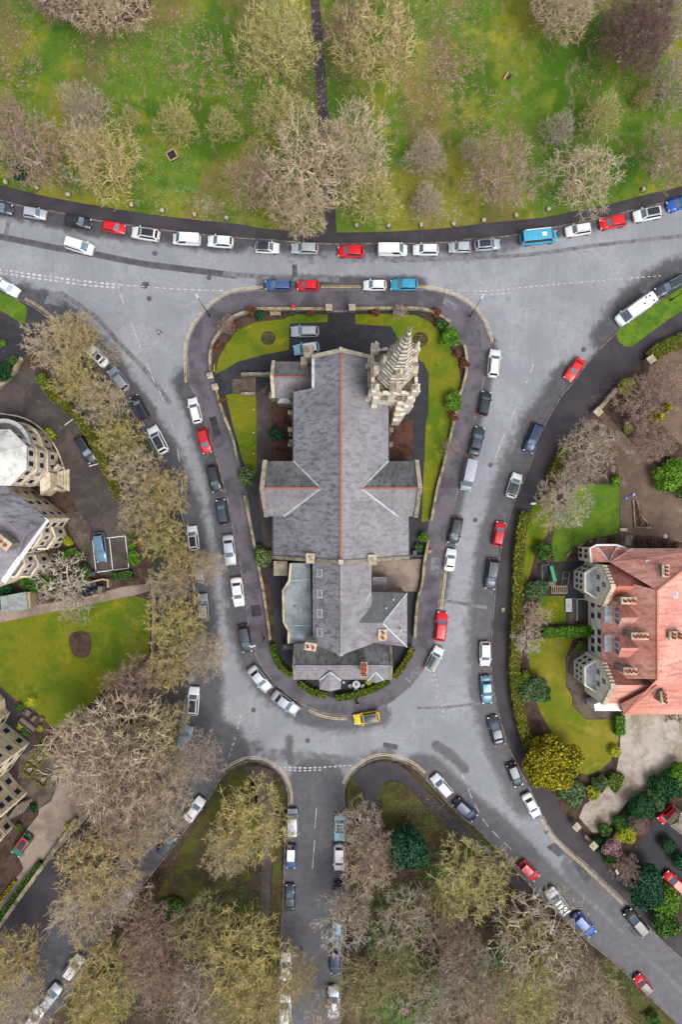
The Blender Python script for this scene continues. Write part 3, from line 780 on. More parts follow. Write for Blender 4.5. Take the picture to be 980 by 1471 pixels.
wall_thing('stone_wall', [(619, 748), (627, 704), (634, 678), (644, 639), (649, 616), (658, 575), (664, 556), (669, 535), (669, 512), (666, 498)], 0.85, 0.32, 'long sandstone wall along the east lawn of the church')
wall_thing('stone_wall', [(646, 465), (631, 455), (617, 449), (597, 445), (548, 445), (508, 445.5)], 0.85, 0.34, 'low curved sandstone churchyard wall at the upper right of the gateway')
def pier(px, py, s, h, label, name='gate_pier', rz=0.0):
    x, y = P(px, py); e = empty(name, (x, y, 0.1), rz, label, 'gate pier')
    box('shaft', -s, s, -s, s, 0, h, M_STONEG, e, bev=.03)
    bm = bmesh.new(); a = s + .1
    box_bm(bm, -a, a, -a, a, h + .002, h + .16)
    v = [bm.verts.new(q) for q in ((-s, -s, h + .162), (s, -s, h + .162), (s, s, h + .162), (-s, s, h + .162), (0, 0, h + .45))]
    for q in ((0, 1, 4), (1, 2, 4), (2, 3, 4), (3, 0, 4), (3, 2, 1, 0)): bm.faces.new([v[i] for i in q])
    from_bm('cap', bm, M_STONE, e)
pier(473, 446, .42, 1.5, 'stone gate pier left of the church gateway opening')
pier(506, 446, .42, 1.5, 'stone gate pier right of the church gateway opening')
pier(304, 542, .36, 1.2, 'stone pier above the gap in the west churchyard wall', rz=.2)
pier(311, 558, .36, 1.2, 'stone pier below the gap in the west churchyard wall', rz=.25)
pier(854, 594, .5, 1.7, 'square stone gate pier at the end of the wall by the brown forecourt', rz=.8)
pier(929, 520, .5, 1.7, 'square stone gate pier at the tip of the trimmed hedge, top right', rz=.6)
pier(824, 1181, .45, 1.5, 'left stone gate pier of the pale gravel drive', rz=-.8)
pier(848, 1208, .45, 1.5, 'right stone gate pier of the pale gravel drive', rz=-.8)
wall_thing('stone_wall', [(857, 590), (869, 576), (883, 560)], 1.1, .5, 'short grey wall from the forecourt pier up to the lime bush', n=2)
wall_thing('stone_wall', [(838, 1197), (846, 1205)], .8, .4, 'stub of rubble wall beside the gravel drive pier', n=2)
wall_thing('garden_wall', [(66, 1238), (33, 1283), (0, 1329), (-60, 1410)], 1.0, .5, 'straight pale stone wall beside the lower left hedge', n=2)
wall_thing('garden_wall', [(112, 1172), (90, 1204), (66, 1238)], .8, .45, 'mossy end of the lower left boundary wall beside the gravel drive', n=2)
wall_thing('garden_wall', [(-40, 590), (0, 558), (22, 535), (34, 515)], .7, .5, 'low stone edging wall by the dark lane on the upper left', n=2)
wall_thing('garden_wall', [(221, 830), (223, 880), (220, 950), (212, 1000)], .9, .35, 'brown brick wall running along the trees of the left street', mat=M_TIMBER)
wall_thing('garden_wall', [(-60, 585), (0, 594), (35, 601), (62, 618), (82, 645), (95, 680), (100, 700)], .35, .2, 'thin curved kerb wall around the left villa', cap=False, mat=M_STONE)

M_LEAFS = {}
def leafmat(name, cols, rough=0.75, spec=0.25):
    if name in MATS: return MATS[name]
    t = NT(name)
    g = t.n('ShaderNodeNewGeometry')
    ramp = t.n('ShaderNodeValToRGB')
    el = ramp.color_ramp.elements
    while len(el) < len(cols): el.new(0.5)
    for i, c in enumerate(cols):
        el[i].position = i / (len(cols) - 1); el[i].color = c
    big = t.noise(0.8, 4, 0.6)
    v = t.math('ADD', t.math('MULTIPLY', g.outputs['Random Per Island'], 0.6), t.math('MULTIPLY', t.math('SUBTRACT', big, 0.3), 0.9))
    t.l(v, ramp.inputs[0])
    MATS[name] = t.done(ramp.outputs[0], rough, spec)
    return MATS[name]
LF = {
 'hedge': leafmat('hedge leaves', [C(60, 86, 20), C(96, 118, 30), C(146, 152, 46)]),
 'mosshedge': leafmat('mossy hedge top', [C(70, 80, 22), C(120, 122, 34), C(164, 152, 62)]),
 'bright': leafmat('bright green leaves', [C(52, 92, 22), C(96, 140, 34), C(150, 182, 56)]),
 'mid': leafmat('mid green leaves', [C(40, 76, 26), C(74, 112, 40), C(116, 146, 66)]),
 'grey': leafmat('grey green leaves', [C(58, 84, 50), C(92, 122, 74), C(142, 156, 106)]),
 'dark': leafmat('dark evergreen leaves', [C(18, 48, 28), C(34, 82, 44), C(58, 112, 58)]),
 'ever': leafmat('blue green conifer leaves', [C(18, 50, 36), C(34, 84, 56), C(70, 120, 76)]),
 'vari': leafmat('variegated leaves', [C(34, 76, 52), C(66, 110, 70), C(150, 156, 92), C(170, 128, 80)]),
 'gold': leafmat('golden conifer leaves', [C(96, 100, 10), C(176, 160, 18), C(232, 206, 40)]),
 'goldin': leafmat('shaded conifer leaves', [C(50, 60, 12), C(84, 88, 16), C(130, 124, 24)]),
 'lime': leafmat('lime leaves', [C(120, 134, 26), C(170, 178, 40), C(214, 214, 80)]),
 'pink': leafmat('pink blossom', [C(150, 104, 112), C(210, 158, 170), C(236, 206, 208)]),
 'rust': leafmat('rusty winter hydrangea', [C(110, 66, 50), C(164, 98, 72), C(200, 130, 96)]),
 'brown': leafmat('brown seed heads', [C(84, 62, 52), C(128, 98, 80), C(176, 146, 120)]),
}
LEAFCORE = {k: plain(k + ' inner', C(*c), 0.9, 0.1) for k, c in {  # core colours: shade inside the foliage painted as darker tones
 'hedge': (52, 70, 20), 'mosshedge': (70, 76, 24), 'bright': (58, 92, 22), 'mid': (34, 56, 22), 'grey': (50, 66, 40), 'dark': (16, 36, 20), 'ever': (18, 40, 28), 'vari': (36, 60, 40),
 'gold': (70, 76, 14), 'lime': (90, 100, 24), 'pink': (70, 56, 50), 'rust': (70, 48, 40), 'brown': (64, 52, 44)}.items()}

def leaf_quads(pts, nrm, size, rs, flat=0.5):
    """pts (n,3), nrm (n,3): one bent leaf clump quad each"""
    n = len(pts)
    rnd = rs.normal(size=(n, 3))
    N = nrm * flat + rnd * (1 - flat) * 0.7
    N /= np.linalg.norm(N, axis=1, keepdims=True) + 1e-9
    a = np.cross(N, rs.normal(size=(n, 3))); a /= np.linalg.norm(a, axis=1, keepdims=True) + 1e-9
    b = np.cross(N, a)
    s = size * rs.uniform(0.6, 1.4, size=(n, 1))
    V = np.empty((n, 4, 3))
    V[:, 0] = pts - a * s; V[:, 1] = pts - b * s * 0.55; V[:, 2] = pts + a * s; V[:, 3] = pts + b * s * 0.55
    F = np.arange(n * 4).reshape(n, 4)
    return V.reshape(-1, 3), F

def hedge(pts, w, h, kind, label, name='hedge', z=0.12, group=None, n=5, cat='hedge', leaf=0.13, dens=26):
    wp = W(cr(pts, n))
    rs = np.random.RandomState(int(pts[0][0] * 7 + pts[0][1]) % 9999)
    e = empty(name, (wp[0][0], wp[0][1], z), 0, label, cat, group)
    loc = [(x - wp[0][0], y - wp[0][1]) for x, y in wp]
    band('dark_core', loc, 0, w * 0.86, 0, h * 0.93, LEAFCORE[kind], e, world_pts=True)  # solid core, the hedge's inner shade painted into its colour
    PT, NR = [], []
    for (ax, ay), (bx, by) in zip(loc, loc[1:]):
        L = math.hypot(bx - ax, by - ay)
        if L < 1e-6: continue
        tx, ty = (bx - ax) / L, (by - ay) / L
        m = max(3, int(L * (w + 1.6 * h) * dens))
        t = rs.uniform(-0.1, L + .1, m); u = rs.uniform(-w / 2 - h * .8, w / 2 + h * .8, m)
        uu = np.clip(u, -w / 2, w / 2); zz = h - np.maximum(np.abs(u) - w / 2, 0) * (1 / .8)
        bumpv = 0.08 * np.sin(t * 2.1 + ax) + rs.normal(size=m) * 0.05
        PT.append(np.stack([ax + tx * t - ty * uu, ay + ty * t + tx * uu, np.maximum(zz + bumpv, 0.05)], 1))
        side = (np.abs(u) > w / 2).astype(float) * np.sign(u)
        NR.append(np.stack([-ty * side, tx * side, 1 - np.abs(side)], 1))
    V, F = leaf_quads(np.concatenate(PT), np.concatenate(NR), leaf, rs, .6)
    mesh_np('foliage', V, F, LF[kind], e)
    return e

HG = None
hedge([(392, 924), (396, 940), (405, 956), (420, 968)], 1.0, 1.4, 'hedge', 'dark green clipped hedge curving round the lower left of the church hall')
hedge([(431, 979), (448, 991), (470, 997)], 1.1, 1.2, 'hedge', 'short clipped hedge at the tip of the island, left of the patio gap')
hedge([(483, 1000), (511, 996), (536, 987), (558, 975)], 1.1, 1.2, 'hedge', 'bright clipped hedge curving below the patio table')
hedge([(565, 971), (580, 952), (592, 930)], 1.0, 1.3, 'mosshedge', 'yellow green hedge on the lower right of the island beside the wall')
hedge([(60, 540), (80, 570), (98, 586), (118, 604), (135, 630), (147, 655), (160, 685), (175, 715)], 1.5, 1.3, 'mosshedge', 'long mossy clipped hedge beside the left villa driveway')
hedge([(752, 735), (744, 790), (741, 852), (739, 900), (737, 963), (742, 1010), (750, 1045), (762, 1078)], 1.7, 1.5, 'mosshedge', 'long yellow green hedge along the right pavement', dens=20, leaf=.16)
hedge([(820, 640), (802, 665), (790, 692)], 2.2, 1.5, 'mosshedge', 'wide mossy hedge beneath the bare shrubs on the right street')
hedge([(777, 907), (800, 906), (830, 905), (855, 905)], 1.7, 1.8, 'bright', 'straight bright green hedge running up to the red roofed house')
hedge([(887, 1025), (887, 1040), (887, 1052)], 1.6, 1.4, 'bright', 'short green hedge block at the corner of the pale gravel drive', n=2)
hedge([(930, 518), (945, 505), (980, 488), (1040, 460)], 2.2, 1.4, 'mosshedge', 'wide brown topped hedge behind the upper right lane')
hedge([(62, 1236), (30, 1278), (0, 1318), (-50, 1385)], 1.2, 0.9, 'mid', 'low green hedge inside the lower left boundary wall', n=2)
hedge([(24, 1262), (12, 1278), (0, 1292)], .5, .6, 'gold', 'thin golden edging hedge by the lower left patio', n=2)
hedge([(95, 800), (109, 790), (119, 803)], 1.0, 1.0, 'bright', 'bright L shaped hedge clump below the left terrace', n=2)
hedge([(163, 828), (178, 826), (192, 824)], 1.4, 1.1, 'mid', 'low green hedge between the parking bays and the bin enclosure', n=2)
hedge([(68, 618), (75, 623), (80, 632)], .9, .8, 'lime', 'upper of two small lime hedges by the round bay of the villa', n=2)
hedge([(62, 656), (70, 652), (80, 651)], .9, .8, 'lime', 'lower of two small lime hedges by the round bay of the villa', n=2)
hedge([(884, 1108), (880, 1122), (874, 1128)], 2.4, 1.2, 'hedge', 'rounded green shrub hedge along the bend of the pale gravel drive', n=2)
# box parterre
for i, (cx, cy, lab) in enumerate([(57, 1088, 'upper box hedge square of the parterre garden'), (43, 1105, 'left box hedge square of the parterre garden'), (62, 1119, 'lower right box hedge square of the parterre garden')]):
    a = math.radians(38)
    pts = [(cx + 10 * math.cos(a + k * math.pi / 2 + math.pi / 4), cy + 10 * math.sin(a + k * math.pi / 2 + math.pi / 4)) for k in range(5)]
    hedge(pts[:5], .3, .35, 'lime' if i != 2 else 'gold', lab, n=0 or 1, leaf=.07, dens=40, group='box squares of the parterre')

def blob_dirs(n, rs):
    v = rs.normal(size=(n, 3)); v /= np.linalg.norm(v, axis=1, keepdims=True); return v
def shrub(px, py, r, kind, label, h=None, name='shrub', cat='shrub', leaf=0.14, lobes=9, neat=False, group=None, dens=1.0, kind2=None, trunk=False, z=0.13):
    h = h or r * 1.3
    x, y = P(px, py, h * .6)
    rs = np.random.RandomState(int(px * 13 + py * 7) % 99999)
    e = empty(name, (x, y, z), rs.uniform(0, 6), label, cat, group)
    PT, NR = [], []
    bm = bmesh.new()
    L = [(0, 0, h * .55, r * (1.0 if neat else .72), h * .45)]
    if not neat:
        for i in range(lobes):
            a = rs.uniform(0, 2 * math.pi); d = r * rs.uniform(.35, .72); rr = r * rs.uniform(.28, .48)
            L.append((d * math.cos(a), d * math.sin(a), h * rs.uniform(.35, .85) - .0, rr, rr * .8))
    for (cx, cy, cz, rr, rz) in L:
        d = blob_dirs(max(40, int(rr * rr * 330 * dens)), rs)
        d[:, 2] = np.abs(d[:, 2]) * np.where(rs.rand(len(d)) < .8, 1, -.5)
        k = rs.uniform(.86, 1.06, size=(len(d), 1)) if not neat else rs.uniform(.97, 1.02, size=(len(d), 1))
        p = d * k * np.array([rr, rr, rz]) + np.array([cx, cy, cz])
        p[:, 2] = np.maximum(p[:, 2], .05)
        PT.append(p); NR.append(d)
        M = Matrix.Translation((cx, cy, cz)) @ Matrix.Diagonal((rr * .84, rr * .84, rz * .84, 1))
        g = bmesh.ops.create_icosphere(bm, subdivisions=2, radius=1, matrix=M)
        for v in g['verts']:
            nn = mnoise.noise(v.co * 1.7) * .18 * rr
            v.co += (v.co - Vector((cx, cy, cz))).normalized() * nn
            v.co.z = max(v.co.z, 0.0)
    cyl_bm(bm, (0, 0, 0), (0, 0, h * .3), r * .2, r * .12, 6)
    from_bm('dark_core', bm, LEAFCORE[kind], e)  # short stem and dark core whose colour paints the inner shade
    V, F = leaf_quads(np.concatenate(PT), np.concatenate(NR), leaf, rs, .75 if neat else .5)
    if kind2:
        k = len(F) // 2
        mesh_np('foliage', V, F, parent=e, mats=[LF[kind], LF[kind2]], midx=(rs.rand(len(F)) < .35).astype(int))
    else:
        mesh_np('foliage', V, F, LF[kind], e)
    return e
SH = [
 (647, 484, 1.75, 'bright', 'large bright green round bush on the wall, upper right of the churchyard', 1.9),
 (653, 576, 1.75, 'bright', 'bright green round bush below the long east lawn wall bend', 1.9),
 (635, 467, 1.0, 'mid', 'small green shrub left of the upper right round bush', 1.1),
 (353, 684, 1.6, 'vari', 'bush with reddish buds beside the west churchyard wall', 2.2),
 (376, 800, 1.9, 'vari', 'big variegated bush left of the wide church roof corner', 2.6),
 (398, 625, 1.15, 'ever', 'round blue green bush in the mulch bed west of the nave', 1.6),
 (374, 453, .8, 'ever', 'small dark bush behind the wall near the bench', 1.2),
 (608, 772, .9, 'bright', 'small green bush by the east wall gap', 1.5),
 (602, 786, .7, 'mid', 'little dark bush just below the small green bush at the east wall gap', 1.0),
 (498, 999, .1, 'mid', '', .1),
 (530, 979, .65, 'lime', 'yellow green ball shrub right of the patio table', .9),
 (793, 1094, 4.2, 'gold', 'huge golden conifer overhanging the right pavement', 5.0),
 (824, 1137, 2.5, 'grey', 'large leaved grey green rhododendron below the golden conifer', 2.6),
 (852, 1139, 1.2, 'lime', 'olive yellow shrub on the right of the rhododendron', 1.5),
 (861, 1126, 1.3, 'grey', 'grey green shrub above the olive yellow shrub', 1.5),
 (884, 1079, .95, 'lime', 'pale yellow ball shrub at the edge of the lower right lawn', 1.3),
 (923, 1160, 2.2, 'dark', 'large dome shaped dark green bush beside the gravel drive', 3.0),
 (903, 1178, 1.6, 'dark', 'dark spreading shrub tucked under the dome shaped bush', 1.6),
 (944, 1148, 1.9, 'grey', 'bronze green shrub right of the dome shaped bush', 2.0),
 (957, 1128, 2.6, 'dark', 'dark shrub mass above the bronze shrub on the drive bend', 2.4),
 (976, 1112, 2.0, 'bright', 'bright green shrub at the right edge above the drive', 2.6),
 (948, 1133, 1.0, 'bright', 'small lime green sprig shrub on the drive bend', 2.6),
 (897, 1198, 1.7, 'lime', 'bright yellow green shrub right of the pink blossom', 1.7),
 (888, 1180, 1.3, 'mid', 'mid green shrub above the yellow green shrub', 1.3),
 (868, 1190, 1.2, 'mid', 'green shrub beside the gravel drive pier', 1.2),
 (862, 1214, 1.6, 'dark', 'dark ground hugging shrub under the pink blossom', 1.0),
 (876, 1235, 1.3, 'mid', 'green shrub by the pavement below the pink blossom', 1.0),
 (960, 1214, 1.25, 'dark', 'left round topiary beside the black drive', 2.0),
 (978, 1237, 1.4, 'dark', 'lower right round topiary beside the black drive', 2.2),
 (928, 1272, 3.3, 'ever', 'large blue green evergreen by the lower right pavement', 4.5),
 (958, 1290, 2.7, 'bright', 'bright green shrub behind the large evergreen', 3.2),
 (955, 1325, 2.6, 'mid', 'green bush with bare centre at the lower right pavement', 3.2),
 (966, 682, 2.9, 'bright', 'big bright green conifer bush right of the brown forecourt', 3.0),
 (985, 705, 2.0, 'mid', 'green bush at the right edge beneath the big bright conifer', 2.4),
 (899, 556, 1.7, 'lime', 'lime yellow bush by the short grey wall', 2.6),
 (912, 568, 1.5, 'grey', 'green lower half of the planting beside the lime yellow bush', 1.8),
 (904, 617, .9, 'lime', 'small olive yellow bush at the forecourt edge', 1.2),
 (941, 600, 1.1, 'gold', 'left golden flowering bush among bare twigs', 6.2),
 (953, 588, 1.05, 'gold', 'right golden flowering bush among bare twigs', 6.6),
 (886, 690, .85, 'bright', 'green ball bush at the lawn corner by the forecourt', 1.1),
 (780, 790, 1.7, 'mid', 'round green shrub above the play area', 2.0),
 (770, 848, 2.0, 'grey', 'grey green shrub left of the play area', 1.9),
 (766, 990, 2.4, 'grey', 'silvery green spreading shrub by the long right hedge', 2.6),
 (781, 995, 1.4, 'mid', 'green shrub on the right of the silvery spreading shrub', 1.8),
 (750, 975, 1.5, 'hedge', 'green shrub between the hedge and the silvery shrub', 1.7),
 (833, 927, .8, 'bright', 'small bright shrub with white pots by the south lawn', 1.0),
 (88, 798, 1.0, 'mid', 'green ball shrub left of the lime shrub by the left terrace', 1.3),
 (86, 777, .1, 'mid', '', .1),
 (97, 777, .9, 'lime', 'lime shrub by the left terrace', 1.2),
 (47, 833, 2.2, 'mid', 'low green shrub mass left of the pale bare tree by the villa', 1.5),
 (72, 838, 1.9, 'hedge', 'green shrub under the pale bare tree by the villa', 1.7),
 (117, 826, 1.7, 'mid', 'dark green shrub beside the bin enclosure', 1.7),
 (8, 848, 1.6, 'ever', 'blue green shrub behind the flat roofed shed', 1.4),
 (193, 803, 1.35, 'bright', 'largest of the three green shrubs right of the parking bays', 1.3),
 (190, 785, .7, 'bright', 'middle small green shrub right of the parking bays', .8),
 (188, 770, .65, 'mid', 'topmost small green shrub right of the parking bays', .8),
 (6, 533, 1.7, 'dark', 'dark shrub at the left edge by the dark lane', 1.6),
 (18, 518, .9, 'mid', 'green twiggy shrub behind the lane edging wall', 1.0),
 (2, 494, .7, 'bright', 'bright shrub at the left edge above the dark lane', .8),
 (59, 545, .9, 'bright', 'green end clump of the mossy driveway hedge', 1.5),
 (29, 1015, .6, 'mid', 'small green ball shrub beside the spiky palm', .7),
 (28, 1043, .6, 'lime', 'yellow green ball left of the garden sofa', .7),
 (57, 1046, .55, 'lime', 'yellow green ball right of the garden sofa', .7),
 (37, 1050, .8, 'mid', 'leafy shrub below the garden sofa', .7),
 (58, 1073, .5, 'bright', 'tiny green shrub at the top of the parterre', .5),
 (20, 1155, .9, 'dark', 'dark shrub by the timber deck steps', .9),
 (48, 1160, .7, 'dark', 'potted dark shrub on the right of the deck steps', .9),
 (27, 1187, .7, 'mid', 'green shrub at the foot of the deck', .8),
 (100, 1187, .7, 'lime', 'yellow green shrub at the end of the mossy lower wall', .8),
 (585, 1222, 3.3, 'ever', 'dense dark green evergreen in the lower middle woodland', 6.0),
 (618, 1375, 2.4, 'mid', 'green holly patch in the lower middle woodland', 2.2),
 (590, 1430, 2.8, 'hedge', 'mossy green bush at the lower centre', 2.0),
 (545, 1400, 1.6, 'mid', 'ivy mound right of the centre road', 1.2),
 (247, 1303, 2.2, 'mid', 'green bramble patch on the lower left verge', .8),
 (150, 1418, 2.2, 'mid', 'ivy mound under the lower left trees', 1.6),
 (766, 1386, 1.6, 'mid', 'ivy mound beneath the big spreading tree', 1.2),
 (935, 1465, 1.6, 'mid', 'green bramble at the foot of the lower right verge', .9),
 (845, 1455, 1.4, 'mid', 'ivy mound by the lower right cream tree', 1.2),
 (30, 250, 1.5, 'dark', 'dark holly under the left birch in the park', 1.4),
]
for (px, py, r, kind, lab, h) in SH:
    if not lab: continue
    neat = lab.startswith(('large dome', 'left round topiary', 'lower right round topiary', 'green ball', 'yellow green ball', 'pale yellow ball'))
    nm = 'conifer' if 'conifer' in lab and 'blue' not in lab else 'shrub'
    k2 = 'goldin' if kind == 'gold' and r > 3 else None
    shrub(px, py, r, kind, lab, h, nm, 'conifer' if nm == 'conifer' else 'shrub', leaf=.20 if r > 2.4 else .13, neat=neat, lobes=26 if r > 3 else 11, kind2=k2, dens=.7 if r > 2.4 else 1.0)
# winter hydrangeas along the church wall
HY = [(362, 446, 1.0, 'on top of the wall left of the bench'), (312, 498, 1.05, 'at the outer bend of the upper left wall'), (319, 576, .95, 'on the west wall above the lawn'),
      (446, 450, .8, 'between the postbox and the left gate pier'), (540, 448, .95, 'right of the right gate pier'), (628, 448, 1.1, 'at the upper right wall corner'),
      (668, 522, 1.05, 'beside the right wall below the upper bush'), (652, 600, .95, 'below the lower round bush'), (656, 510, .7, 'inside the wall in the right bed'), (338, 468, .8, 'in the upper left bed inside the wall')]
for i, (px, py, r, where) in enumerate(HY):
    shrub(px, py, r, 'rust', 'rusty brown winter hydrangea ' + where, 1.3, 'hydrangea', 'hydrangea', leaf=.07, lobes=5, dens=.8, group='winter hydrangeas along the churchyard wall')
for (px, py, r, lab) in [(905, 783, 1.3, 'rose bed shrub'), ]: pass
for i, (px, py, r, where) in enumerate([(882, 776, .8, 'left of the forecourt steps'), (920, 777, .8, 'right of the forecourt steps'), (938, 778, .85, 'second right of the forecourt steps'), (957, 780, .8, 'third right of the forecourt steps'), (973, 783, .7, 'at the right edge above the red roof'),
        (826, 790, .7, 'at the tip of the curved rose bed'), (843, 783, .7, 'middle of the curved rose bed')]):
    shrub(px, py, r, 'brown', 'brown pruned rose bush ' + where, .7, 'rose_bush', 'rose bush', leaf=.07, lobes=5, group='pruned rose bushes above the red roofed house')
shrub(880, 1213, 1.8, 'pink', 'pink blossoming shrub by the lower right pavement', 2.2, 'blossom_shrub', 'shrub', leaf=.08, lobes=12)
# spiky palm
def palm(px, py):
    x, y = P(px, py, 1)
    e = empty('palm', (x, y, .13), 0, 'small spiky yellow green palm by the garden sofa', 'palm')
    bm = bmesh.new(); cyl_bm(bm, (0, 0, 0), (0, 0, .7), .14, .1, 8); from_bm('trunk', bm, M_TIMBER, e)
    bm = bmesh.new()
    for i in range(22):
        a = i * 2.4; L = 1.0 + .2 * (i % 3)
        c, s = math.cos(a), math.sin(a)
        pr = None
        for k in range(5):
            t = k / 4; r = L * t; z = .75 + .5 * math.sin(t * 2.4) * (1 - .3 * (i % 2)); w = .07 * (1 - t) + .01
            q = (bm.verts.new((c * r - s * w, s * r + c * w, z)), bm.verts.new((c * r, s * r, z - .03)), bm.verts.new((c * r + s * w, s * r - c * w, z)))
            if pr:
                bm.faces.new((pr[0], q[0], q[1], pr[1])); bm.faces.new((pr[1], q[1], q[2], pr[2]))
            pr = q
    from_bm('frond', bm, LF['lime'], e)
palm(46, 1008)

# scattered petals and leaves (countless)
def scatter(name, polys, n, size, mat, z, seed, label=None):
    rs = np.random.RandomState(seed)
    PTS = []
    for (cx, cy, rx, ry, w) in polys:
        m = int(n * w)
        a = rs.uniform(0, 2 * np.pi, m); r = np.sqrt(rs.rand(m))
        px = cx + rx * r * np.cos(a) + rs.normal(size=m) * 3; py = cy + ry * r * np.sin(a) + rs.normal(size=m) * 3
        clump = np.sin(px * .21 + np.sin(py * .13) * 2) * np.sin(py * .19 + np.sin(px * .11) * 2)
        k = clump + rs.normal(size=m) * .5 > .1
        PTS.append(np.stack([(px[k] - 490) / PX, (735.5 - py[k]) / PX, np.full(k.sum(), z)], 1))
    p = np.concatenate(PTS)
    V, F = leaf_quads(p, np.tile([0, 0, 1.0], (len(p), 1)), size, rs, .9)
    V[:, 2] = np.maximum(V[:, 2], z - .02)
    o = mesh_np(name, V, F, mat); o['kind'] = 'stuff'
    if label: o['label'] = label
scatter('crocuses', [(250, 290, 60, 22, .6), (120, 262, 50, 16, .6), (620, 290, 50, 34, 1), (760, 270, 90, 30, 1.2), (310, 300, 30, 14, .5), (860, 225, 60, 30, .5), (400, 170, 40, 40, .25), (230, 240, 60, 20, .3)], 1100, .06, plain('white crocus petals', C(216, 214, 232), .8), .2, 5, 'white crocuses dotted over the park grass')
scatter('fallen_leaves', [(210, 60, 110, 55, 1), (300, 100, 60, 40, .8), (620, 110, 60, 60, 1), (660, 60, 40, 60, .5), (20, 90, 40, 80, .6), (380, 120, 60, 60, .7), (610, 20, 60, 30, .3), (690, 160, 40, 40, .3), (470, 100, 60, 100, .9), (100, 220, 110, 60, .8), (380, 260, 60, 60, .6), (560, 220, 80, 60, .6), (740, 230, 80, 50, .5), (900, 100, 80, 60, .5), (820, 20, 70, 50, .5)], 3000, .12, leafmat('pink brown dead leaves', [C(120, 90, 78), C(160, 128, 112), C(192, 164, 148)]), .2, 6, 'pinkish brown fallen leaves on the park grass')
scatter('leaf_litter', [(560, 1330, 60, 110, 1.4), (700, 1350, 90, 90, 1.6), (840, 1440, 90, 40, .8), (280, 1400, 110, 80, 1.6), (600, 1200, 60, 60, .8), (200, 900, 20, 120, .4), (900, 600, 60, 60, .6), (330, 1330, 60, 80, .8)], 3200, .11, leafmat('brown dead leaves', [C(84, 62, 50), C(124, 98, 82), C(164, 134, 112)]), .16, 7, 'brown leaf litter under the woodland trees')
scatter('ivy_undergrowth', [(570, 1330, 50, 60, 2), (640, 1380, 60, 60, 2), (580, 1430, 60, 40, 3), (730, 1400, 60, 50, 1.5), (640, 1250, 40, 40, 1), (160, 1420, 40, 40, 1), (350, 1340, 40, 70, .6), (700, 1330, 60, 60, .4), (150, 600, 40, 50, .7), (210, 690, 30, 60, .7), (240, 860, 26, 120, .9), (860, 1420, 60, 40, .5)], 3000, .12, LF['mid'], .22, 8, 'green ivy spreading beneath the trees')

# ------------------------------------------------------------------ church
def RP(px, py, h):
    x, y = P(px, py, h); return (x, y, h)
church = empty('church', (0, 0, 0.1), 0, 'large grey slate roofed stone church with a pale spire in the middle of the island', 'church')
ZR = 16.0
def zs(x): return ZR - abs(x)
yN, yS = 22.1, -6.93
xn, xe, xw = 3.96, 6.94, 10.23
yJ = P(490, 563, zs(xe))[1]
yT = 0.45                              # where the wide part begins
TH = .22
def roof(name, V, F, mat, parent=church, th=TH):
    return solid(name, V, F, th, mat, parent)
for s, m in ((-1, M_SLATE_W), (1, M_SLATE_E)):
    roof('roof', [(0, yN, ZR), (s * xn, yN, zs(xn)), (s * xn, yJ, zs(xn)), (s * xe, yJ, zs(xe)), (s * xe, yT, zs(xe)), (s * xw, yT, zs(xw)), (s * xw, yS, zs(xw)), (0, yS, ZR)],
         [(0, 1, 2, 3, 4, 5, 6, 7)] if s < 0 else [(7, 6, 5, 4, 3, 2, 1, 0)], m)
def wallprism(name, wpts, z0, z1, mat, parent):
    bm = bmesh.new(); poly_bm(bm, wpts, z1, z0); return from_bm(name, bm, mat, parent)
i_ = .25
wallprism('wall', [(-xn + i_, yN - .3), (-xn + i_, yJ - .1), (-xe + i_, yJ - .1), (-xe + i_, yT), (-xw + i_, yT), (-xw + i_, yS + .3), (xw - i_, yS + .3), (xw - i_, yT), (xe - i_, yT), (xe - i_, yJ - .1), (xn - i_, yJ - .1), (xn - i_, yN - .3)], 0, 5.3, M_STONE, church)
wallprism('wall', [(-xe + i_, yT - .2), (-xe + i_, yJ - .12), (xe - i_, yJ - .12), (xe - i_, yT - .2)], 5.3, 8.7, M_STONE, church)
wallprism('wall', [(-xn + i_, yJ - .3), (-xn + i_, yN - .3), (xn - i_, yN - .3), (xn - i_, yJ - .3)], 5.3, 11.7, M_STONE, church)
# gables with coping
def gable(y, xh, zlow, top, t, name='gable'):
    V = [(-xh, y - t, zlow), (xh, y - t, zlow), (0, y - t, top), (-xh, y + t, zlow), (xh, y + t, zlow), (0, y + t, top)]
    return faces(name, V, [(0, 1, 2), (5, 4, 3), (0, 3, 4, 1), (1, 4, 5, 2), (2, 5, 3, 0)], M_STONE, church)
gable(yN - .1, xn + .02, 11.6, ZR + .28, .22); gable(yS + .1, xw, 5.0, ZR - .2, .16)
def bar(name, a, b, r, mat, parent=church, n=6, r2=None):
    bm = bmesh.new(); cyl_bm(bm, a, b, r, r2, n); return from_bm(name, bm, mat, parent)
def beam(name, a, b, w, h, mat, parent=church):
    """flat bar from a to b, w wide in plan, h thick"""
    a, b = Vector(a), Vector(b); d = (b - a).normalized(); s = d.cross(Vector((0, 0, 1))).normalized() * w / 2; u = s.cross(d).normalized() * h / 2
    if u.z < 0: u = -u
    V = [p + i * s + j * u for p in (a, b) for i, j in ((-1, -1), (1, -1), (1, 1), (-1, 1))]
    return faces(name, V, [(3, 2, 1, 0), (4, 5, 6, 7), (0, 1, 5, 4), (1, 2, 6, 5), (2, 3, 7, 6), (3, 0, 4, 7)], mat, parent)
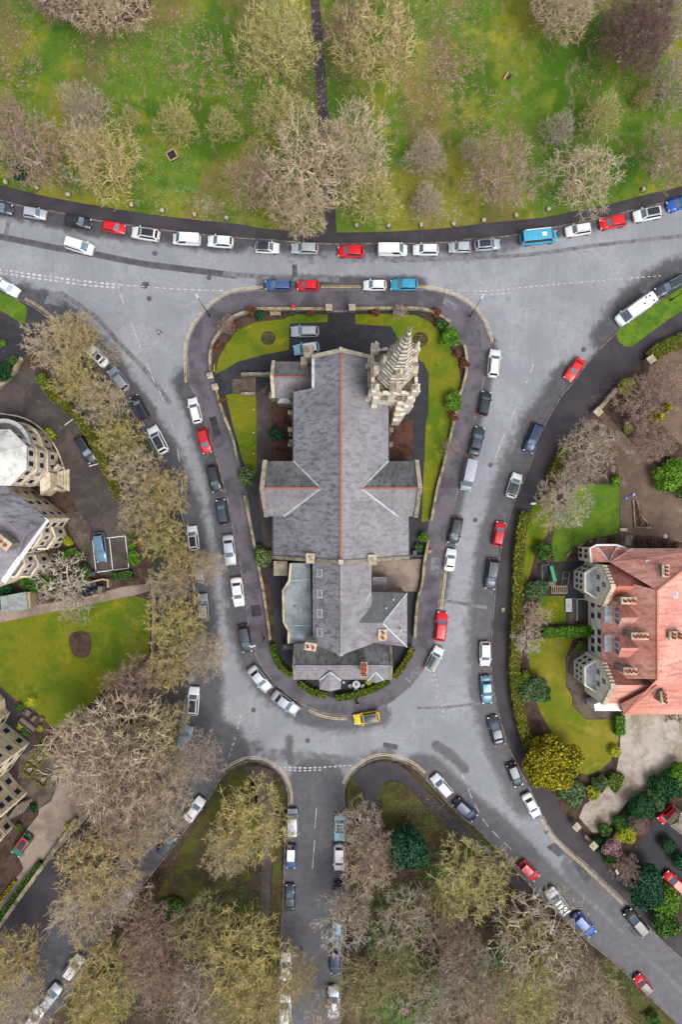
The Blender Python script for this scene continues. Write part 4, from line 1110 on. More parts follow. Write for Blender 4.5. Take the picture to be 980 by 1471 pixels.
for s in (-1, 1):
    beam('coping', (0, yN - .1, ZR + .32), (s * (xn + .15), yN - .1, zs(xn) + .2), .55, .2, M_STONE)
    beam('coping', (0, yS + .1, ZR + .15), (s * (xw + .1), yS + .1, zs(xw) + .12), .5, .2, M_STONEG)
    beam('coping', (s * xn, yN - .1, zs(xn) + .18), (s * xn, yJ, zs(xn) + .1), .4, .22, M_LEAD if s < 0 else M_STONE)
    beam('gutter', (s * (xe + .08), yJ, zs(xe) - .1), (s * (xe + .08), yT, zs(xe) - .1), .2, .16, M_BLACK)
    beam('gutter', (s * (xw + .08), yT, zs(xw) - .1), (s * (xw + .08), yS, zs(xw) - .1), .2, .16, M_BLACK)
beam('ridge', (0, yN - .3, ZR + .06), (0, yS + .3, ZR + .06), .28, .16, M_RIDGE)
box('finial', -.25, .25, yN - .4, yN + .2, ZR + .3, ZR + .9, M_STONE, church, bev=.05)
# transepts
yr, zt = 3.32, 13.2
xt = 11.1
yn_, ys_ = 7.45, -.65
for s in (-1, 1):
    a = (s * 2.84, yr, zt); b = (s * xt, yr, zt)
    c = (s * xe, yn_, zs(xe)); d = (s * xt, yn_, zs(xe))
    e1 = (s * 8.48, ys_, 7.5); f = (s * xt, ys_, 7.5)
    up = .05
    roof('transept_roof', [(p[0], p[1], p[2] + up) for p in (a, b, d, c)], [(0, 1, 2, 3)], M_SLATE_N)
    roof('transept_roof', [(p[0], p[1], p[2] + up) for p in (a, b, f, e1)], [(0, 1, 2, 3)], M_SLATE_S)
    for q in (c, e1):
        beam('valley', (a[0], a[1], a[2] + .1), (q[0], q[1], q[2] + .12), .26, .1, M_LEAD)
    beam('ridge', (a[0], a[1], a[2] + .1), (b[0], b[1], b[2] + .1), .26, .16, M_RIDGE)
    V = [(s * (xt - .3), yn_, 0), (s * (xt - .3), yn_, zs(xe) + .2), (s * (xt - .3), yr, zt + .3), (s * (xt - .3), ys_, 7.75), (s * (xt - .3), ys_, 0)]
    V += [(s * (xt + .25), y, z) for (_, y, z) in V]
    faces('gable', V, [(0, 1, 2, 3, 4), (9, 8, 7, 6, 5), (0, 5, 6, 1), (1, 6, 7, 2), (2, 7, 8, 3), (3, 8, 9, 4)], M_STONE, church)
    beam('coping', (s * xt, yr, zt + .38), (s * xt, yn_ + .1, zs(xe) + .28), .6, .18, M_STONE)
    beam('coping', (s * xt, yr, zt + .38), (s * xt, ys_ - .1, 7.8), .6, .18, M_STONEG)
    wallprism('wall', [(s * xe, yn_ - .25), (s * (xt - .3), yn_ - .25), (s * (xt - .3), ys_ + .25), (s * xe, ys_ + .25)][::s], 0, 7.2, M_STONE, church)
    for y in (18.2, 15.0, 12.4, 10.2):
        if s < 0 or y < 14:
            X = xe + (.5 if s < 0 else .4)
            box('buttress', s * X - .55, s * X + .55, y - .35, y + .35, 0, 6.4, M_STONEG, church, bev=.06)
    # tall pointed windows in the walls
    for y in (13.7, 11.2, 8.9):
        V = [(s * (xe - .22), y - .5, 2.4), (s * (xe - .22), y + .5, 2.4), (s * (xe - .22), y + .5, 6.0), (s * (xe - .22), y, 7.2), (s * (xe - .22), y - .5, 6.0)]
        faces('window', V, [(0, 1, 2, 3, 4)], M_DARKGLASS, church)
# small chimneys at the south end
def chimney(px, py, h, sx, sy, z0, label_parent, pots=1, rz=0, potm=None, stone=None, name='chimney'):
    x, y = P(px, py, h)
    bm = bmesh.new(); M = Matrix.Translation((x, y, 0)) @ Matrix.Rotation(rz, 4, 'Z')
    box_bm(bm, -sx, sx, -sy, sy, z0, h - .3, M, .04)
    c = from_bm(name, bm, stone or M_STONEG, label_parent)
    bm = bmesh.new(); box_bm(bm, -sx - .12, sx + .12, -sy - .12, sy + .12, h - .298, h, M, .05)
    from_bm('cap', bm, M_STONE, c)
    nx, ny = pots if isinstance(pots, tuple) else (pots, 1)
    for i in range(nx):
        for j in range(ny):
            px_, py_ = (-sx + (2 * i + 1) * sx / nx), (-sy + (2 * j + 1) * sy / ny)
            q = M @ Vector((px_, py_, 0))
            bm = bmesh.new(); lathe_bm(bm, [(.20, h + .003), (.17, h + .3), (.22, h + .5), (.15, h + .5), (.13, h + .3)], 10, (q.x, q.y))
            from_bm('chimney_pot', bm, potm or M_RUST, c)
    return c
chimney(446, 802, 12.6, .5, .6, 5, church, 1, potm=M_STONE)
chimney(535, 804, 12.6, .5, .6, 5, church, 1, potm=M_STONE)
box('finial', -.35, .35, yS - .2, yS + .5, ZR - .1, ZR + .7, M_STONE, church, bev=.06)
# north west porch with gabled roof
def gabled_box(parent, x0, x1, y0, y1, ze, zr, axis, mats, wmat, ridge=True, wall_name='wall', over=.25, z0=0.0):
    """axis 0: ridge runs along x"""
    wallprism(wall_name, [(x0, y0), (x1, y0), (x1, y1), (x0, y1)], z0, ze - .02, wmat, parent)
    if axis == 0:
        ym = (y0 + y1) / 2; a, b = x0 - over, x1 + over
        roof('roof', [(a, ym, zr), (b, ym, zr), (b, y1 + over, ze), (a, y1 + over, ze)], [(0, 1, 2, 3)], mats[0], parent)
        roof('roof', [(a, ym, zr), (b, ym, zr), (b, y0 - over, ze), (a, y0 - over, ze)], [(0, 1, 2, 3)], mats[1], parent)
        for x in (x0 + .1, x1 - .1):
            faces('gable', [(x, y0, ze - .1), (x, y1, ze - .1), (x, ym, zr - .25)], [(0, 1, 2)], wmat, parent)
        if ridge: beam('ridge', (a, ym, zr + .05), (b, ym, zr + .05), .25, .14, M_RIDGE if ridge is True else ridge, parent)
    else:
        xm = (x0 + x1) / 2; a, b = y0 - over, y1 + over
        roof('roof', [(xm, a, zr), (xm, b, zr), (x0 - over, b, ze), (x0 - over, a, ze)], [(0, 1, 2, 3)], mats[0], parent)
        roof('roof', [(xm, a, zr), (xm, b, zr), (x1 + over, b, ze), (x1 + over, a, ze)], [(0, 1, 2, 3)], mats[1], parent)
        for y in (y0 + .1, y1 - .1):
            faces('gable', [(x0, y, ze - .1), (x1, y, ze - .1), (xm, y, zr - .25)], [(0, 1, 2)], wmat, parent)
        if ridge: beam('ridge', (xm, a, zr + .05), (xm, b, zr + .05), .25, .14, M_RIDGE if ridge is True else ridge, parent)
porch = church
x0, y1 = P(394, 522, 5.2); x1, y0 = P(443, 569, 5.2)
gabled_box(church, x0, x1 + .8, y0, y1, 5.2, 7.4, 0, (M_SLATE_N, M_SLATE_S), M_STONEG)
beam('coping', (x0 - .1, (y0 + y1) / 2, 7.75), (x0 - .1, y1 + .3, 5.5), .5, .2, M_STONE); beam('coping', (x0 - .1, (y0 + y1) / 2, 7.75), (x0 - .1, y0 - .3, 5.5), .5, .2, M_STONE)
wallprism('buttress', [P(388, 574, 3), P(398, 574, 3), P(398, 566, 3), P(388, 566, 3)], 0, 4.2, M_STONEG, church)
# turret stub at the north west corner
x, y = P(444, 507, 11)
bm = bmesh.new(); box_bm(bm, x - .55, x + .55, y - .7, y + .7, 0, 11.6, None, .08); box_bm(bm, x - .7, x + .7, y - .85, y + .85, 11.602, 12, None, .05); from_bm('turret', bm, M_STONEG, church)
x, y = P(437, 519, 8); box('buttress', x - .5, x + .5, y - .6, y + .6, 0, 8.5, M_STONE, church, bev=.08)
# glass lantern in the corner
x, y = P(408, 573, 3.5)
bm = bmesh.new(); v = [bm.verts.new(q) for q in ((x - 1, y - .6, 3.4), (x + 1.1, y - .6, 3.4), (x + .9, y + .6, 3.4), (x - .8, y + .6, 3.4), (x - .5, y, 4.0), (x + .6, y, 4.0))]
for f in ((0, 1, 5, 4), (1, 2, 5), (2, 3, 4, 5), (3, 0, 4), (3, 2, 1, 0)): bm.faces.new([v[i] for i in f])
from_bm('skylight', bm, M_LEAD, church)
wallprism('wall', [(x - 1.1, y - .7), (x + 1.3, y - .9), (x + 1.9, y - .2), (x + 1.9, y + .8), (x - 1.1, y + .8)], 0, 3.38, M_STONEG, church)
# tower and spire
TX, TY = 6.97, 18.35
tower = box('tower', TX - 2.75, TX + 2.75, TY - 2.75, TY + 2.75, 0, 19.0, M_SPIRE, church)
for s in (-1, 1):   # string courses, belfry windows, parapet
    pass
for z, o_ in ((8.0, .12), (13.0, .12), (18.9, .28)):
    box('string_course', TX - 2.75 - o_, TX + 2.75 + o_, TY - 2.75 - o_, TY + 2.75 + o_, z, z + .35, M_STONE, tower)
for k in range(4):
    M = Matrix.Translation((TX, TY, 0)) @ Matrix.Rotation(k * math.pi / 2, 4, 'Z')
    bm = bmesh.new(); box_bm(bm, -2.95, 2.95, -3.0, -2.65, 19.26, 20.0, M)
    for i in range(5):
        u = -2.4 + i * 1.2
        box_bm(bm, u - .35, u + .35, -3.02, -2.6, 20.002, 20.5, M, .03)
    from_bm('parapet', bm, M_SPIRE, tower)
    for u in (-1.0, 1.0):
        V = [M @ Vector(q) for q in ((u - .5, -2.76, 13.9), (u + .5, -2.76, 13.9), (u + .5, -2.76, 16.6), (u, -2.76, 17.9), (u - .5, -2.76, 16.6))]
        w = faces('belfry_window', V, [(0, 1, 2, 3, 4)], M_BLACK, tower)
        bm = bmesh.new()
        for i in range(6): box_bm(bm, u - .45, u + .45, -2.86, -2.77, 14.1 + i * .5, 14.25 + i * .5, M)
        from_bm('louvre', bm, M_STONEG, w)
# buttresses (stepped, two at each corner)
for cx in (-1, 1):
    for cy in (-1, 1):
        for ax in (0, 1):
            bm = bmesh.new()
            for (z0, z1, d) in ((0, 7, 1.1), (7, 12.5, .8), (12.5, 18, .5)):
                X0, X1 = TX + cx * 2.7, TX + cx * (2.75 + d)
                Y0, Y1 = TY + cy * 1.9, TY + cy * 2.7
                if ax:
                    X0, X1 = TX + cx * 1.9, TX + cx * 2.7; Y0, Y1 = TY + cy * 2.7, TY + cy * (2.75 + d)
                box_bm(bm, min(X0, X1), max(X0, X1), min(Y0, Y1), max(Y0, Y1), z0 + .002, z1, None, .08)
            from_bm('buttress', bm, M_SPIRE, tower)
        # pinnacle
        px_, py_ = TX + cx * 2.6, TY + cy * 2.6
        bm = bmesh.new()
        box_bm(bm, px_ - .46, px_ + .46, py_ - .46, py_ + .46, 19.0, 21.8, None, .08)
        for q in (0, 1, 2, 3):
            a = q * math.pi / 2 + math.pi / 4
            box_bm(bm, px_ + .54 * math.cos(a) - .12, px_ + .54 * math.cos(a) + .12, py_ + .54 * math.sin(a) - .12, py_ + .54 * math.sin(a) + .12, 19, 22.5)
        lathe_bm(bm, [(.5, 21.8), (.54, 22.1), (.36, 22.2), (.10, 24.6), (.18, 24.8), (.04, 25.1)], 8, (px_, py_))
        from_bm('pinnacle', bm, M_SPIRE, tower)
# octagonal spire with bands
zt0, zt1, R0 = 19.3, 40.6, 2.55
bm = bmesh.new()
prof = []
nb = 15
for i in range(nb):
    t0 = i / nb; r = R0 * (1 - t0); z = zt0 + (zt1 - zt0) * t0
    t1 = (i + .8) / nb; r1 = R0 * (1 - t1); z1 = zt0 + (zt1 - zt0) * t1
    prof += [(r, z), (r1, z1)]
prof += [(.06, zt1)]
rings = []
for r, z in prof:
    rings.append([bm.verts.new((TX + r * math.cos(math.pi / 8 + k * math.pi / 4), TY + r * math.sin(math.pi / 8 + k * math.pi / 4), z)) for k in range(8)])
for a, b in zip(rings, rings[1:]):
    for k in range(8): bm.faces.new((a[k], a[(k + 1) % 8], b[(k + 1) % 8], b[k]))
bm.faces.new(rings[-1])
spire = from_bm('spire', bm, layered('grimy spire stone', C(164, 154, 138), [(C(128, 120, 108), 1.6, .42, .62, .85), (C(206, 176, 100), .5, .58, .68, .7)], .88, (6, .5, .05)), church)
M_BAND = layered('pale band stone', C(240, 234, 222), [(C(150, 142, 128), 1.6, .46, .6, .85), (C(220, 190, 100), .5, .6, .68, .7)], .85)
for i in range(16):   # projecting moulded bands
    bm = bmesh.new()
    t0 = (i + .75) / 17; r = R0 * (1 - t0) + .05; z = zt0 + (zt1 - zt0) * t0
    hgt = .62 if i % 3 == 0 else .4
    rings = [[bm.verts.new((TX + q * math.cos(math.pi / 8 + k * math.pi / 4), TY + q * math.sin(math.pi / 8 + k * math.pi / 4), zz)) for k in range(8)] for q, zz in ((r - .3, z), (r, z), (r - hgt * .06, z + hgt), (r - .35, z + hgt + .02))]
    for a_, b_ in zip(rings, rings[1:]):
        for k in range(8): bm.faces.new((a_[k], a_[(k + 1) % 8], b_[(k + 1) % 8], b_[k]))
    from_bm('moulded_band', bm, M_BAND, spire)
for k in range(8):   # corner rolls
    a = math.pi / 8 + k * math.pi / 4
    bm = bmesh.new(); cyl_bm(bm, (TX + R0 * math.cos(a), TY + R0 * math.sin(a), zt0), (TX, TY, zt1 + .1), .05, .03, 6)
    from_bm('corner_roll', bm, M_STONEG, spire)
for k in range(4):   # lucarnes: gabled dormers on the cardinal faces, two tiers
    for zz, sc in ((20.0, 1.0), (26.5, .6)):
        M = Matrix.Translation((TX, TY, 0)) @ Matrix.Rotation(k * math.pi / 2, 4, 'Z')
        rr = R0 * (1 - (zz - zt0) / (zt1 - zt0)) * .924
        bm = bmesh.new()
        w, h, d = .75 * sc, 2.2 * sc, .45 * sc + .1
        V = [bm.verts.new(M @ Vector(q)) for q in ((-w, -rr - d, zz), (w, -rr - d, zz), (w, -rr - d, zz + h), (0, -rr - d, zz + h + 1.2 * sc), (-w, -rr - d, zz + h),
             (-w, -rr + 1.0, zz), (w, -rr + 1.0, zz), (w, -rr + 1.0, zz + h), (0, -rr + 1.0, zz + h + 1.2 * sc), (-w, -rr + 1.0, zz + h))]
        for f in ((0, 1, 2, 3, 4), (9, 8, 7, 6, 5), (0, 5, 6, 1), (1, 6, 7, 2), (2, 7, 8, 3), (3, 8, 9, 4), (4, 9, 5, 0)): bm.faces.new([V[i] for i in f])
        l = from_bm('lucarne', bm, M_STONE, spire)
bm = bmesh.new(); lathe_bm(bm, [(.08, zt1), (.22, zt1 + .15), (.06, zt1 + .35), (.05, zt1 + 1.1)], 8, (TX, TY))
box_bm(bm, TX - .3, TX + .3, TY - .04, TY + .04, zt1 + .75, zt1 + .85); from_bm('finial', bm, M_STONEG, spire)
# stepped stair buttress south of the tower
bm = bmesh.new()
for i in range(4):
    y = TY - 2.9 - .42 * i
    box_bm(bm, TX + .9, TX + 2.2, y - .4, y + .1, 0, 13.5 - i * 2.8, None, .06)
from_bm('stepped_buttress', bm, M_SPIRE, church)

# ------------------------------------------------------------------ church hall / manse behind the church
hall = empty('church_hall', (0, -15, 0.1), 0, 'slate roofed hall with four skylights and a grey flat roof, behind the church', 'hall')
hall.location = (0, 0, 0.1)
ZH = 12.0   # hall ridge
he = 7.6
xl, xr_ = P(449, 0, he)[0], P(534, 0, he)[0]
yh0, yh1 = P(0, 806, 10)[1], P(0, 941, ZH)[1]
roof('roof', [(0, yh0, ZH), (xl, yh0, he), (xl, P(0, 925, he)[1], he), (0, yh1, ZH)], [(0, 1, 2, 3)], M_SLATE_W, hall)
roof('roof', [(0, yh0, ZH), (xr_, yh0, he), (xr_, P(0, 925, he)[1], he), (0, yh1, ZH)], [(3, 2, 1, 0)], M_SLATE_E, hall)
beam('ridge', (0, yh0, ZH + .04), (0, yh1, ZH + .04), .22, .12, M_SLATE_P, hall)
wallprism('wall', [(xl + .2, yh0), (xl + .2, P(0, 926, he)[1]), (xr_ - .2, P(0, 926, he)[1]), (xr_ - .2, yh0)], 0, he - .25, M_STONEG, hall)
for i, py in enumerate((823, 853, 881, 908)):   # skylights in the west pitch
    t = .28
    x = xl * (1 - t); z = ZH + (he - ZH) * (1 - t)
    py_w = P(0, py, z)[1]
    sl = (ZH - he) / -xl
    V = []
    for (dx, dy, up) in ((-.42, -.62, 0), (.42, -.62, 0), (.42, .62, 0), (-.42, .62, 0)):
        V.append((x - .1 + dx, py_w + dy, z - .1 * sl + dx * sl + .14))
    w = solid('skylight', V, [(0, 1, 2, 3)], .2, M_WPAINT, hall)
    V2 = [(x - .1 + dx, py_w + dy, z - .1 * sl + dx * sl + .165) for dx, dy in ((-.3, -.5), (.3, -.5), (.3, .5), (-.3, .5))]
    faces('pane', V2, [(0, 1, 2, 3)], plain('skylight glass', C(150, 168, 178), .15, .6), w)
# flat roof with parapet
fz = 4.6
fp = [(418, 809), (446, 809), (448, 924), (415, 924), (415, 905), (408, 893), (407, 848), (416, 834)]
fw = [P(x, y, fz) for x, y in fp]
wallprism('wall', fw, 0, fz - .25, M_STONEG, hall)
bm = bmesh.new(); poly_bm(bm, fw, fz - .05, fz - .24); from_bm('flat_roof', bm, M_FLATROOF, hall)
bm = bmesh.new(); band_bm(bm, [fw[i] for i in (3, 4, 5, 6, 7, 0)], 0, .35, fz - .3, fz + .3); from_bm('parapet', bm, M_STONE, hall)
bm = bmesh.new(); lathe_bm(bm, [(.3, fz - .04), (.3, fz + .1), (.12, fz + .15), (.12, fz + .4)], 10, P(424, 872, fz)); from_bm('roof_vent', bm, M_FLATROOF, hall)
bm = bmesh.new(); band_bm(bm, [P(419, 834, fz), P(446, 832, fz)], 0, .12, fz - .05, fz + .06); band_bm(bm, [P(416, 898, fz), P(446, 899, fz)], 0, .12, fz - .05, fz + .06); from_bm('roof_seam', bm, M_LEAD, hall)
box('lean_to', *P(393, 0, 2.8)[:1], P(413, 0, 2.8)[0], P(0, 827, 2.8)[1], P(0, 806, 2.8)[1], 0, 2.8, M_STONEG, hall)
# hip roofed east wing
hz, hr = 6.2, 9.2
c0, c1 = P(535, 850, hz), P(585, 852, hz)
c2, c3 = P(585, 929, hz), P(548, 922, hz)
ra, rb = P(509, 894, 9.6), P(550, 895, hr)
roof('hip_roof', [c0 + (hz,), c1 + (hz,), rb + (hr,), ra + (9.6,)], [(0, 1, 2, 3)], slate('green grey slate', C(112, 116, 118), C(84, 88, 90), C(134, 138, 140), 1, .4), hall)
roof('hip_roof', [c1 + (hz,), c2 + (hz,), rb + (hr,)], [(0, 1, 2)], M_SLATE_E, hall)
roof('hip_roof', [ra + (9.6,), rb + (hr,), c2 + (hz,), P(527, 922, hz) + (hz,)], [(0, 1, 2, 3)], M_SLATE_P, hall)
wallprism('wall', [P(530, 852, hz), P(584, 853, hz), P(584, 927, hz), P(530, 924, hz)], 0, hz - .25, M_STONEG, hall)
beam('hip', rb + (hr + .06,), c1 + (hz + .06,), .2, .1, M_LEAD, hall); beam('hip', rb + (hr + .06,), c2 + (hz + .06,), .2, .1, M_LEAD, hall)
beam('valley', ra + (9.75,), P(532, 852, 7.8) + (7.8,), .25, .12, M_LEAD, hall); beam('valley', ra + (9.75,), P(524, 916, 8.0) + (8.0,), .2, .12, M_LEAD, hall)
box('lean_to', P(535, 0, 3)[0], P(556, 0, 3)[0], P(0, 849, 3)[1], P(0, 829, 3)[1], 0, 3, M_SLATE_P, hall)
bm = bmesh.new()
for px, py in ((565, 861), (555, 873), (576, 905)):
    x, y = P(px, py, 8); bm2 = None
    cyl_bm(bm, (x, y, 6.4), (x, y, 8.4), .1, .1, 8)
from_bm('vent_pipe', bm, M_WPAINT, hall)
# south cross wing
sz, sr = 5.6, 8.2
X0, X1 = P(423, 0, sz)[0], P(562, 0, sz)[0]
Y1, Y0 = P(0, 924, sz)[1], P(0, 976, sz)[1]
Ym = P(0, 956, sr)[1]
roof('roof', [(X0, Ym, sr), (X1, Ym, sr), (X1, Y1, sz), (X0, Y1, sz)], [(0, 1, 2, 3)], M_SLATE_N, hall)
roof('roof', [(X0, Ym, sr), (X1, Ym, sr), (X1, Y0, sz), (X0, Y0, sz)], [(0, 1, 2, 3)], M_SLATE_S, hall)
beam('ridge', (X0, Ym, sr + .05), (X1, Ym, sr + .05), .2, .1, M_SLATE_P, hall)
for x in (X0 + .1, X1 - .1):
    V = [(x - .2, Y1, 0), (x - .2, Y1, sz + .15), (x - .2, Ym, sr + .25), (x - .2, Y0, sz + .15), (x - .2, Y0, 0)]; V += [(x + .2, b, c) for _, b, c in V]
    faces('gable', V, [(0, 1, 2, 3, 4), (9, 8, 7, 6, 5), (0, 5, 6, 1), (1, 6, 7, 2), (2, 7, 8, 3), (3, 8, 9, 4)], M_STONEG, hall)
wallprism('wall', [(X0 + .2, Y0 + .3), (X1 - .2, Y0 + .3), (X1 - .2, Y1 - .2), (X0 + .2, Y1 - .2)], 0, sz - .3, M_STONEG, hall)
for a, b in (((490, 942, 9.3), (471, 924, 8.4)), ((490, 942, 9.3), (510, 922, 8.4))):
    beam('valley', RP(*a), RP(*b), .28, .14, M_LEAD, hall)
# gabled bays on the south side
for (cx, hw, yt, yb, zt_) in ((474.5, 15.5, 965, 990, 7.6), (540, 11.5, 965, 978, 6.9)):
    t = RP(cx, yt, zt_); l = RP(cx - hw, yt + 12, sz); r = RP(cx + hw, yt + 12, sz)
    lb = RP(cx - hw, yb, sz - .3); rb_ = RP(cx + hw, yb - 1, sz - .3); mb = RP(cx, yb + 3, sz - .1)
    roof('bay_roof', [(t[0], t[1], t[2]), l, lb, mb], [(0, 1, 2, 3)], M_SLATE_P, hall)
    roof('bay_roof', [(t[0], t[1], t[2]), r, rb_, mb], [(0, 3, 2, 1)], M_SLATE_E, hall)
    beam('valley', (t[0], t[1], t[2] + .1), (l[0], l[1], l[2] + .12), .22, .1, M_LEAD, hall); beam('valley', (t[0], t[1], t[2] + .1), (r[0], r[1], r[2] + .12), .22, .1, M_LEAD, hall)
    wallprism('wall', [(l[0] + .2, l[1]), (lb[0] + .2, lb[1] + .1), (mb[0], mb[1] + .1), (rb_[0] - .2, rb_[1] + .1), (r[0] - .2, r[1])], 0, sz - .65, M_STONEG, hall)
chimney(446, 929, 11.0, .75, .45, 5, hall, (2, 1), rz=-.15, stone=M_STONE)
chimney(523, 962, 10.4, .4, 1.0, 5, hall, (2, 3), stone=M_TIMBERO)
c = chimney(550, 912, 8.8, .55, .75, 5, hall, (1, 2))
box('brick_lean_to', P(406, 0, 2.4)[0], P(422, 0, 2.4)[0], P(0, 933, 2.4)[1], P(0, 926, 2.4)[1], 0, 2.4, M_PATCH, hall)

# ------------------------------------------------------------------ red roofed house on the right
rh = empty('red_roofed_house', (0, 0, 0.1), 0, 'big stone villa with pinkish red tiled roofs, dormers and bay windows at the right edge', 'house')
ze, zr = 7.0, 13.0
xW = P(869, 0, ze)[0]; xR = P(945, 0, zr)[0]; xE = 2 * xR - xW + 1.0
yN_, yS_ = P(0, 788, ze)[1], P(0, 1026, ze)[1]
yr0, yr1 = P(0, 848, zr)[1], P(0, 975, zr)[1]
xN = P(907, 0, ze)[0]; xS = P(897, 0, ze)[0]
roof('main_roof', [(xR, yr0, zr), (xR, yr1, zr), (xW - .25, yr1 - 1.5, ze - .3), (xW - .25, yr0 + 1.5, ze - .3)], [(0, 1, 2, 3)], M_TILE, rh)
# north pitch
roof('main_roof', [(xR, yr0, zr), (xE + 2, yN_ + .2, ze + 4.5), (xE + 2, yN_, ze), (xN, yN_, ze), (xW + .4, yr0 + 3.6, ze + .9)], [(0, 1, 2, 3, 4)], M_TILE, rh)
roof('main_roof', [(xR, yr1, zr), (xS, yS_, ze), (xE + 3, yS_, ze), (xE + 2, yr1 - 3, ze + 3.2)], [(0, 1, 2, 3)], M_TILE, rh)
roof('main_roof', [(xR, yr0, zr), (xR, yr1, zr), (xE + 2, yr1 - 3, ze + 3.2), (xE + 2, yN_ + .2, ze + 4.5)], [(0, 1, 2, 3)], M_TILE, rh)
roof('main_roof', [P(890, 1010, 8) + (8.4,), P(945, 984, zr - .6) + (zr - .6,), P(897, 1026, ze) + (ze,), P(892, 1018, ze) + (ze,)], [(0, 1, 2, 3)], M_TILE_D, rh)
beam('ridge', (xR, yr0, zr + .06), (xR, yr1, zr + .06), .24, .14, M_TILE_O, rh)
beam('hip', (xR, yr0, zr + .06), (xE + 2, yN_ + .2, ze + 4.56), .22, .14, M_TILE_O, rh)
beam('hip', (xR, yr1, zr + .06), (xS, yS_, ze + .06), .22, .14, M_TILE_O, rh)
wallprism('wall', [(xW, yN_ - 2.5), (xW, yS_ + 1.5), (xS + .2, yS_ + .3), (xE + 3, yS_ + .3), (xE + 3, yN_ - .3), (xN + .2, yN_ - .3), (xN + .2, yN_ - 2.5)], 0, ze - .4, M_PALE, rh)
# rear flat slabs east of the ridge
for a, b in ((830, 850), (872, 950)):
    V = [RP(959, a, 11.4), RP(1010, a, 10.6), RP(1010, b, 10.6), RP(959, b, 11.4)]
    f = roof('rear_roof', [(x, y, z + .35) for x, y, z in V], [(0, 1, 2, 3)], slate('pale pink tiles', C(228, 168, 154), C(196, 130, 118), C(240, 190, 176), 0, .3), rh, .5)
    beam('rear_verge', (V[0][0], V[0][1], V[0][2] + .42), (V[3][0], V[3][1], V[3][2] + .42), .18, .16, M_WPAINT, rh)
# two cross gables facing west
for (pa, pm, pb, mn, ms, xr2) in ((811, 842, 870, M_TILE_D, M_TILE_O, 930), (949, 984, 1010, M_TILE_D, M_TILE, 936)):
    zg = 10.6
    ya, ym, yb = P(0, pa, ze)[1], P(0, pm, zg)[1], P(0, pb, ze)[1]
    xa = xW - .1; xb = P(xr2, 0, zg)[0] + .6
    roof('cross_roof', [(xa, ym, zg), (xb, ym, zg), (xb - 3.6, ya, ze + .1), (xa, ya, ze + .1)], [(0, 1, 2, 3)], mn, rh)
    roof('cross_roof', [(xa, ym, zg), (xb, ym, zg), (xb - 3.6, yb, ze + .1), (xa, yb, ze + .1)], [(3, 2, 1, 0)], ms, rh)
    V = [(xa - .5, ya, 0), (xa - .5, ya, ze + .4), (xa - .5, ym, zg + .5), (xa - .5, yb, ze + .4), (xa - .5, yb, 0)]; V += [(x + .5, y, z) for x, y, z in V]
    faces('gable', V, [(0, 1, 2, 3, 4), (9, 8, 7, 6, 5), (0, 5, 6, 1), (1, 6, 7, 2), (2, 7, 8, 3), (3, 8, 9, 4)], M_PALE, rh)
    for q in (ya, yb):
        bm = bmesh.new()
        for i in range(7):
            t = (i + .5) / 7; y = ym + (q - ym) * t; z = zg + .5 + (ze - zg) * t
            box_bm(bm, xa - .62, xa + .1, y - abs(q - ym) / 15, y + abs(q - ym) / 15, z - .3, z + .28, None, .04)
        from_bm('crow_step', bm, M_STONE, rh)
    for (yy, zz) in ((ym - .9, 6.2), (ym + .9, 6.2), (ym, 8.4)):
        w = box('window', xa - .56, xa - .49, yy - .45, yy + .45, zz - .8, zz + .8, M_WPAINT, rh)
        box('pane', xa - .58, xa - .562, yy - .33, yy - .03, zz - .66, zz + .66, M_DARKGLASS, w); box('pane', xa - .58, xa - .562, yy + .03, yy + .33, zz - .66, zz + .66, M_DARKGLASS, w)
    # canted bay window, two storeys, with flat leaded top
    yc = ym; d = 2.6
    bx = [(xa - .5, yc + 2.4), (xa - 2.2, yc + 1.35), (xa - 2.2, yc - 1.35), (xa - .5, yc - 2.4)]
    bay = wallprism('bay_window', bx, 0, 4.6, M_PALE, rh)
    bm = bmesh.new(); poly_bm(bm, [(x - .0, y) for x, y in bx], 4.9, 4.62); from_bm('bay_roof', bm, M_LEAD, bay)
    bm = bmesh.new(); band_bm(bm, offset_line(bx, -.0), 0, .3, 4.605, 5.3); from_bm('parapet', bm, M_PALE, bay)
    for (a, b) in zip(bx, bx[1:]):
        L = math.dist(a, b); nn = 3 if L > 2.4 else 2
        tx, ty = (b[0] - a[0]) / L, (b[1] - a[1]) / L; nx, ny = ty, -tx
        if nx > 0: nx, ny = -nx, -ny
        for zz in (1.7, 3.6):
            for i in range(nn):
                u = L * (i + .5) / nn; w2 = L / nn * .44
                c_ = (a[0] + tx * u + nx * .03, a[1] + ty * u + ny * .03)
                V = [(c_[0] - tx * w2, c_[1] - ty * w2, zz - .75), (c_[0] + tx * w2, c_[1] + ty * w2, zz - .75), (c_[0] + tx * w2, c_[1] + ty * w2, zz + .75), (c_[0] - tx * w2, c_[1] - ty * w2, zz + .75)]
                faces('window', V, [(0, 1, 2, 3)], M_WPAINT, bay)
                V = [(p[0] + nx * .02, p[1] + ny * .02, p[2]) for p in V]
                m_ = ((V[0][0] + V[2][0]) / 2, (V[0][1] + V[2][1]) / 2, (V[0][2] + V[2][2]) / 2)
                V = [tuple(m_[k] + (p[k] - m_[k]) * .62 for k in range(3)) for p in V]
                faces('pane', V, [(0, 1, 2, 3)], M_DARKGLASS, bay)
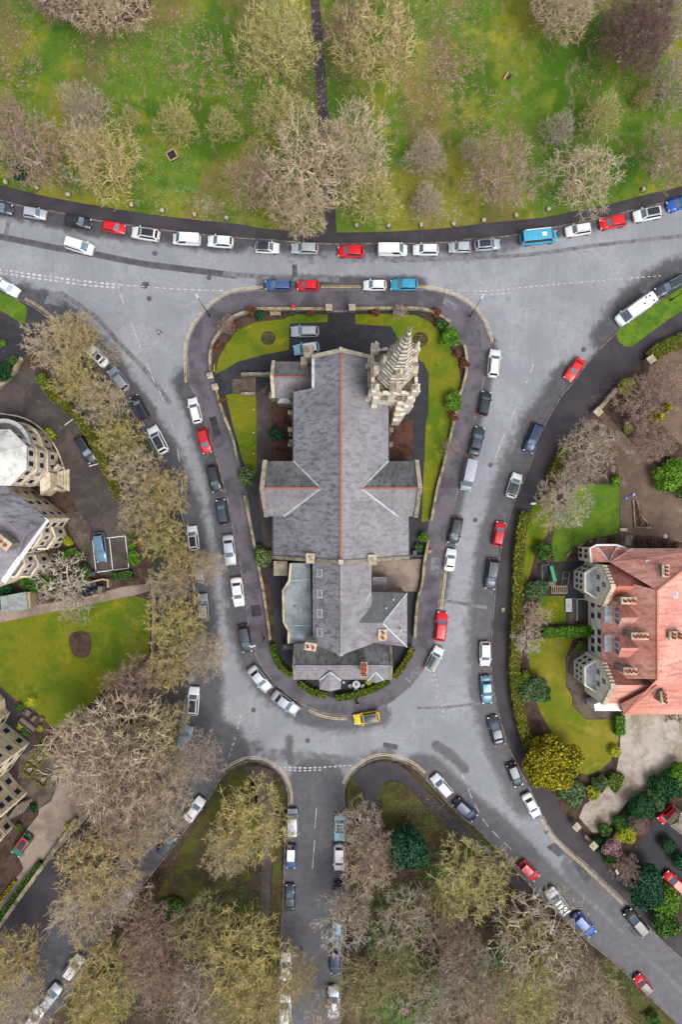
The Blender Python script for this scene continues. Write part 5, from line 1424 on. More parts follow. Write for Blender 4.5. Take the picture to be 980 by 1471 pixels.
# wall windows between the gables
for py in (868, 884, 908, 920, 932):
    for zz in (2.3, 5.0):
        y = P(0, py, zz)[1]
        w = box('window', xW - .06, xW + .02, y - .66, y + .66, zz - .98, zz + .98, M_WPAINT, rh)
        box('pane', xW - .08, xW - .062, y - .42, y + .42, zz - .7, zz - .03, M_DARKGLASS, w); box('pane', xW - .08, xW - .062, y - .42, y + .42, zz + .03, zz + .7, M_DARKGLASS, w)
# dormers
for py in (885, 928):
    zd = 9.6
    y = P(0, py, zd)[1]; xf = P(888, 0, 9.0)[0]; xb = P(915, 0, 10.8)[0] + .3
    dn = wallprism('dormer', [(xf, y - 1.35), (xb, y - 1.35), (xb, y + 1.35), (xf, y + 1.35)], 7.4, 9.9, M_WPAINT, rh)
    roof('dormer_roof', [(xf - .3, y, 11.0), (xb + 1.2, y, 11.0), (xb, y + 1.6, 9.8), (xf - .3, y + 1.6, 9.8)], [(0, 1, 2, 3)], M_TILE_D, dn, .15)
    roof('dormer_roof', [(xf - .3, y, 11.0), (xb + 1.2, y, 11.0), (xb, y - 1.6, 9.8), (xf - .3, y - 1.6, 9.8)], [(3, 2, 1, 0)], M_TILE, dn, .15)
    beam('valley', (xb + 1.2, y, 11.1), (xb + .1, y + 1.7, 9.95), .2, .1, M_WPAINT, dn); beam('valley', (xb + 1.2, y, 11.1), (xb + .1, y - 1.7, 9.95), .2, .1, M_WPAINT, dn)
    for i in range(3):
        u = y - .9 + i * .9
        w = box('window', xf - .05, xf + .01, u - .38, u + .38, 8.2, 9.6, M_WPAINT, dn)
        w.location = (0, 0, 0)
        for zz in (8.55, 9.2):
            box('pane', xf - .07, xf - .052, u - .28, u - .03, zz - .27, zz + .27, M_DARKGLASS, dn); box('pane', xf - .07, xf - .052, u + .03, u + .28, zz - .27, zz + .27, M_DARKGLASS, dn)
    roof('dormer_apron', [(xf - 1.3, y - 1.3, 7.3), (xf, y - 1.3, 8.15), (xf, y + 1.3, 8.15), (xf - 1.3, y + 1.3, 7.3)], [(0, 1, 2, 3)], M_LEAD, dn, .2)
# chimneys, skylights
for (px, py, h, sx, sy, n, rz) in ((904, 863, 11.6, 1.0, .42, (3, 1), 0), (920, 914, 12.6, 1.1, .42, (4, 1), 0), (906, 964, 12.0, .85, .4, (3, 1), 0), (972, 913, 13.2, .9, .5, (2, 2), 0), (955, 1002, 12.4, .4, .8, (1, 3), .1), (957, 820, 12.4, .4, .8, (1, 3), 0)):
    chimney(px, py, h, sx, sy, 7, rh, n, rz)
for (px, py, z, sx, sy) in ((932, 811, 9.4, .42, .62), (968, 854, 12.0, .35, .35), (969, 962, 11.2, .35, .45), (970, 990, 10.2, .35, .5)):
    x, y = P(px, py, z); w = box('skylight', x - sx - .1, x + sx + .1, y - sy - .1, y + sy + .1, z - .9, z + .35, M_WPAINT, rh); box('pane', x - sx, x + sx, y - sy, y + sy, z + .352, z + .38, plain('skylight glass', C(150, 168, 178), .15, .6), w)
# north west bay with hipped roof and leaded valley
zp = 5.6
q0, q1, q2, q3 = P(848, 788, zp), P(899, 788, zp), P(899, 808, zp), P(850, 808, zp)
wallprism('wall', [q3, q0, q1, q2], 0, zp - .25, M_PALE, rh)
ap = P(875, 807, 6.9)
roof('hip_roof', [q0 + (zp,), P(858, 786, zp + .3) + (zp + .3,), ap + (6.9,), q3 + (zp,)], [(0, 1, 2, 3)], M_TILE, rh)
roof('hip_roof', [P(858, 785, zp) + (zp,), P(886, 785, zp) + (zp,), ap + (6.9,)], [(0, 1, 2)], M_TILE_D, rh)
roof('hip_roof', [P(886, 785, zp + .3) + (zp + .3,), P(898, 789, zp) + (zp,), P(899, 808, zp) + (zp,), ap + (6.9,)], [(0, 1, 2, 3)], M_TILE, rh)
for e_ in (P(858, 785, zp), P(886, 785, zp)): beam('hip', e_ + (zp + .1,), ap + (7.0,), .22, .1, M_LEAD, rh)
bm = bmesh.new(); band_bm(bm, [q3, q0, P(858, 783, zp), P(886, 783, zp), P(899, 787, zp)], 0, .3, zp - .5, zp + .05); from_bm('cornice', bm, M_WPAINT, rh)
roof('lead_roof', [P(898, 789, 6) + (6,), P(908, 789, 6.6) + (6.6,), P(911, 808, 7.4) + (7.4,), P(900, 808, 6.6) + (6.6,)], [(0, 1, 2, 3)], M_LEAD, rh)
for zz in (1.6, 4.0):
    for py in (792, 800): 
        x, y = P(848, py, zp); w = box('window', x - .05, x + .02, y - .38, y + .38, zz - .8, zz + .8, M_WPAINT, rh); box('pane', x - .07, x - .052, y - .27, y + .27, zz - .65, zz + .65, M_DARKGLASS, w)
# conservatory roof on the south west corner
cz = 3.4
cv = [P(853, 1012, cz), P(870, 1006, cz), P(893, 1008, cz), P(893, 1021, cz), P(855, 1021, cz)]
cons = wallprism('conservatory', cv, 0, cz, M_WPAINT, rh)
bm = bmesh.new(); poly_bm(bm, [(x * .999 + .03, y * .998) for x, y in cv], cz + .15, cz + .01); from_bm('glass_roof', bm, plain('conservatory glazing', C(188, 206, 218), .25, .6), cons)
# basement light well
bw = empty('light_well', (0, 0, 0), 0, 'black sunken light well against the wall of the red roofed house', 'light well')
slab('dark_well_sheet', [(829, 861), (846, 861), (846, 890), (829, 890)], .17, M_BLACK, .05, parent=bw, kind=None)  # flat black sheet, the pit's darkness put into its colour
band('well_kerb', [(828, 891), (828, 860), (846, 860)], 0, .25, .1, .5, M_FLATROOF, bw, n=0)

# ------------------------------------------------------------------ left villa
lv = empty('left_villa', (0, 0, 0.1), 0, 'cream stone villa with a white roofed octagonal tower and round bay at the left edge', 'house')
ez = 9.0
B, D2 = P(68, 745, ez), P(26, 801, ez)
A2 = P(-20, 674, ez); Cc = P(5, 836, ez); hp = P(37, 770, 12.4); hp2 = P(-60, 693, 12.4); Ew = P(-70, 728, ez)
A2 = P(-30, 668, ez)
roof('roof', [A2 + (ez,), B + (ez,), hp + (12.4,), hp2 + (12.4,)], [(0, 1, 2, 3)], M_SLATE_W, lv)
roof('roof', [B + (ez,), D2 + (ez,), hp + (12.4,)], [(0, 1, 2)], M_SLATE_P, lv)
roof('roof', [hp + (12.4,), D2 + (ez,), P(-80, 722, ez) + (ez,), hp2 + (12.4,)], [(0, 1, 2, 3)], M_SLATE_P, lv)
roof('roof', [P(30, 775, 11) + (11,), D2 + (ez,), Cc + (ez,), P(-60, 838, ez) + (10,), P(-60, 760, 11) + (12.0,)], [(0, 1, 2, 3, 4)], M_SLATE_P, lv)
beam('gutter', B + (ez + .05,), Cc + (ez + .05,), .8, .25, M_WPAINT, lv)
in_ = lambda p, k=.25: (p[0] - k, p[1])
wallprism('wall', [in_(A2), in_(B), in_(D2), in_(Cc), P(-60, 860, ez), P(-60, 668, ez)], 0, ez - .3, M_CREAM, lv)
def face_windows(a, b, z0s, n, parent, w=.5, h=.9, out=.06, t0=0.0, t1=1.0):
    L = math.dist(a, b); tx, ty = (b[0] - a[0]) / L, (b[1] - a[1]) / L; nx, ny = ty, -tx
    for zz in z0s:
        for i in range(n):
            u = L * (t0 + (t1 - t0) * (i + .5) / n)
            c_ = (a[0] + tx * u + nx * out, a[1] + ty * u + ny * out)
            def q(sc, o): return [(c_[0] + sx * tx * w * sc + nx * o, c_[1] + sx * ty * w * sc + ny * o, zz + sz_ * h * sc) for sx, sz_ in ((-1, -1), (1, -1), (1, 1), (-1, 1))]
            f = faces('window', q(1, 0), [(0, 1, 2, 3)], M_WPAINT, parent); faces('pane', q(.72, .02), [(0, 1, 2, 3)], M_DARKGLASS, f)
def out_order(a, b, cx, cy):
    L = math.dist(a, b); tx, ty = (b[0] - a[0]) / L, (b[1] - a[1]) / L
    nx, ny = ty, -tx
    mx, my = (a[0] + b[0]) / 2 - cx, (a[1] + b[1]) / 2 - cy
    return (a, b) if nx * mx + ny * my > 0 else (b, a)
vc = P(0, 740, 5)
a, b = out_order(in_(B), in_(A2), *vc); face_windows(a, b, (1.8, 4.6, 7.2), 5, lv, out=.05)
a, b = out_order(in_(B), in_(Cc), *vc); face_windows(a, b, (1.8, 4.6, 7.2), 5, lv, out=.05)
# canted bays along the south east side
for (px, py) in ((57, 768), (33, 808)):
    cx, cy = P(px, py, 4.5)
    ang = math.atan2(B[1] - Cc[1], B[0] - Cc[0])
    tx, ty = math.cos(ang), math.sin(ang); nx, ny = ty, -tx
    for (z0, z1, ex) in ((0, 4.2, 2.2), (4.2, 7.6, 1.5)):
        pts = [(cx + tx * u + nx * v, cy + ty * u + ny * v) for u, v in ((-2.0, -1.0), (-2.0, ex * .4), (-1.1, ex), (1.1, ex), (2.0, ex * .4), (2.0, -1.0))]
        bay = wallprism('bay_window', pts, z0 + .01, z1, M_CREAM, lv)
        bm = bmesh.new(); band_bm(bm, pts[1:5], 0, .3, z1 + .002, z1 + .5); from_bm('parapet', bm, M_CREAM, bay)
        bm = bmesh.new(); poly_bm(bm, pts, z1 + .1, z1 + .01); from_bm('bay_roof', bm, M_SLATE_P, bay)
        for i in (1, 2, 3):
            a, b = out_order(pts[i], pts[i + 1], cx, cy); face_windows(a, b, ((z0 + z1) / 2,), 1 if i != 2 else 2, bay, w=.42, h=1.0, out=.03)
# octagonal tower
ox, oy = P(-4, 657, 12)
ov = lambda R, z, n=8, ph=math.pi / 8: [(ox + R * math.cos(ph + k * 2 * math.pi / n), oy + R * math.sin(ph + k * 2 * math.pi / n), z) for k in range(n)]
twr = wallprism('tower', [p[:2] for p in ov(4.0, 0)], 0, 11.6, M_CREAM, lv)
for z, o_ in ((3.9, .22), (7.6, .22), (11.3, .35)):
    bm = bmesh.new(); poly_bm(bm, [p[:2] for p in ov(4.0 + o_, 0)], z + .35, z); from_bm('cornice', bm, M_STONE, twr)
V = ov(4.35, 11.7) + [(ox, oy, 15.2)]
faces('tower_roof', V, [(k, (k + 1) % 8, 8) for k in range(8)] + [tuple(range(7, -1, -1))], layered('whitewashed roof', C(214, 214, 208), [(C(168, 168, 164), .8, .45, .62, .7), (C(196, 180, 110), .9, .62, .7, .6)], .6), twr)
P8 = ov(4.0, 0)
for k in range(8):
    a, b = P8[k][:2], P8[(k + 1) % 8][:2]
    if (a[0] + b[0]) / 2 < ox - 1: continue
    a, b = out_order(a, b, ox, oy); face_windows(a, b, (2.2, 6.0, 9.6), 2, twr, w=.5, h=.95, out=.03)
# round bay with leaded rim
rx, ry = P(8, 640, 8)
prof_pts = [(rx + 3.6 * math.cos(a), ry + 3.6 * math.sin(a)) for a in [math.pi * 2 * k / 32 for k in range(32)]]
rb2 = wallprism('round_bay', prof_pts, 0, 8.3, M_CREAM, lv)
bm = bmesh.new(); band_bm(bm, prof_pts, 0, .55, 8.302, 8.7, True); from_bm('rim', bm, M_LEAD, rb2)
bm = bmesh.new(); poly_bm(bm, [(rx + (x - rx) * .9, ry + (y - ry) * .9) for x, y in prof_pts], 8.45, 8.32); from_bm('bay_roof', bm, slate('brown ribbed roof', C(116, 108, 104), C(88, 82, 80), C(132, 126, 120), 1, .5), rb2)
for z in (4.1,):
    bm = bmesh.new(); poly_bm(bm, [(rx + (x - rx) * 1.1, ry + (y - ry) * 1.1) for x, y in prof_pts], z + .3, z); from_bm('cornice', bm, M_STONE, rb2)
for k in range(-4, 7):
    a1, a2 = k * .32 - .11, k * .32 + .11
    p1 = (rx + 3.66 * math.cos(a1), ry + 3.66 * math.sin(a1)); p2 = (rx + 3.66 * math.cos(a2), ry + 3.66 * math.sin(a2))
    a, b = out_order(p1, p2, rx, ry); face_windows(a, b, (2.1, 6.3), 1, rb2, w=.34, h=.95, out=.02)
roof('roof', [P(-40, 655, 9.4) + (9.4,), P(-5, 634, 9.4) + (9.4,), P(34, 656, 9.0) + (9.0,), P(20, 672, 9.4) + (9.4,), P(-40, 690, 9.4) + (9.4,)], [(0, 1, 2, 3, 4)], M_SLATE_W, lv)
beam('gutter', P(-8, 630, 9.6) + (9.55,), P(32, 654, 9.2) + (9.2,), .7, .2, M_WPAINT, lv)
# entrance stair with splayed walls
st = empty('entrance_steps', (0, 0, .1), 0, 'splayed stone entrance steps of the left villa', 'steps')
for i in range(6):
    f = i / 5
    x0_, x1_ = 78 + i * 3.7, 82 + i * 3.7
    yh = 9 + 6 * f
    slab('step', [(x0_, 690 - yh), (x1_, 690 - yh - 1), (x1_, 690 + yh + 1), (x0_, 690 + yh)], 1.5 - i * .24, M_STONE, 1.5, parent=st, kind=None)
band('side_wall', [(76, 684), (92, 669)], 0, .5, 0, 2.0, M_STONE, st, n=0); band('side_wall', [(76, 697), (94, 705)], 0, .5, 0, 2.0, M_STONE, st, n=0)
wallprism('porch', [P(60, 672, 3), P(76, 680, 3), P(76, 700, 3), P(62, 712, 3)], 0, 4.0, M_CREAM, lv)
chimney(2, 778, 14.0, .6, 1.2, 9, lv, (1, 3), rz=.9)
bm = bmesh.new()
x, y = P(9, 785, 12.6)
lathe_bm(bm, [(.02, 12.0), (.3, 12.1), (.38, 12.3), (.4, 12.34), (.02, 12.2)], 14, (x, y)); from_bm('satellite_dish', bm, M_WPAINT, lv)

# ------------------------------------------------------------------ lower left house (cream roofs)
lh = empty('cream_roofed_house', (0, 0, .1), 0, 'cream flat roofed stone villa at the lower left edge, several stepped blocks', 'house')
M_CROOF = layered('cream roof covering', C(218, 200, 176), [(C(186, 168, 144), .6, .42, .64), (C(232, 222, 206), 1.5, .5, .7, .7), (C(140, 122, 100), 1.0, .62, .74, .6)], .8)
def block(pts, z, name='wall', roofm=M_CROOF, par=.25, wm=M_WARM, z0=0):
    w = [P(x, y, z) for x, y in pts]
    o = wallprism(name, w, z0, z, wm, lh)
    cx = sum(p[0] for p in w) / len(w); cy = sum(p[1] for p in w) / len(w)
    bm = bmesh.new(); poly_bm(bm, [(cx + (p[0] - cx) * .93, cy + (p[1] - cy) * .93) for p in w], z + .12, z + .01); from_bm('flat_roof', bm, roofm, lh)
    bm = bmesh.new(); band_bm(bm, offset_line(w, -.15 if True else 0, True), 0, .22, z + .002, z + par, True); from_bm('parapet', bm, M_STONE, lh)
    return w
def gblock(pts, z):
    """pts are the foot of the walls on the ground"""
    k = HC / (HC - z)
    return block([((x - 490) * k + 490, (y - 735.5) * k + 735.5) for x, y in pts], z)
cc = P(-60, 1060)
for pts, z, c0, zz in (([(-140, 1020), (-60, 950), (0, 996), (7, 1004), (8, 1017), (15, 1023), (7, 1038), (43, 1066), (13, 1106), (-70, 1170)], 12.5, (-50, 1060), (1.6, 4.9, 8.2, 11.0)),
        ([(-80, 1170), (-20, 1090), (13, 1109), (25, 1124), (39, 1137), (37, 1142), (22, 1150), (-20, 1200)], 8.0, (-20, 1140), (1.7, 4.6, 6.8)),
        ([(-100, 1260), (-60, 1150), (0, 1160), (12, 1174), (21, 1186), (0, 1209), (-60, 1275)], 9.0, (-40, 1205), (1.7, 4.6, 7.4))):
    w = gblock(pts, z); o_ = P(*c0)
    for a, b in zip(w, w[1:] + w[:1]):
        L = math.dist(a, b)
        if L > 1.6 and max(a[0], b[0]) > P(-20, 0)[0]:
            a, b = out_order(a, b, *o_); face_windows(a, b, zz, max(1, int(L / 2.2)), lh, w=.58, h=.95, out=.03)
            for z_ in [q + 1.45 for q in zz[:-1]]:
                beam('string_course', a + (z_,), b + (z_,), .2, .18, M_STONE, lh)
# timber deck steps
dk = empty('deck', (0, 0, .1), 0, 'grey timber deck with steps beside the cream roofed house', 'deck')
for i in range(6):
    slab('step', [(16 + i * 3.0, 1170 - i * 1.2), (30 + i * 3.0, 1150 - i * .9), (33 + i * 3, 1152 - i * .9), (19 + i * 3, 1173 - i * 1.2)], 1.1 - i * .16, M_TIMBER, 1.1, parent=dk, kind=None)

# ------------------------------------------------------------------ small buildings
sh = empty('shed', (0, 0, .1), 0, 'small shed with flat grey roof beside the gravel path on the left', 'shed')
sp = [P(0, 857, 2.6), P(37, 850, 2.6), P(40, 875, 2.6), P(2, 880, 2.6)]
sw = [(p[0] * 1.0, p[1]) for p in sp]
wallprism('wall', [sp[0], P(44, 850, 2), P(45, 873, 2), sp[3]], 0, 2.3, M_TIMBERO, sh)
bm = bmesh.new(); poly_bm(bm, sp, 2.62, 2.31); from_bm('roof', bm, layered('grey green felt', C(150, 158, 158), [(C(120, 128, 126), .8, .45, .65)], .8), sh)
be = empty('bin_enclosure', (0, 0, .1), 0, 'timber walled bin enclosure by the gravel path', 'enclosure')
band('wall', [(108, 842), (150, 831), (158, 832), (159, 843)], 0, .25, 0, 1.3, M_TIMBERO, be, n=0)
band('wall', [(106, 861), (128, 857), (152, 851)], 0, .25, 0, 1.3, M_TIMBERO, be, n=0)
box('end_post', *[P(106, 0)[0], P(112, 0)[0]], P(0, 860)[1], P(0, 847)[1], 0, 1.5, M_TIMBER, be); box('end_post', P(145, 0)[0], P(151, 0)[0], P(0, 853)[1], P(0, 841)[1], 0, 1.5, M_TIMBER, be)
slab('floor', [(107, 845), (158, 833), (159, 850), (107, 861)], .04, M_DRIVE, .04, parent=be, kind=None)
ga = empty('garage', (0, 0, .1), 0, 'corner of a grey pitched roofed garage at the lower right edge', 'garage')
gq = [P(963, 1186, 3), P(978, 1168, 3), P(1060, 1230, 3), P(1045, 1250, 3)]
wallprism('wall', [(x + .2, y) for x, y in gq], 0, 2.8, M_CREAM, ga)
gm = [((gq[0][0] + gq[1][0]) / 2, (gq[0][1] + gq[1][1]) / 2), ((gq[2][0] + gq[3][0]) / 2, (gq[2][1] + gq[3][1]) / 2)]
solid('roof', [gq[1] + (2.9,), gq[2] + (2.9,), gm[1] + (3.9,), gm[0] + (3.9,)], [(0, 1, 2, 3)], .15, M_STONEG, ga)
solid('roof', [gq[0] + (2.9,), gm[0] + (3.9,), gm[1] + (3.9,), gq[3] + (2.9,)], [(0, 1, 2, 3)], .15, M_STONEG, ga)

# ------------------------------------------------------------------ vehicles
PAINT = {}
def paint(n, rgb, metal=0.0, rough=0.3):
    if n not in PAINT:
        t = NT('car paint ' + n)
        t.b.inputs['Coat Weight'].default_value = 0.2; t.b.inputs['Coat Roughness'].default_value = 0.06
        f = t.rng(t.noise(2.2, 4, .7), .35, .75)
        a = C(*rgb); b = tuple(c * .84 for c in a[:3]) + (1,)
        PAINT[n] = t.done(t.mix(f, a, b), rough, .4, metal)
    return PAINT[n]
PC = {'white': ((236, 238, 240), 0), 'silver': ((196, 202, 210), .35), 'greysilver': ((168, 174, 184), .35), 'red': ((222, 26, 38), 0), 'darkred': ((196, 24, 40), 0), 'black': ((40, 42, 48), 0), 'dark': ((66, 72, 82), .3),
      'navy': ((34, 50, 92), .1), 'blue': ((66, 100, 150), .2), 'brightblue': ((56, 160, 196), .1), 'royal': ((44, 96, 190), 0), 'ltblue': ((140, 178, 206), .3), 'mini': ((150, 204, 222), 0), 'yellow': ((250, 212, 40), 0),
      'camper': ((70, 170, 208), 0), 'green': ((30, 110, 90), 0), 'steel': ((104, 144, 170), .3)}
def gp(n): return paint(n, *PC[n])
G_WIND = plain('sky toned windscreen glass', C(128, 150, 168), .12, .7, .35)  # pale blue base carries the reflected sky, on top of real gloss
G_SIDE = plain('tinted glass', C(40, 46, 54), .15, .5, .0)
G_ROOF = plain('panoramic roof glass', C(50, 56, 66), .2, .4, .0)
M_TYRE = plain('tyre rubber', C(34, 34, 36), .9)
M_RIM = plain('alloy rim', C(170, 172, 176), .35, .5, .6)
M_HEAD = plain('headlight lens', C(216, 224, 230), .15, .7)
M_TAIL = plain('tail light lens', C(196, 20, 34), .2, .7)
M_PLATE = plain('number plate', C(222, 220, 190), .5)
M_TRIM = plain('black trim', C(38, 38, 42), .6)

# type: L, W, H, bonnet length, windscreen run, rear window run, rear deck length, belt height
TY_ = {
 'hatch':  (3.95, 1.74, 1.46, 0.92, 0.72, 0.34, 0.12, .93),
 'saloon': (4.55, 1.80, 1.42, 1.20, 0.78, 0.62, 0.62, .92),
 'estate': (4.55, 1.80, 1.48, 1.15, 0.74, 0.38, 0.12, .95),
 'suv':    (4.40, 1.85, 1.66, 1.05, 0.66, 0.34, 0.14, 1.05),
 'mini':   (3.75, 1.70, 1.42, 0.95, 0.50, 0.28, 0.12, .93),
 'mpv':    (4.40, 1.80, 1.70, 0.72, 0.90, 0.24, 0.10, 1.00),
 'coupe':  (4.10, 1.76, 1.28, 1.30, 0.66, 0.60, 0.42, .84),
 'van':    (4.85, 1.90, 1.92, 0.70, 0.72, 0.08, 0.06, 1.10),
 'camper': (5.30, 1.95, 2.05, 0.55, 0.60, 0.12, 0.08, 1.15),
 'minibus': (6.30, 2.05, 2.55, 0.75, 0.75, 0.08, 0.06, 1.25),
}
def car_parts(ty):
    L, Wd, H, bl, wr, rr, rd, zb = TY_[ty]
    hw = Wd / 2
    xf, xr = L / 2, -L / 2
    out = {}
    # body: lofted stations
    st = [(0, .70, .62), (.012, .84, .80), (.05, .95, .96), (.12, .985, 1.0), (.3, 1.0, 1.0), (.5, 1.0, 1.0), (.7, .995, 1.0), (.82, .975, .96), (.92, .92, .88), (.97, .84, .80), (.992, .72, .70), (1, .62, .58)]
    bm = bmesh.new(); rings = []
    for t, w, zz in st:
        x = xr + L * t
        w *= hw
        z = zb
        d = xf - bl
        if x > d: z = zb - (x - d) / bl * (.24 if ty not in ('van', 'minibus', 'camper', 'mpv') else .30)
        elif x < xr + rd + rr: z = zb * (.99 if t > .02 else .96)
        z = max(z * (zz if t < .1 or t > .9 else 1), .45)
        zo = .22 if .03 < t < .97 else .34
        pts = [(-w * .86, zo), (-w * .99, zo + .14), (-w, z * .62), (-w * .965, z * .9), (-w * .87, z * .985), (-w * .5, z + .02), (0, z + .03)]
        pts = pts + [(-a, b) for a, b in pts[-2::-1]]
        rings.append([bm.verts.new((x, a, b)) for a, b in pts])
    n = len(rings[0])
    for a, b in zip(rings, rings[1:]):
        for k in range(n - 1): bm.faces.new((a[k], a[k + 1], b[k + 1], b[k]))
        bm.faces.new((a[n - 1], a[0], b[0], b[n - 1]))
    bm.faces.new(rings[0]); bm.faces.new(rings[-1])
    out['body'] = (bm, 'body')
    # cabin
    xb0, xb1 = xr + rd, xf - bl
    xt0, xt1 = xb0 + rr, xb1 - wr
    wb, wt = hw * .90, hw * (.74 if ty not in ('van', 'minibus', 'camper', 'mpv') else .82)
    zr_ = H
    def cab(u, v):
        """u: 0 rear..1 front at level v (0 belt, 1 roof)"""
        return (xb0 + (xt0 - xb0) * v) * (1 - u) + (xb1 + (xt1 - xb1) * v) * u
    bm = bmesh.new()
    def ring(z, x0, x1, w, c):
        return [bm.verts.new(p) for p in ((x0, -w + c, z), (x0 + c * .6, -w, z), (x1 - c * .9, -w, z), (x1, -w + c * 1.3, z), (x1 + c * .25, 0, z), (x1, w - c * 1.3, z), (x1 - c * .9, w, z), (x0 + c * .6, w, z), (x0, w - c, z), (x0 - c * .15, 0, z))]
    r0 = ring(zb - .12, xb0, xb1 + .04, wb, .14); r1 = ring(zb + (zr_ - .05 - zb) * .97, xt0, xt1, wt, .12); r2 = ring(zr_ - .012, xt0 + .09, xt1 - .09, wt - .08, .10)
    for a, b in ((r0, r1), (r1, r2)):
        for k in range(10): bm.faces.new((a[k], a[(k + 1) % 10], b[(k + 1) % 10], b[k]))
    bm.faces.new(r2)
    out['cabin'] = (bm, 'body')
    # glass
    def quad(pts, off, name, key, bm=None):
        P4 = [Vector(p) for p in pts]
        nrm = (P4[1] - P4[0]).cross(P4[3] - P4[0]).normalized()
        c = sum(P4, Vector()) / 4
        if nrm.dot(c - Vector((0, 0, zb))) < 0: nrm = -nrm
        bm = bmesh.new()
        v = [bm.verts.new(p + nrm * off) for p in P4]; v2 = [bm.verts.new(p + nrm * (off - .03)) for p in P4]
        bm.faces.new(v); bm.faces.new(v2[::-1])
        for i in range(4): bm.faces.new((v[i], v[(i + 1) % 4], v2[(i + 1) % 4], v2[i]))
        return bm
    zl, zh = zb + .015, zr_ - .07
    def lev(z): return (z - (zb - .12)) / ((zr_ - .05) - (zb - .12))
    def wid(z): return wb + (wt - wb) * lev(z)
    def xrear(z): return xb0 + (xt0 - xb0) * lev(z)
    def xfront(z): return xb1 + .04 + (xt1 - xb1 - .04) * lev(z)
    out['windscreen'] = (quad([(xfront(zl) + .03, -wid(zl) + .16, zl), (xfront(zl) + .03, wid(zl) - .16, zl), (xfront(zh) + .03, wid(zh) - .14, zh), (xfront(zh) + .03, -wid(zh) + .14, zh)], .028, '', ''), 'wind')
    boxy = ty in ('van', 'minibus')
    if rr > .1 or not boxy:
        out['rear_window'] = (quad([(xrear(zl + .1) - .02, -wid(zl) + .17, zl + .1), (xrear(zl + .1) - .02, wid(zl) - .17, zl + .1), (xrear(zh) - .02, wid(zh) - .16, zh), (xrear(zh) - .02, -wid(zh) + .16, zh)], .02, '', ''), 'side')
    for s in (-1, 1):
        x0f = .62 if boxy else .04
        a0 = xrear(zl) + (xfront(zl) - xrear(zl)) * (x0f if boxy else .06); a1 = xfront(zl) - .16
        b0 = xrear(zh) + (xfront(zh) - xrear(zh)) * (x0f if boxy else .06); b1 = xfront(zh) - .10
        bm_ = quad([(a0, s * wid(zl), zl), (a1, s * wid(zl), zl), (b1, s * wid(zh), zh), (b0, s * wid(zh), zh)], .012, '', '')
        out['side_window' + ('' if s < 0 else '#')] = (bm_, 'side')
        bm_ = bmesh.new(); box_bm(bm_, xf - bl - .42, xf - bl - .22, s * (hw + .02) - .09, s * (hw + .02) + .09, zb + .02, zb + .16, None, .03)
        out['mirror' + ('' if s < 0 else '#')] = (bm_, 'body')
        bm_ = bmesh.new(); box_bm(bm_, xf - .20, xf - .05, s * hw * .70 - .15, s * hw * .70 + .15, zb - .42, zb - .255, Matrix.Translation((0, 0, 0)), .03)
        out['headlight' + ('' if s < 0 else '#')] = (bm_, 'head')
        bm_ = bmesh.new(); box_bm(bm_, xr + .015, xr + .19, s * hw * .80 - .12, s * hw * .80 + .10, zb - .30, zb + .01, None, .03)
        out['tail_light' + ('' if s < 0 else '#')] = (bm_, 'tail')
        for i, x in enumerate((xr + L * .19, xf - L * .19)):
            bm_ = bmesh.new(); y0 = s * (hw - .2); y1 = s * (hw + .012)
            cyl_bm(bm_, (x, y0, .32), (x, y1, .32), .32, .30, 16)
            out['wheel' + '#' * (2 * i + (s > 0))] = (bm_, 'tyre')
            bm_ = bmesh.new(); cyl_bm(bm_, (x, y1, .32), (x, y1 + s * .012, .32), .2, .18, 10)
            out['wheel' + '#' * (2 * i + (s > 0)) + '/rim'] = (bm_, 'rim')
    # roof skin
    def roofskin(x0, x1, w, z, key, th=.02):
        bm_ = bmesh.new(); g = []
        for i in range(6):
            row = []
            for j in range(6):
                u, v = i / 5, -1 + 2 * j / 5
                row.append(bm_.verts.new((x0 + (x1 - x0) * u, v * w * (1 - .05 * abs(2 * u - 1) ** 3), z + .028 * (1 - v * v) + .02 * (1 - (2 * u - 1) ** 2))))
            g.append(row)
        for i in range(5):
            for j in range(5): bm_.faces.new((g[i][j], g[i + 1][j], g[i + 1][j + 1], g[i][j + 1]))
        edge = [g[0][j] for j in range(6)] + [g[i][5] for i in range(1, 6)] + [g[5][j] for j in range(4, -1, -1)] + [g[i][0] for i in range(4, 0, -1)]
        low = [bm_.verts.new(v.co - Vector((0, 0, .04))) for v in edge]
        for k in range(len(edge)): bm_.faces.new((edge[k], edge[(k + 1) % len(edge)], low[(k + 1) % len(edge)], low[k]))
        return (bm_, key)
    out['roof'] = roofskin(xt0 + .03, xt1 - .05, wt - .03, zr_, 'roof')
    out['sunroof'] = roofskin(xt0 + .22, xt1 - .10, wt - .16, zr_ + .022, 'glassroof')
    if ty in ('estate', 'suv', 'mpv'):
        for s in (-1, 1):
            bm_ = bmesh.new(); cyl_bm(bm_, (xt0 + .1, s * (wt - .09), zr_ + .06), (xt1 - .12, s * (wt - .09), zr_ + .06), .025, .025, 6)
            for x in (xt0 + .12, (xt0 + xt1) / 2, xt1 - .14): box_bm(bm_, x - .04, x + .04, s * (wt - .09) - .02, s * (wt - .09) + .02, zr_ - .02, zr_ + .055)
            out['roof_rail' + ('' if s < 0 else '#')] = (bm_, 'rim' if ty != 'suv' else 'trim')
    bm_ = bmesh.new(); box_bm(bm_, xf - .06, xf + .005, -.26, .26, .40, .50); out['number_plate'] = (bm_, 'plate')
    bm_ = bmesh.new(); box_bm(bm_, xr - .005, xr + .06, -.26, .26, .52, .63); out['number_plate#'] = (bm_, 'plate')
    bm_ = bmesh.new(); box_bm(bm_, xf - .09, xf - .012, -.42, .42, .52, .62, None, .02); out['grille'] = (bm_, 'trim')
    return out
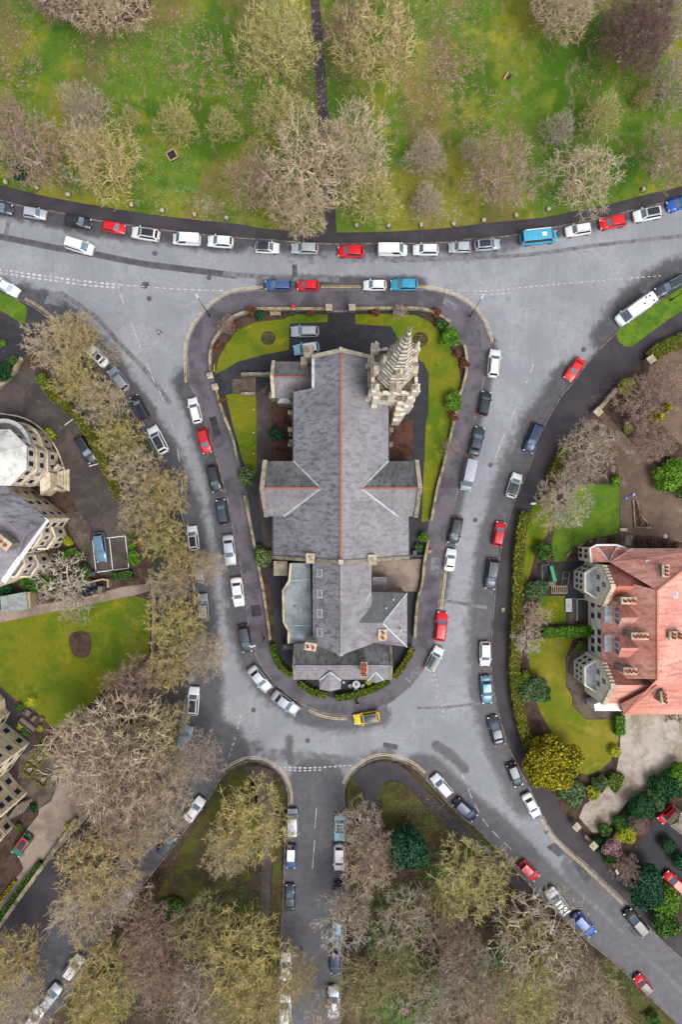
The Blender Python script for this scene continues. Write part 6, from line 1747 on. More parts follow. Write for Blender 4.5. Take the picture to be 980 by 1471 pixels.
CARMESH = {}
def car_meshes(ty):
    if ty in CARMESH: return CARMESH[ty]
    res = {}
    for k, (bm, key) in car_parts(ty).items():
        me = bpy.data.meshes.new(k.replace('#', '').split('/')[-1])
        bmesh.ops.recalc_face_normals(bm, faces=bm.faces)
        bm.to_mesh(me); bm.free()
        me.materials.append(None)
        if key in ('body', 'roof', 'glassroof', 'tyre'):
            me.polygons.foreach_set('use_smooth', np.ones(len(me.polygons), dtype=bool))
            if key != 'tyre':
                try: me.set_sharp_from_angle(angle=math.radians(40))
                except Exception: pass
        res[k] = (me, key)
    CARMESH[ty] = res
    return res
FIX = {'wind': G_WIND, 'side': G_SIDE, 'glassroof': G_ROOF, 'tyre': M_TYRE, 'rim': M_RIM, 'head': M_HEAD, 'tail': M_TAIL, 'plate': M_PLATE, 'trim': M_TRIM}
def vehicle(px, py, lpx, deg, ty, col, label, roofc=None, sun_=False, z=0.0, name=None, cat=None, group='cars parked along the kerbs and in the drives', cabin=None):
    h = TY_[ty][2] * .7
    x, y = P(px, py, h)
    L = lpx / PX * (HC - h) / HC
    s = L / TY_[ty][0]
    name = name or {'van': 'van', 'camper': 'camper_van', 'minibus': 'minibus'}.get(ty, 'parked_car')
    e = empty(name, (x, y, z), math.radians(deg), label, cat or {'van': 'van', 'camper': 'camper van', 'minibus': 'minibus'}.get(ty, 'car'), group)
    w = min(max(s, .95), 1.06)
    e.scale = (s, w, w)
    objs = {}
    for k, (me, key) in car_meshes(ty).items():
        if k == 'sunroof' and not sun_: continue
        if k.startswith('roof_rail') and roofc == 'black': continue
        nm = k.replace('#', '').split('/')[-1]
        o = bpy.data.objects.new(nm, me)
        COL.objects.link(o)
        o.parent = objs[k.split('/')[0]] if '/' in k else e
        objs[k] = o
        if key == 'body': m = gp(cabin) if (cabin and k == 'cabin') else gp(col)
        elif key == 'roof': m = gp(roofc or col)
        else: m = FIX[key]
        o.material_slots[0].link = 'OBJECT'
        o.material_slots[0].material = m
    return e
CARS = [
 # upper road, far kerb
 (-4, 297, 40, -8, 'hatch', 'dark', 'dark car cut off by the left edge at the top kerb', None, False),
 (48, 305, 34, -9, 'hatch', 'silver', 'silver white hatchback, leftmost fully visible car at the top kerb'),
 (110, 317, 39, -9, 'hatch', 'black', 'black car half hidden by yellow branches at the top kerb', None, True),
 (162, 325.5, 33, -9, 'hatch', 'red', 'small red hatchback at the top kerb under the left park tree'),
 (207.5, 334.5, 41, 171, 'suv', 'white', 'white car with long black panoramic roof next right of the small red hatchback', None, True),
 (266.5, 341.5, 41, 177, 'van', 'white', 'small white van facing left at the top kerb between two white cars'),
 (315.8, 346, 38, 176, 'hatch', 'white', 'white hatchback right of the small white van at the top kerb'),
 (383.5, 354.5, 36, -2, 'hatch', 'white', 'white small car with a black roof at the top kerb above the island corner', 'black', True),
 (437.5, 355.5, 40, 179, 'estate', 'silver', 'silver estate with roof rails under the big cream park tree'),
 (504, 360, 38, 180, 'hatch', 'red', 'red hatchback at the top kerb under the edge of the big cream tree'),
 (564.5, 357, 44, 0, 'van', 'white', 'white van facing right at the top kerb, right of the red hatchback'),
 (612.5, 357, 38, 180, 'suv', 'white', 'white car with roof rails just right of the top kerb white van'),
 (661.5, 354, 33, 181, 'estate', 'silver', 'short silver car at the top kerb, left neighbour of the car with dark sunroof'),
 (701.4, 350, 38, 5, 'suv', 'silver', 'silver car with dark sunroof left of the blue camper van', None, True),
 (776, 338.5, 54, 6, 'camper', 'camper', 'bright blue camper van with roof vent at the top kerb'),
 (833, 328.5, 38, 189, 'suv', 'white', 'white car between the blue camper van and the red car'),
 (882, 318, 38, 190, 'hatch', 'red', 'red hatchback at the upper right of the top kerb'),
 (932.5, 306, 41, 191, 'suv', 'white', 'white car with dark panoramic roof at the far right of the top kerb', None, True),
 (980, 291, 40, 194, 'hatch', 'royal', 'blue car cut off by the right edge at the top kerb'),
 (112, 352, 43, -17, 'mpv', 'white', 'white people carrier out in the lane of the upper road, left side'),
 (8.5, 411.5, 38, -31, 'saloon', 'white', 'white saloon cut off by the left edge beside the green verge'),
 (966, 409, 48, 207, 'estate', 'dark', 'dark grey car at the right edge ahead of the white minibus'),
 (916, 442.8, 60, 215.5, 'minibus', 'white', 'long white minibus parked beside the green verge, upper right'),
 # island top
 (400, 408.6, 40, 180, 'estate', 'blue', 'dark blue car at the island top kerb left of a red one'),
 (442, 409, 32, 180, 'hatch', 'red', 'small red car at the island top kerb right of the dark blue car'),
 (538.6, 408.6, 34, 180, 'hatch', 'white', 'small white car at the island top kerb beside the turquoise car'),
 (581, 408, 40, 180, 'hatch', 'brightblue', 'turquoise blue hatchback at the island top kerb'),
 (437.8, 475.5, 41, 180, 'estate', 'silver', 'pale silver estate parked inside the churchyard gates'),
 (440, 500.5, 38, 188, 'mini', 'mini', 'light blue small car with white roof in the churchyard', 'white'),
 # left street
 (138.8, 511, 37, 135, 'coupe', 'white', 'white car with sunroof, topmost under the left street trees', None, True),
 (169, 544, 39, 128, 'hatch', 'greysilver', 'silver blue car veiled by twigs, second from the top on the left street'),
 (199, 585, 39, 118, 'estate', 'black', 'black car between a silver and a white car on the left street'),
 (225.5, 631.5, 43, 117, 'suv', 'white', 'white car with glass roof near the bend of the left street', None, True),
 (276.5, 773, 36, 97, 'hatch', 'white', 'white car with glass roof under trees across from the pale silver saloon', None, True),
 (286, 819, 36, 95, 'hatch', 'greysilver', 'grey silver car mostly hidden by twigs, between two other hidden cars'),
 (291, 873, 40, 93, 'estate', 'greysilver', 'grey silver estate deeply hidden by twigs beside the left street'),
 (277, 1008, 42, 86, 'estate', 'white', 'white car with glass roof parked at the lower end of the left street', None, True),
 (263.7, 1060.5, 38, 68, 'hatch', 'ltblue', 'pale blue car seen through branches below the lower white car'),
 (279, 589, 38, 104, 'estate', 'white', 'white estate at the island west kerb above the red car'),
 (293, 633, 37, 283, 'hatch', 'darkred', 'red car at the island west kerb'),
 (307, 687, 40, 283, 'suv', 'black', 'black car with pale sunroof below the red one on the west kerb', None, True),
 (318.5, 735.5, 37, 99, 'hatch', 'dark', 'dark car with red tail lights at the middle of the west kerb'),
 (329, 790.5, 45, 276, 'saloon', 'silver', 'pale silver saloon at the middle of the island west kerb'),
 (341, 851, 43, 277, 'saloon', 'white', 'white saloon on the island west kerb beside the black path'),
 (351.6, 918, 40, 280, 'hatch', 'dark', 'dark grey car at the lower west kerb of the island'),
 (372.7, 976, 43, 309, 'saloon', 'silver', 'silver white saloon on the lower left curve of the island'),
 (409.8, 1010.5, 46, 323, 'saloon', 'greysilver', 'grey silver saloon at the bottom left curve of the island'),
 (526.7, 1032, 38, 189, 'mini', 'yellow', 'yellow car with a dark roof at the tip of the island', 'dark', True),
 (624.7, 947, 38, 63, 'mini', 'white', 'white small car with dark roof on the lower right curve of the island', 'dark', True),
 (634.5, 900.5, 43, 84, 'estate', 'red', 'bright red estate at the lower east kerb of the island'),
 # right street
 (711, 521, 41, 84, 'suv', 'white', 'white car at the top of the east kerb of the island'),
 (697, 579, 36, 79, 'mini', 'black', 'black small car below the white car on the east kerb', None, True),
 (685.8, 633.5, 43, 76, 'saloon', 'dark', 'dark saloon with red tail lights above the silver van'),
 (674.7, 682, 47, 258, 'van', 'greysilver', 'long silver van on the east kerb of the island'),
 (655, 762, 40, 257, 'hatch', 'black', 'black hatchback above a white saloon on the east kerb'),
 (647.8, 804.5, 33, 82, 'saloon', 'white', 'white compact saloon at the end of the double yellow line'),
 (826.7, 530, 37, 236, 'coupe', 'red', 'red coupe on the outer kerb of the right street junction'),
 (767.7, 628.5, 45, 248, 'estate', 'navy', 'dark navy car on the outer kerb below the red coupe'),
 (740, 697, 37, 72, 'hatch', 'white', 'white hatchback with black roof on the outer kerb', 'black', True),
 (718, 767, 36, 79, 'hatch', 'darkred', 'red hatchback on the outer kerb opposite the black hatchback'),
 (707.7, 825, 45, 262, 'estate', 'dark', 'dark grey estate on the outer kerb below the red hatchback'),
 (698, 940, 36, 270, 'hatch', 'white', 'white hatchback alone on the outer kerb'),
 (700, 991.5, 41, 274, 'saloon', 'steel', 'steel blue saloon on the outer kerb'),
 (713.5, 1050.5, 43, 105, 'saloon', 'dark', 'dark grey saloon below the steel blue one'),
 (741, 1114.5, 35, 291, 'hatch', 'dark', 'black small car beneath the golden conifer'),
 (765, 1158.5, 38, 298, 'saloon', 'white', 'white saloon just above the lower double yellow line'),
 (635.7, 1130, 37, 131, 'suv', 'white', 'white car at the verge left of the lower right road'),
 (669.5, 1164.7, 39, 317, 'hatch', 'navy', 'navy blue car behind the white one on the lower right verge'),
 (761.4, 1253, 33, 315, 'hatch', 'red', 'red car on the lower right road beside the olive tree'),
 (803, 1297, 43, 127, 'suv', 'white', 'white off roader with roof bars under bare branches'),
 (840.5, 1330, 40, 312, 'hatch', 'royal', 'royal blue car under bare branches behind the off roader'),
 (916.5, 1327, 42, 130, 'suv', 'black', 'black car on the outer kerb of the lower right road'),
 (926, 1416, 30, 130, 'mini', 'red', 'small red car with dark roof near the lower right corner', 'dark', True),
 # centre road
 (420, 1183, 37, 90, 'van', 'greysilver', 'grey van half covered by the mossy tree on the centre road'),
 (418, 1232.5, 34, 268, 'mini', 'blue', 'small blue car with white roof on the centre road', 'white'),
 (416.5, 1292, 39, 90, 'saloon', 'dark', 'dark saloon on the left kerb of the centre road'),
 (410.6, 1391, 41, 90, 'saloon', 'white', 'white saloon on the left kerb of the centre road'),
 (409, 1451.6, 43, 90, 'suv', 'white', 'white car dappled by branches at the bottom of the centre road'),
 (488, 1191, 38, 270, 'coupe', 'mini', 'light blue convertible style car on the right kerb of the centre road', None, True),
 (487.5, 1234, 38, 270, 'hatch', 'white', 'white car below the light blue one on the centre road'),
 (487, 1283, 28, 270, 'hatch', 'black', 'black car partly under a thick branch on the centre road'),
 (484, 1338, 36, 270, 'hatch', 'ltblue', 'pale blue car wrapped in bare branches on the centre road'),
 (481.7, 1382.5, 38, 270, 'hatch', 'navy', 'dark blue car with red tail lights on the centre road'),
 (479, 1442, 47, 90, 'saloon', 'silver', 'silver saloon at the bottom of the centre road, right kerb'),
 # lower left road
 (278.6, 1164, 40, 55, 'saloon', 'white', 'white saloon at the top of the lower left road'),
 (240, 1213, 40, 55, 'hatch', 'dark', 'dark car mostly hidden by cream twigs on the lower left road'),
 (149, 1252, 38, 235, 'estate', 'blue', 'blue grey estate seen through twigs on the lower left road'),
 (102, 1304, 36, 238, 'hatch', 'greysilver', 'grey silver car veiled by twigs, left kerb of the lower left road'),
 (178.7, 1292, 38, 55, 'saloon', 'greysilver', 'grey saloon under the edge of the cream tree, right kerb of the lower left road'),
 (104, 1391, 38, 55, 'hatch', 'white', 'white car half under a yellow tree at the lower left road'),
 (72, 1433, 38, 55, 'hatch', 'silver', 'silver hatchback in the open near the lower left corner'),
 (47, 1466, 38, 55, 'hatch', 'white', 'white car cut off by the bottom edge at the lower left'),
 (31, 1401, 38, 235, 'hatch', 'greysilver', 'pale grey car hidden under the ochre tree at the lower left'),
 # drives
 (121.5, 645, 43, 302, 'estate', 'black', 'black estate parked on the left villa driveway'),
 (143, 786.6, 43, 276, 'estate', 'steel', 'blue estate in the marked bay by the left villa'),
 (30.5, 1214.5, 36, 234, 'mini', 'green', 'dark green small car with red roof on the gravel drive', 'red', True),
 (961, 1171, 30, 222, 'hatch', 'red', 'bright red car beside the grey garage, lower right'),
 (971, 1268, 36, 140, 'hatch', 'red', 'red car at the right edge behind the dark evergreen'),
]
for c in CARS:
    px, py, l, d, ty, col, lab = c[:7]
    roofc = c[7] if len(c) > 7 else None
    sn = c[8] if len(c) > 8 else False
    zz = 0.0
    if lab.startswith(('pale silver estate parked inside', 'light blue small car')): zz = .13
    if lab.startswith(('black estate parked', 'blue estate in', 'dark green small', 'bright red car beside', 'red car at the right edge')): zz = .15
    vehicle(px, py, l, d, ty, col, lab, roofc, sn, zz)
# extra fittings on the camper van and the off roader
for o in list(bpy.data.objects):
    if o.get('label', '').startswith('bright blue camper'):
        box('roof_vent', .1, .8, -.35, .25, 2.07, 2.2, M_WPAINT, o, bev=.04); box('awning', -2.1, 1.5, .72, .86, 1.95, 2.1, M_WPAINT, o, bev=.03)
    if o.get('label', '').startswith('white off roader'):
        for x in (-1.3, -.6, .05): box('roof_bar', x - .04, x + .04, -.66, .66, 1.73, 1.78, M_TRIM, o)
    if o.get('label', '').startswith('long white minibus'):
        for x, y in ((-2.3, .5), (-2.2, -.4), (-1.6, -.55), (-.9, .1)): 
            bm = bmesh.new(); lathe_bm(bm, [(.13, 2.56), (.13, 2.66), (.08, 2.70)], 10, (x, y)); from_bm('roof_vent', bm, M_TRIM, o)

# ------------------------------------------------------------------ bare winter trees
def twigmat(name, ca, cb, cc=None):
    ca, cb, cc = [tuple(v * min(f, .78 / max(q[:3])) for v in q[:3]) + (1,) if q else None for q, f in ((ca, 2.2), (cb, .55), (cc, 1.2))]
    t = NT('bark ' + name)
    g = t.n('ShaderNodeNewGeometry')
    col = t.mix(g.outputs['Random Per Island'], ca, cb)
    if cc:
        col = t.mix(t.rng(t.noise(.35, 3, .6), .45, .62, 0, .45), col, cc)
    return t.done(col, .85, .15)
BK = {
 'cream': twigmat('cream', C(214, 196, 168), C(170, 148, 122), C(192, 172, 140)),
 'ochre': twigmat('ochre', C(200, 180, 128), C(150, 128, 92), C(182, 168, 130)),
 'olive': twigmat('olive', C(182, 174, 116), C(134, 124, 84), C(186, 176, 134)),
 'moss': twigmat('moss', C(186, 172, 112), C(124, 116, 66), C(196, 178, 136)),
 'grey': twigmat('grey', C(180, 166, 150), C(136, 122, 110), C(160, 150, 128)),
 'pink': twigmat('pink', C(168, 142, 130), C(124, 102, 96), C(146, 124, 106)),
 'dark': twigmat('dark', C(118, 94, 92), C(84, 64, 66), C(132, 108, 96)),
 'white': twigmat('white', C(222, 212, 198), C(186, 172, 156)),
 'green': twigmat('green', C(164, 156, 112), C(104, 100, 66), C(170, 156, 120)),
}
def grow2(seed, n=900, twl=5, tl=.9, base=.18, H=12.0, R=5.5, zc=.60, inner=.25, bend=.35, wig=.10, cone=.55, droop=0.0, twig=.015, rtop=.5, main=7, fold=1.0):
    """crown grown by joining scattered tip points to the nearest limb, then feathering every tip with twigs"""
    rs = np.random.RandomState(seed)
    d = rs.normal(size=(n * 3, 3)); d /= np.linalg.norm(d, axis=1, keepdims=True)
    rad = (inner ** 2 + (1 - inner ** 2) * rs.rand(n * 3)) ** .5
    C0 = np.array([0, 0, H * zc]); S = np.array([R, R, H * (1 - zc)])
    lump = 1 + .13 * np.sin(3 * np.arctan2(d[:, 1], d[:, 0]) + seed) + .10 * np.sin(5 * np.arctan2(d[:, 1], d[:, 0]) + seed * 2) * (1 - np.abs(d[:, 2]))
    T = C0 + d * rad[:, None] * S * lump[:, None]
    T = T[T[:, 2] > H * (zc - .26)][:n]
    T = T[np.argsort(np.linalg.norm((T - np.array([0, 0, H * base])) / S, axis=1))]
    nodes = [np.array([0, 0, H * base * t]) for t in (0, .5, 1)] + [np.array([rs.normal() * .1, rs.normal() * .1, H * (base + (rtop - base) * t)]) for t in (.33, .66, 1)]
    par = [-1, 0, 1, 2, 3, 4]
    for k in range(main):   # main limbs
        az = k / main * 6.283 + rs.uniform(-.35, .35); el = rs.uniform(.55, 1.05)
        p = np.array(nodes[rs.choice([2, 3, 4])]); pi = 2 + rs.randint(3); p = np.array(nodes[pi]); dd = np.array([math.cos(az) * math.cos(el), math.sin(az) * math.cos(el), math.sin(el)])
        for j in range(5):
            dd = dd + rs.normal(size=3) * wig * 1.5; dd[2] += .02 - .04 * j; dd /= np.linalg.norm(dd)
            p = p + dd * R * .15; nodes.append(p.copy()); par.append(pi); pi = len(nodes) - 1
    N = np.zeros((len(nodes) + 4 * len(T) + 10, 3)); m = len(nodes); N[:m] = nodes
    cen = np.array([0, 0, H * base])
    dn = np.zeros(len(N)); dn[:m] = np.linalg.norm((N[:m] - cen) / S, axis=1)
    tips = []
    for t in T:
        dt = np.linalg.norm((t - cen) / S)
        v = t - N[2:m]; L = np.linalg.norm(v, axis=1)
        out = (N[2:m] - cen); on = np.linalg.norm(out, axis=1) + .3
        cosang = (v * out).sum(1) / (L * on + 1e-6)
        cost = L * (1.25 - .65 * cosang) + 50 * (dn[2:m] > dt)
        i = int(np.argmin(cost)) + 2
        a = N[i]; L = np.linalg.norm(t - a)
        k = 3 if L > 1.2 else 2
        pi = i
        side = rs.normal(size=3) * wig * L
        for j in range(1, k + 1):
            u = j / k
            q = a + (t - a) * u + side * math.sin(u * math.pi) + np.array([0, 0, -bend * .25 * L * math.sin(u * math.pi)])
            N[m] = q; dn[m] = np.linalg.norm((q - cen) / S); par.append(pi); pi = m; m += 1
        tips.append(m - 1)
    cnt = np.zeros(m); cnt[tips] = 1
    for i in range(m - 1, 0, -1): cnt[par[i]] += cnt[i]
    rr = np.maximum(.0135 * np.sqrt(np.maximum(cnt, 1)) * .62 * fold, twig * 1.1)
    thick, thin = [], []
    for i in range(1, m):
        s = (N[par[i]], N[i], min(rr[par[i]], rr[i] * 1.5), rr[i])
        (thick if rr[i] > .045 else thin).append(s)
    thick.append((np.array([0, 0, -.1]), np.array([0, 0, .6]), rr[1] * 1.5, rr[1] * 1.1))
    ends = list(range(8, m)) if twl > 0 else []
    for i in ends:
        if rr[i] > .05: continue
        a = N[i]; o = a - N[par[i]]; o = o / (np.linalg.norm(o) + 1e-6) + (a - C0) / S * .55 + np.array([0, 0, .25]); o /= np.linalg.norm(o)
        k = twl if i in () else max(1, int(twl * .5 + rs.rand() * twl * .8))
        for j in range(k):
            dv = o + rs.normal(size=3) * cone; dv /= np.linalg.norm(dv)
            L = tl * rs.uniform(.45, 1.15)
            b1 = a + dv * L * .5; d2 = dv + rs.normal(size=3) * .22 + np.array([0, 0, .12 - droop]); d2 /= np.linalg.norm(d2); b2 = b1 + d2 * L * .5
            thin.append((a, b1, twig * 1.15, twig)); thin.append((b1, b2, twig, twig * .7))
    return thick, thin
def tube_arrays(segs, sides):
    A = np.array([tuple(s[0]) for s in segs]); B = np.array([tuple(s[1]) for s in segs])
    r0 = np.array([s[2] for s in segs])[:, None]; r1 = np.array([s[3] for s in segs])[:, None]
    D = B - A; D /= np.linalg.norm(D, axis=1, keepdims=True) + 1e-9
    ref = np.where(np.abs(D[:, 2:3]) < .9, np.array([[0, 0, 1.0]]), np.array([[1.0, 0, 0]]))
    U = np.cross(D, ref); U /= np.linalg.norm(U, axis=1, keepdims=True) + 1e-9
    Wv = np.cross(D, U)
    n = len(segs)
    V = np.empty((n, 2, sides, 3))
    for k in range(sides):
        a = 2 * math.pi * k / sides
        o = U * math.cos(a) + Wv * math.sin(a)
        V[:, 0, k] = A + o * r0; V[:, 1, k] = B + o * r1
    base = (np.arange(n) * 2 * sides)[:, None]
    F = []
    for k in range(sides):
        j = (k + 1) % sides
        F.append(np.concatenate([base + k, base + j, base + sides + j, base + sides + k], 1))
    return V.reshape(-1, 3), np.concatenate(F)
PROTO = {}
def proto(key, **kw):
    thick, thin = grow2(**kw)
    V1, F1 = tube_arrays(thick, 7); V2, F2 = tube_arrays(thin, 3)
    R = np.percentile(np.hypot(V2[:, 0], V2[:, 1]), 93); Hh = np.percentile(V2[:, 2], 99)
    def me(nm, V, F, sm):
        o = mesh_np(nm, V, F, None, None, sm); m = o.data; bpy.data.objects.remove(o); m.materials.append(None); return m
    PROTO[key] = (me('trunk', V1, F1, True), me('crown', V2, F2, False), R, Hh)
proto('round1', seed=1, n=520, twl=4, tl=1.05, twig=.021)
proto('round2', seed=2, n=400, twl=4, tl=.9, cone=.7, wig=.16, twig=.021)
proto('open1', seed=3, n=300, twl=4, tl=1.0, wig=.2, cone=.7, twig=.023, inner=.35, fold=1.4)
proto('open2', seed=4, n=340, twl=4, tl=.95, wig=.22, cone=.6, twig=.023, fold=1.3)
proto('weep', seed=5, n=360, twl=4, tl=.95, wig=.14, droop=.7, cone=.75, twig=.019)
proto('dense', seed=6, n=1300, twl=5, tl=.8, wig=.08, cone=.5, base=.06, twig=.018)
proto('sparse', seed=8, n=170, twl=4, tl=1.0, wig=.24, cone=.6, twig=.024, fold=2.4, inner=.4, main=6)
proto('vase', seed=9, n=620, twl=4, tl=1.0, wig=.05, cone=.30, base=.06, zc=.45, twig=.019, rtop=.2, main=12, bend=.1)
proto('mossy', seed=10, n=380, twl=5, tl=.75, wig=.26, cone=.9, twig=.022)
BUDM = {'bud': leafmat('olive catkins', [C(120, 116, 40), C(168, 156, 62), C(196, 180, 96)])}
def budmesh(key, n, size, seed):
    cm = PROTO[key][1]
    V = np.empty(len(cm.vertices) * 3, dtype=np.float32); cm.vertices.foreach_get('co', V); V = V.reshape(-1, 3)
    rs = np.random.RandomState(seed)
    p = V[rs.randint(0, len(V), n)] + rs.normal(size=(n, 3)) * .06
    Q, F = leaf_quads(p, np.tile([0, 0, 1.0], (n, 1)), size, rs, .4)
    o = mesh_np('catkins', Q, F, None); m = o.data; bpy.data.objects.remove(o); m.materials.append(None); return m
BUDS = {'mossy': budmesh('mossy', 4500, .05, 1), 'round2': budmesh('round2', 5000, .045, 2), 'open1': budmesh('open1', 4000, .05, 3)}
tr_i = 0
def tree(px, py, rpx, H, pr, bark, label, buds=False, limb=None, group=None, name='bare_tree'):
    global tr_i
    tr_i += 1
    me_t, me_c, R, Hh = PROTO[pr]
    hc = H * .62
    x, y = P(px, py, hc)
    r = rpx / PX * (HC - hc) / HC * .93
    e = empty(name, (x, y, .1), (tr_i * 2.399) % 6.28, label, 'tree', group or 'bare winter trees')
    e.scale = (r / R, r / R, H / Hh)
    for nm, me, mt in (('trunk', me_t, limb or bark), ('crown', me_c, bark)):
        o = bpy.data.objects.new(nm, me); COL.objects.link(o); o.parent = e
        o.material_slots[0].link = 'OBJECT'; o.material_slots[0].material = BK[mt]
    if buds:
        o = bpy.data.objects.new('catkins', BUDS[pr]); COL.objects.link(o); o.parent = e
        o.material_slots[0].link = 'OBJECT'; o.material_slots[0].material = BUDM['bud']
    return e
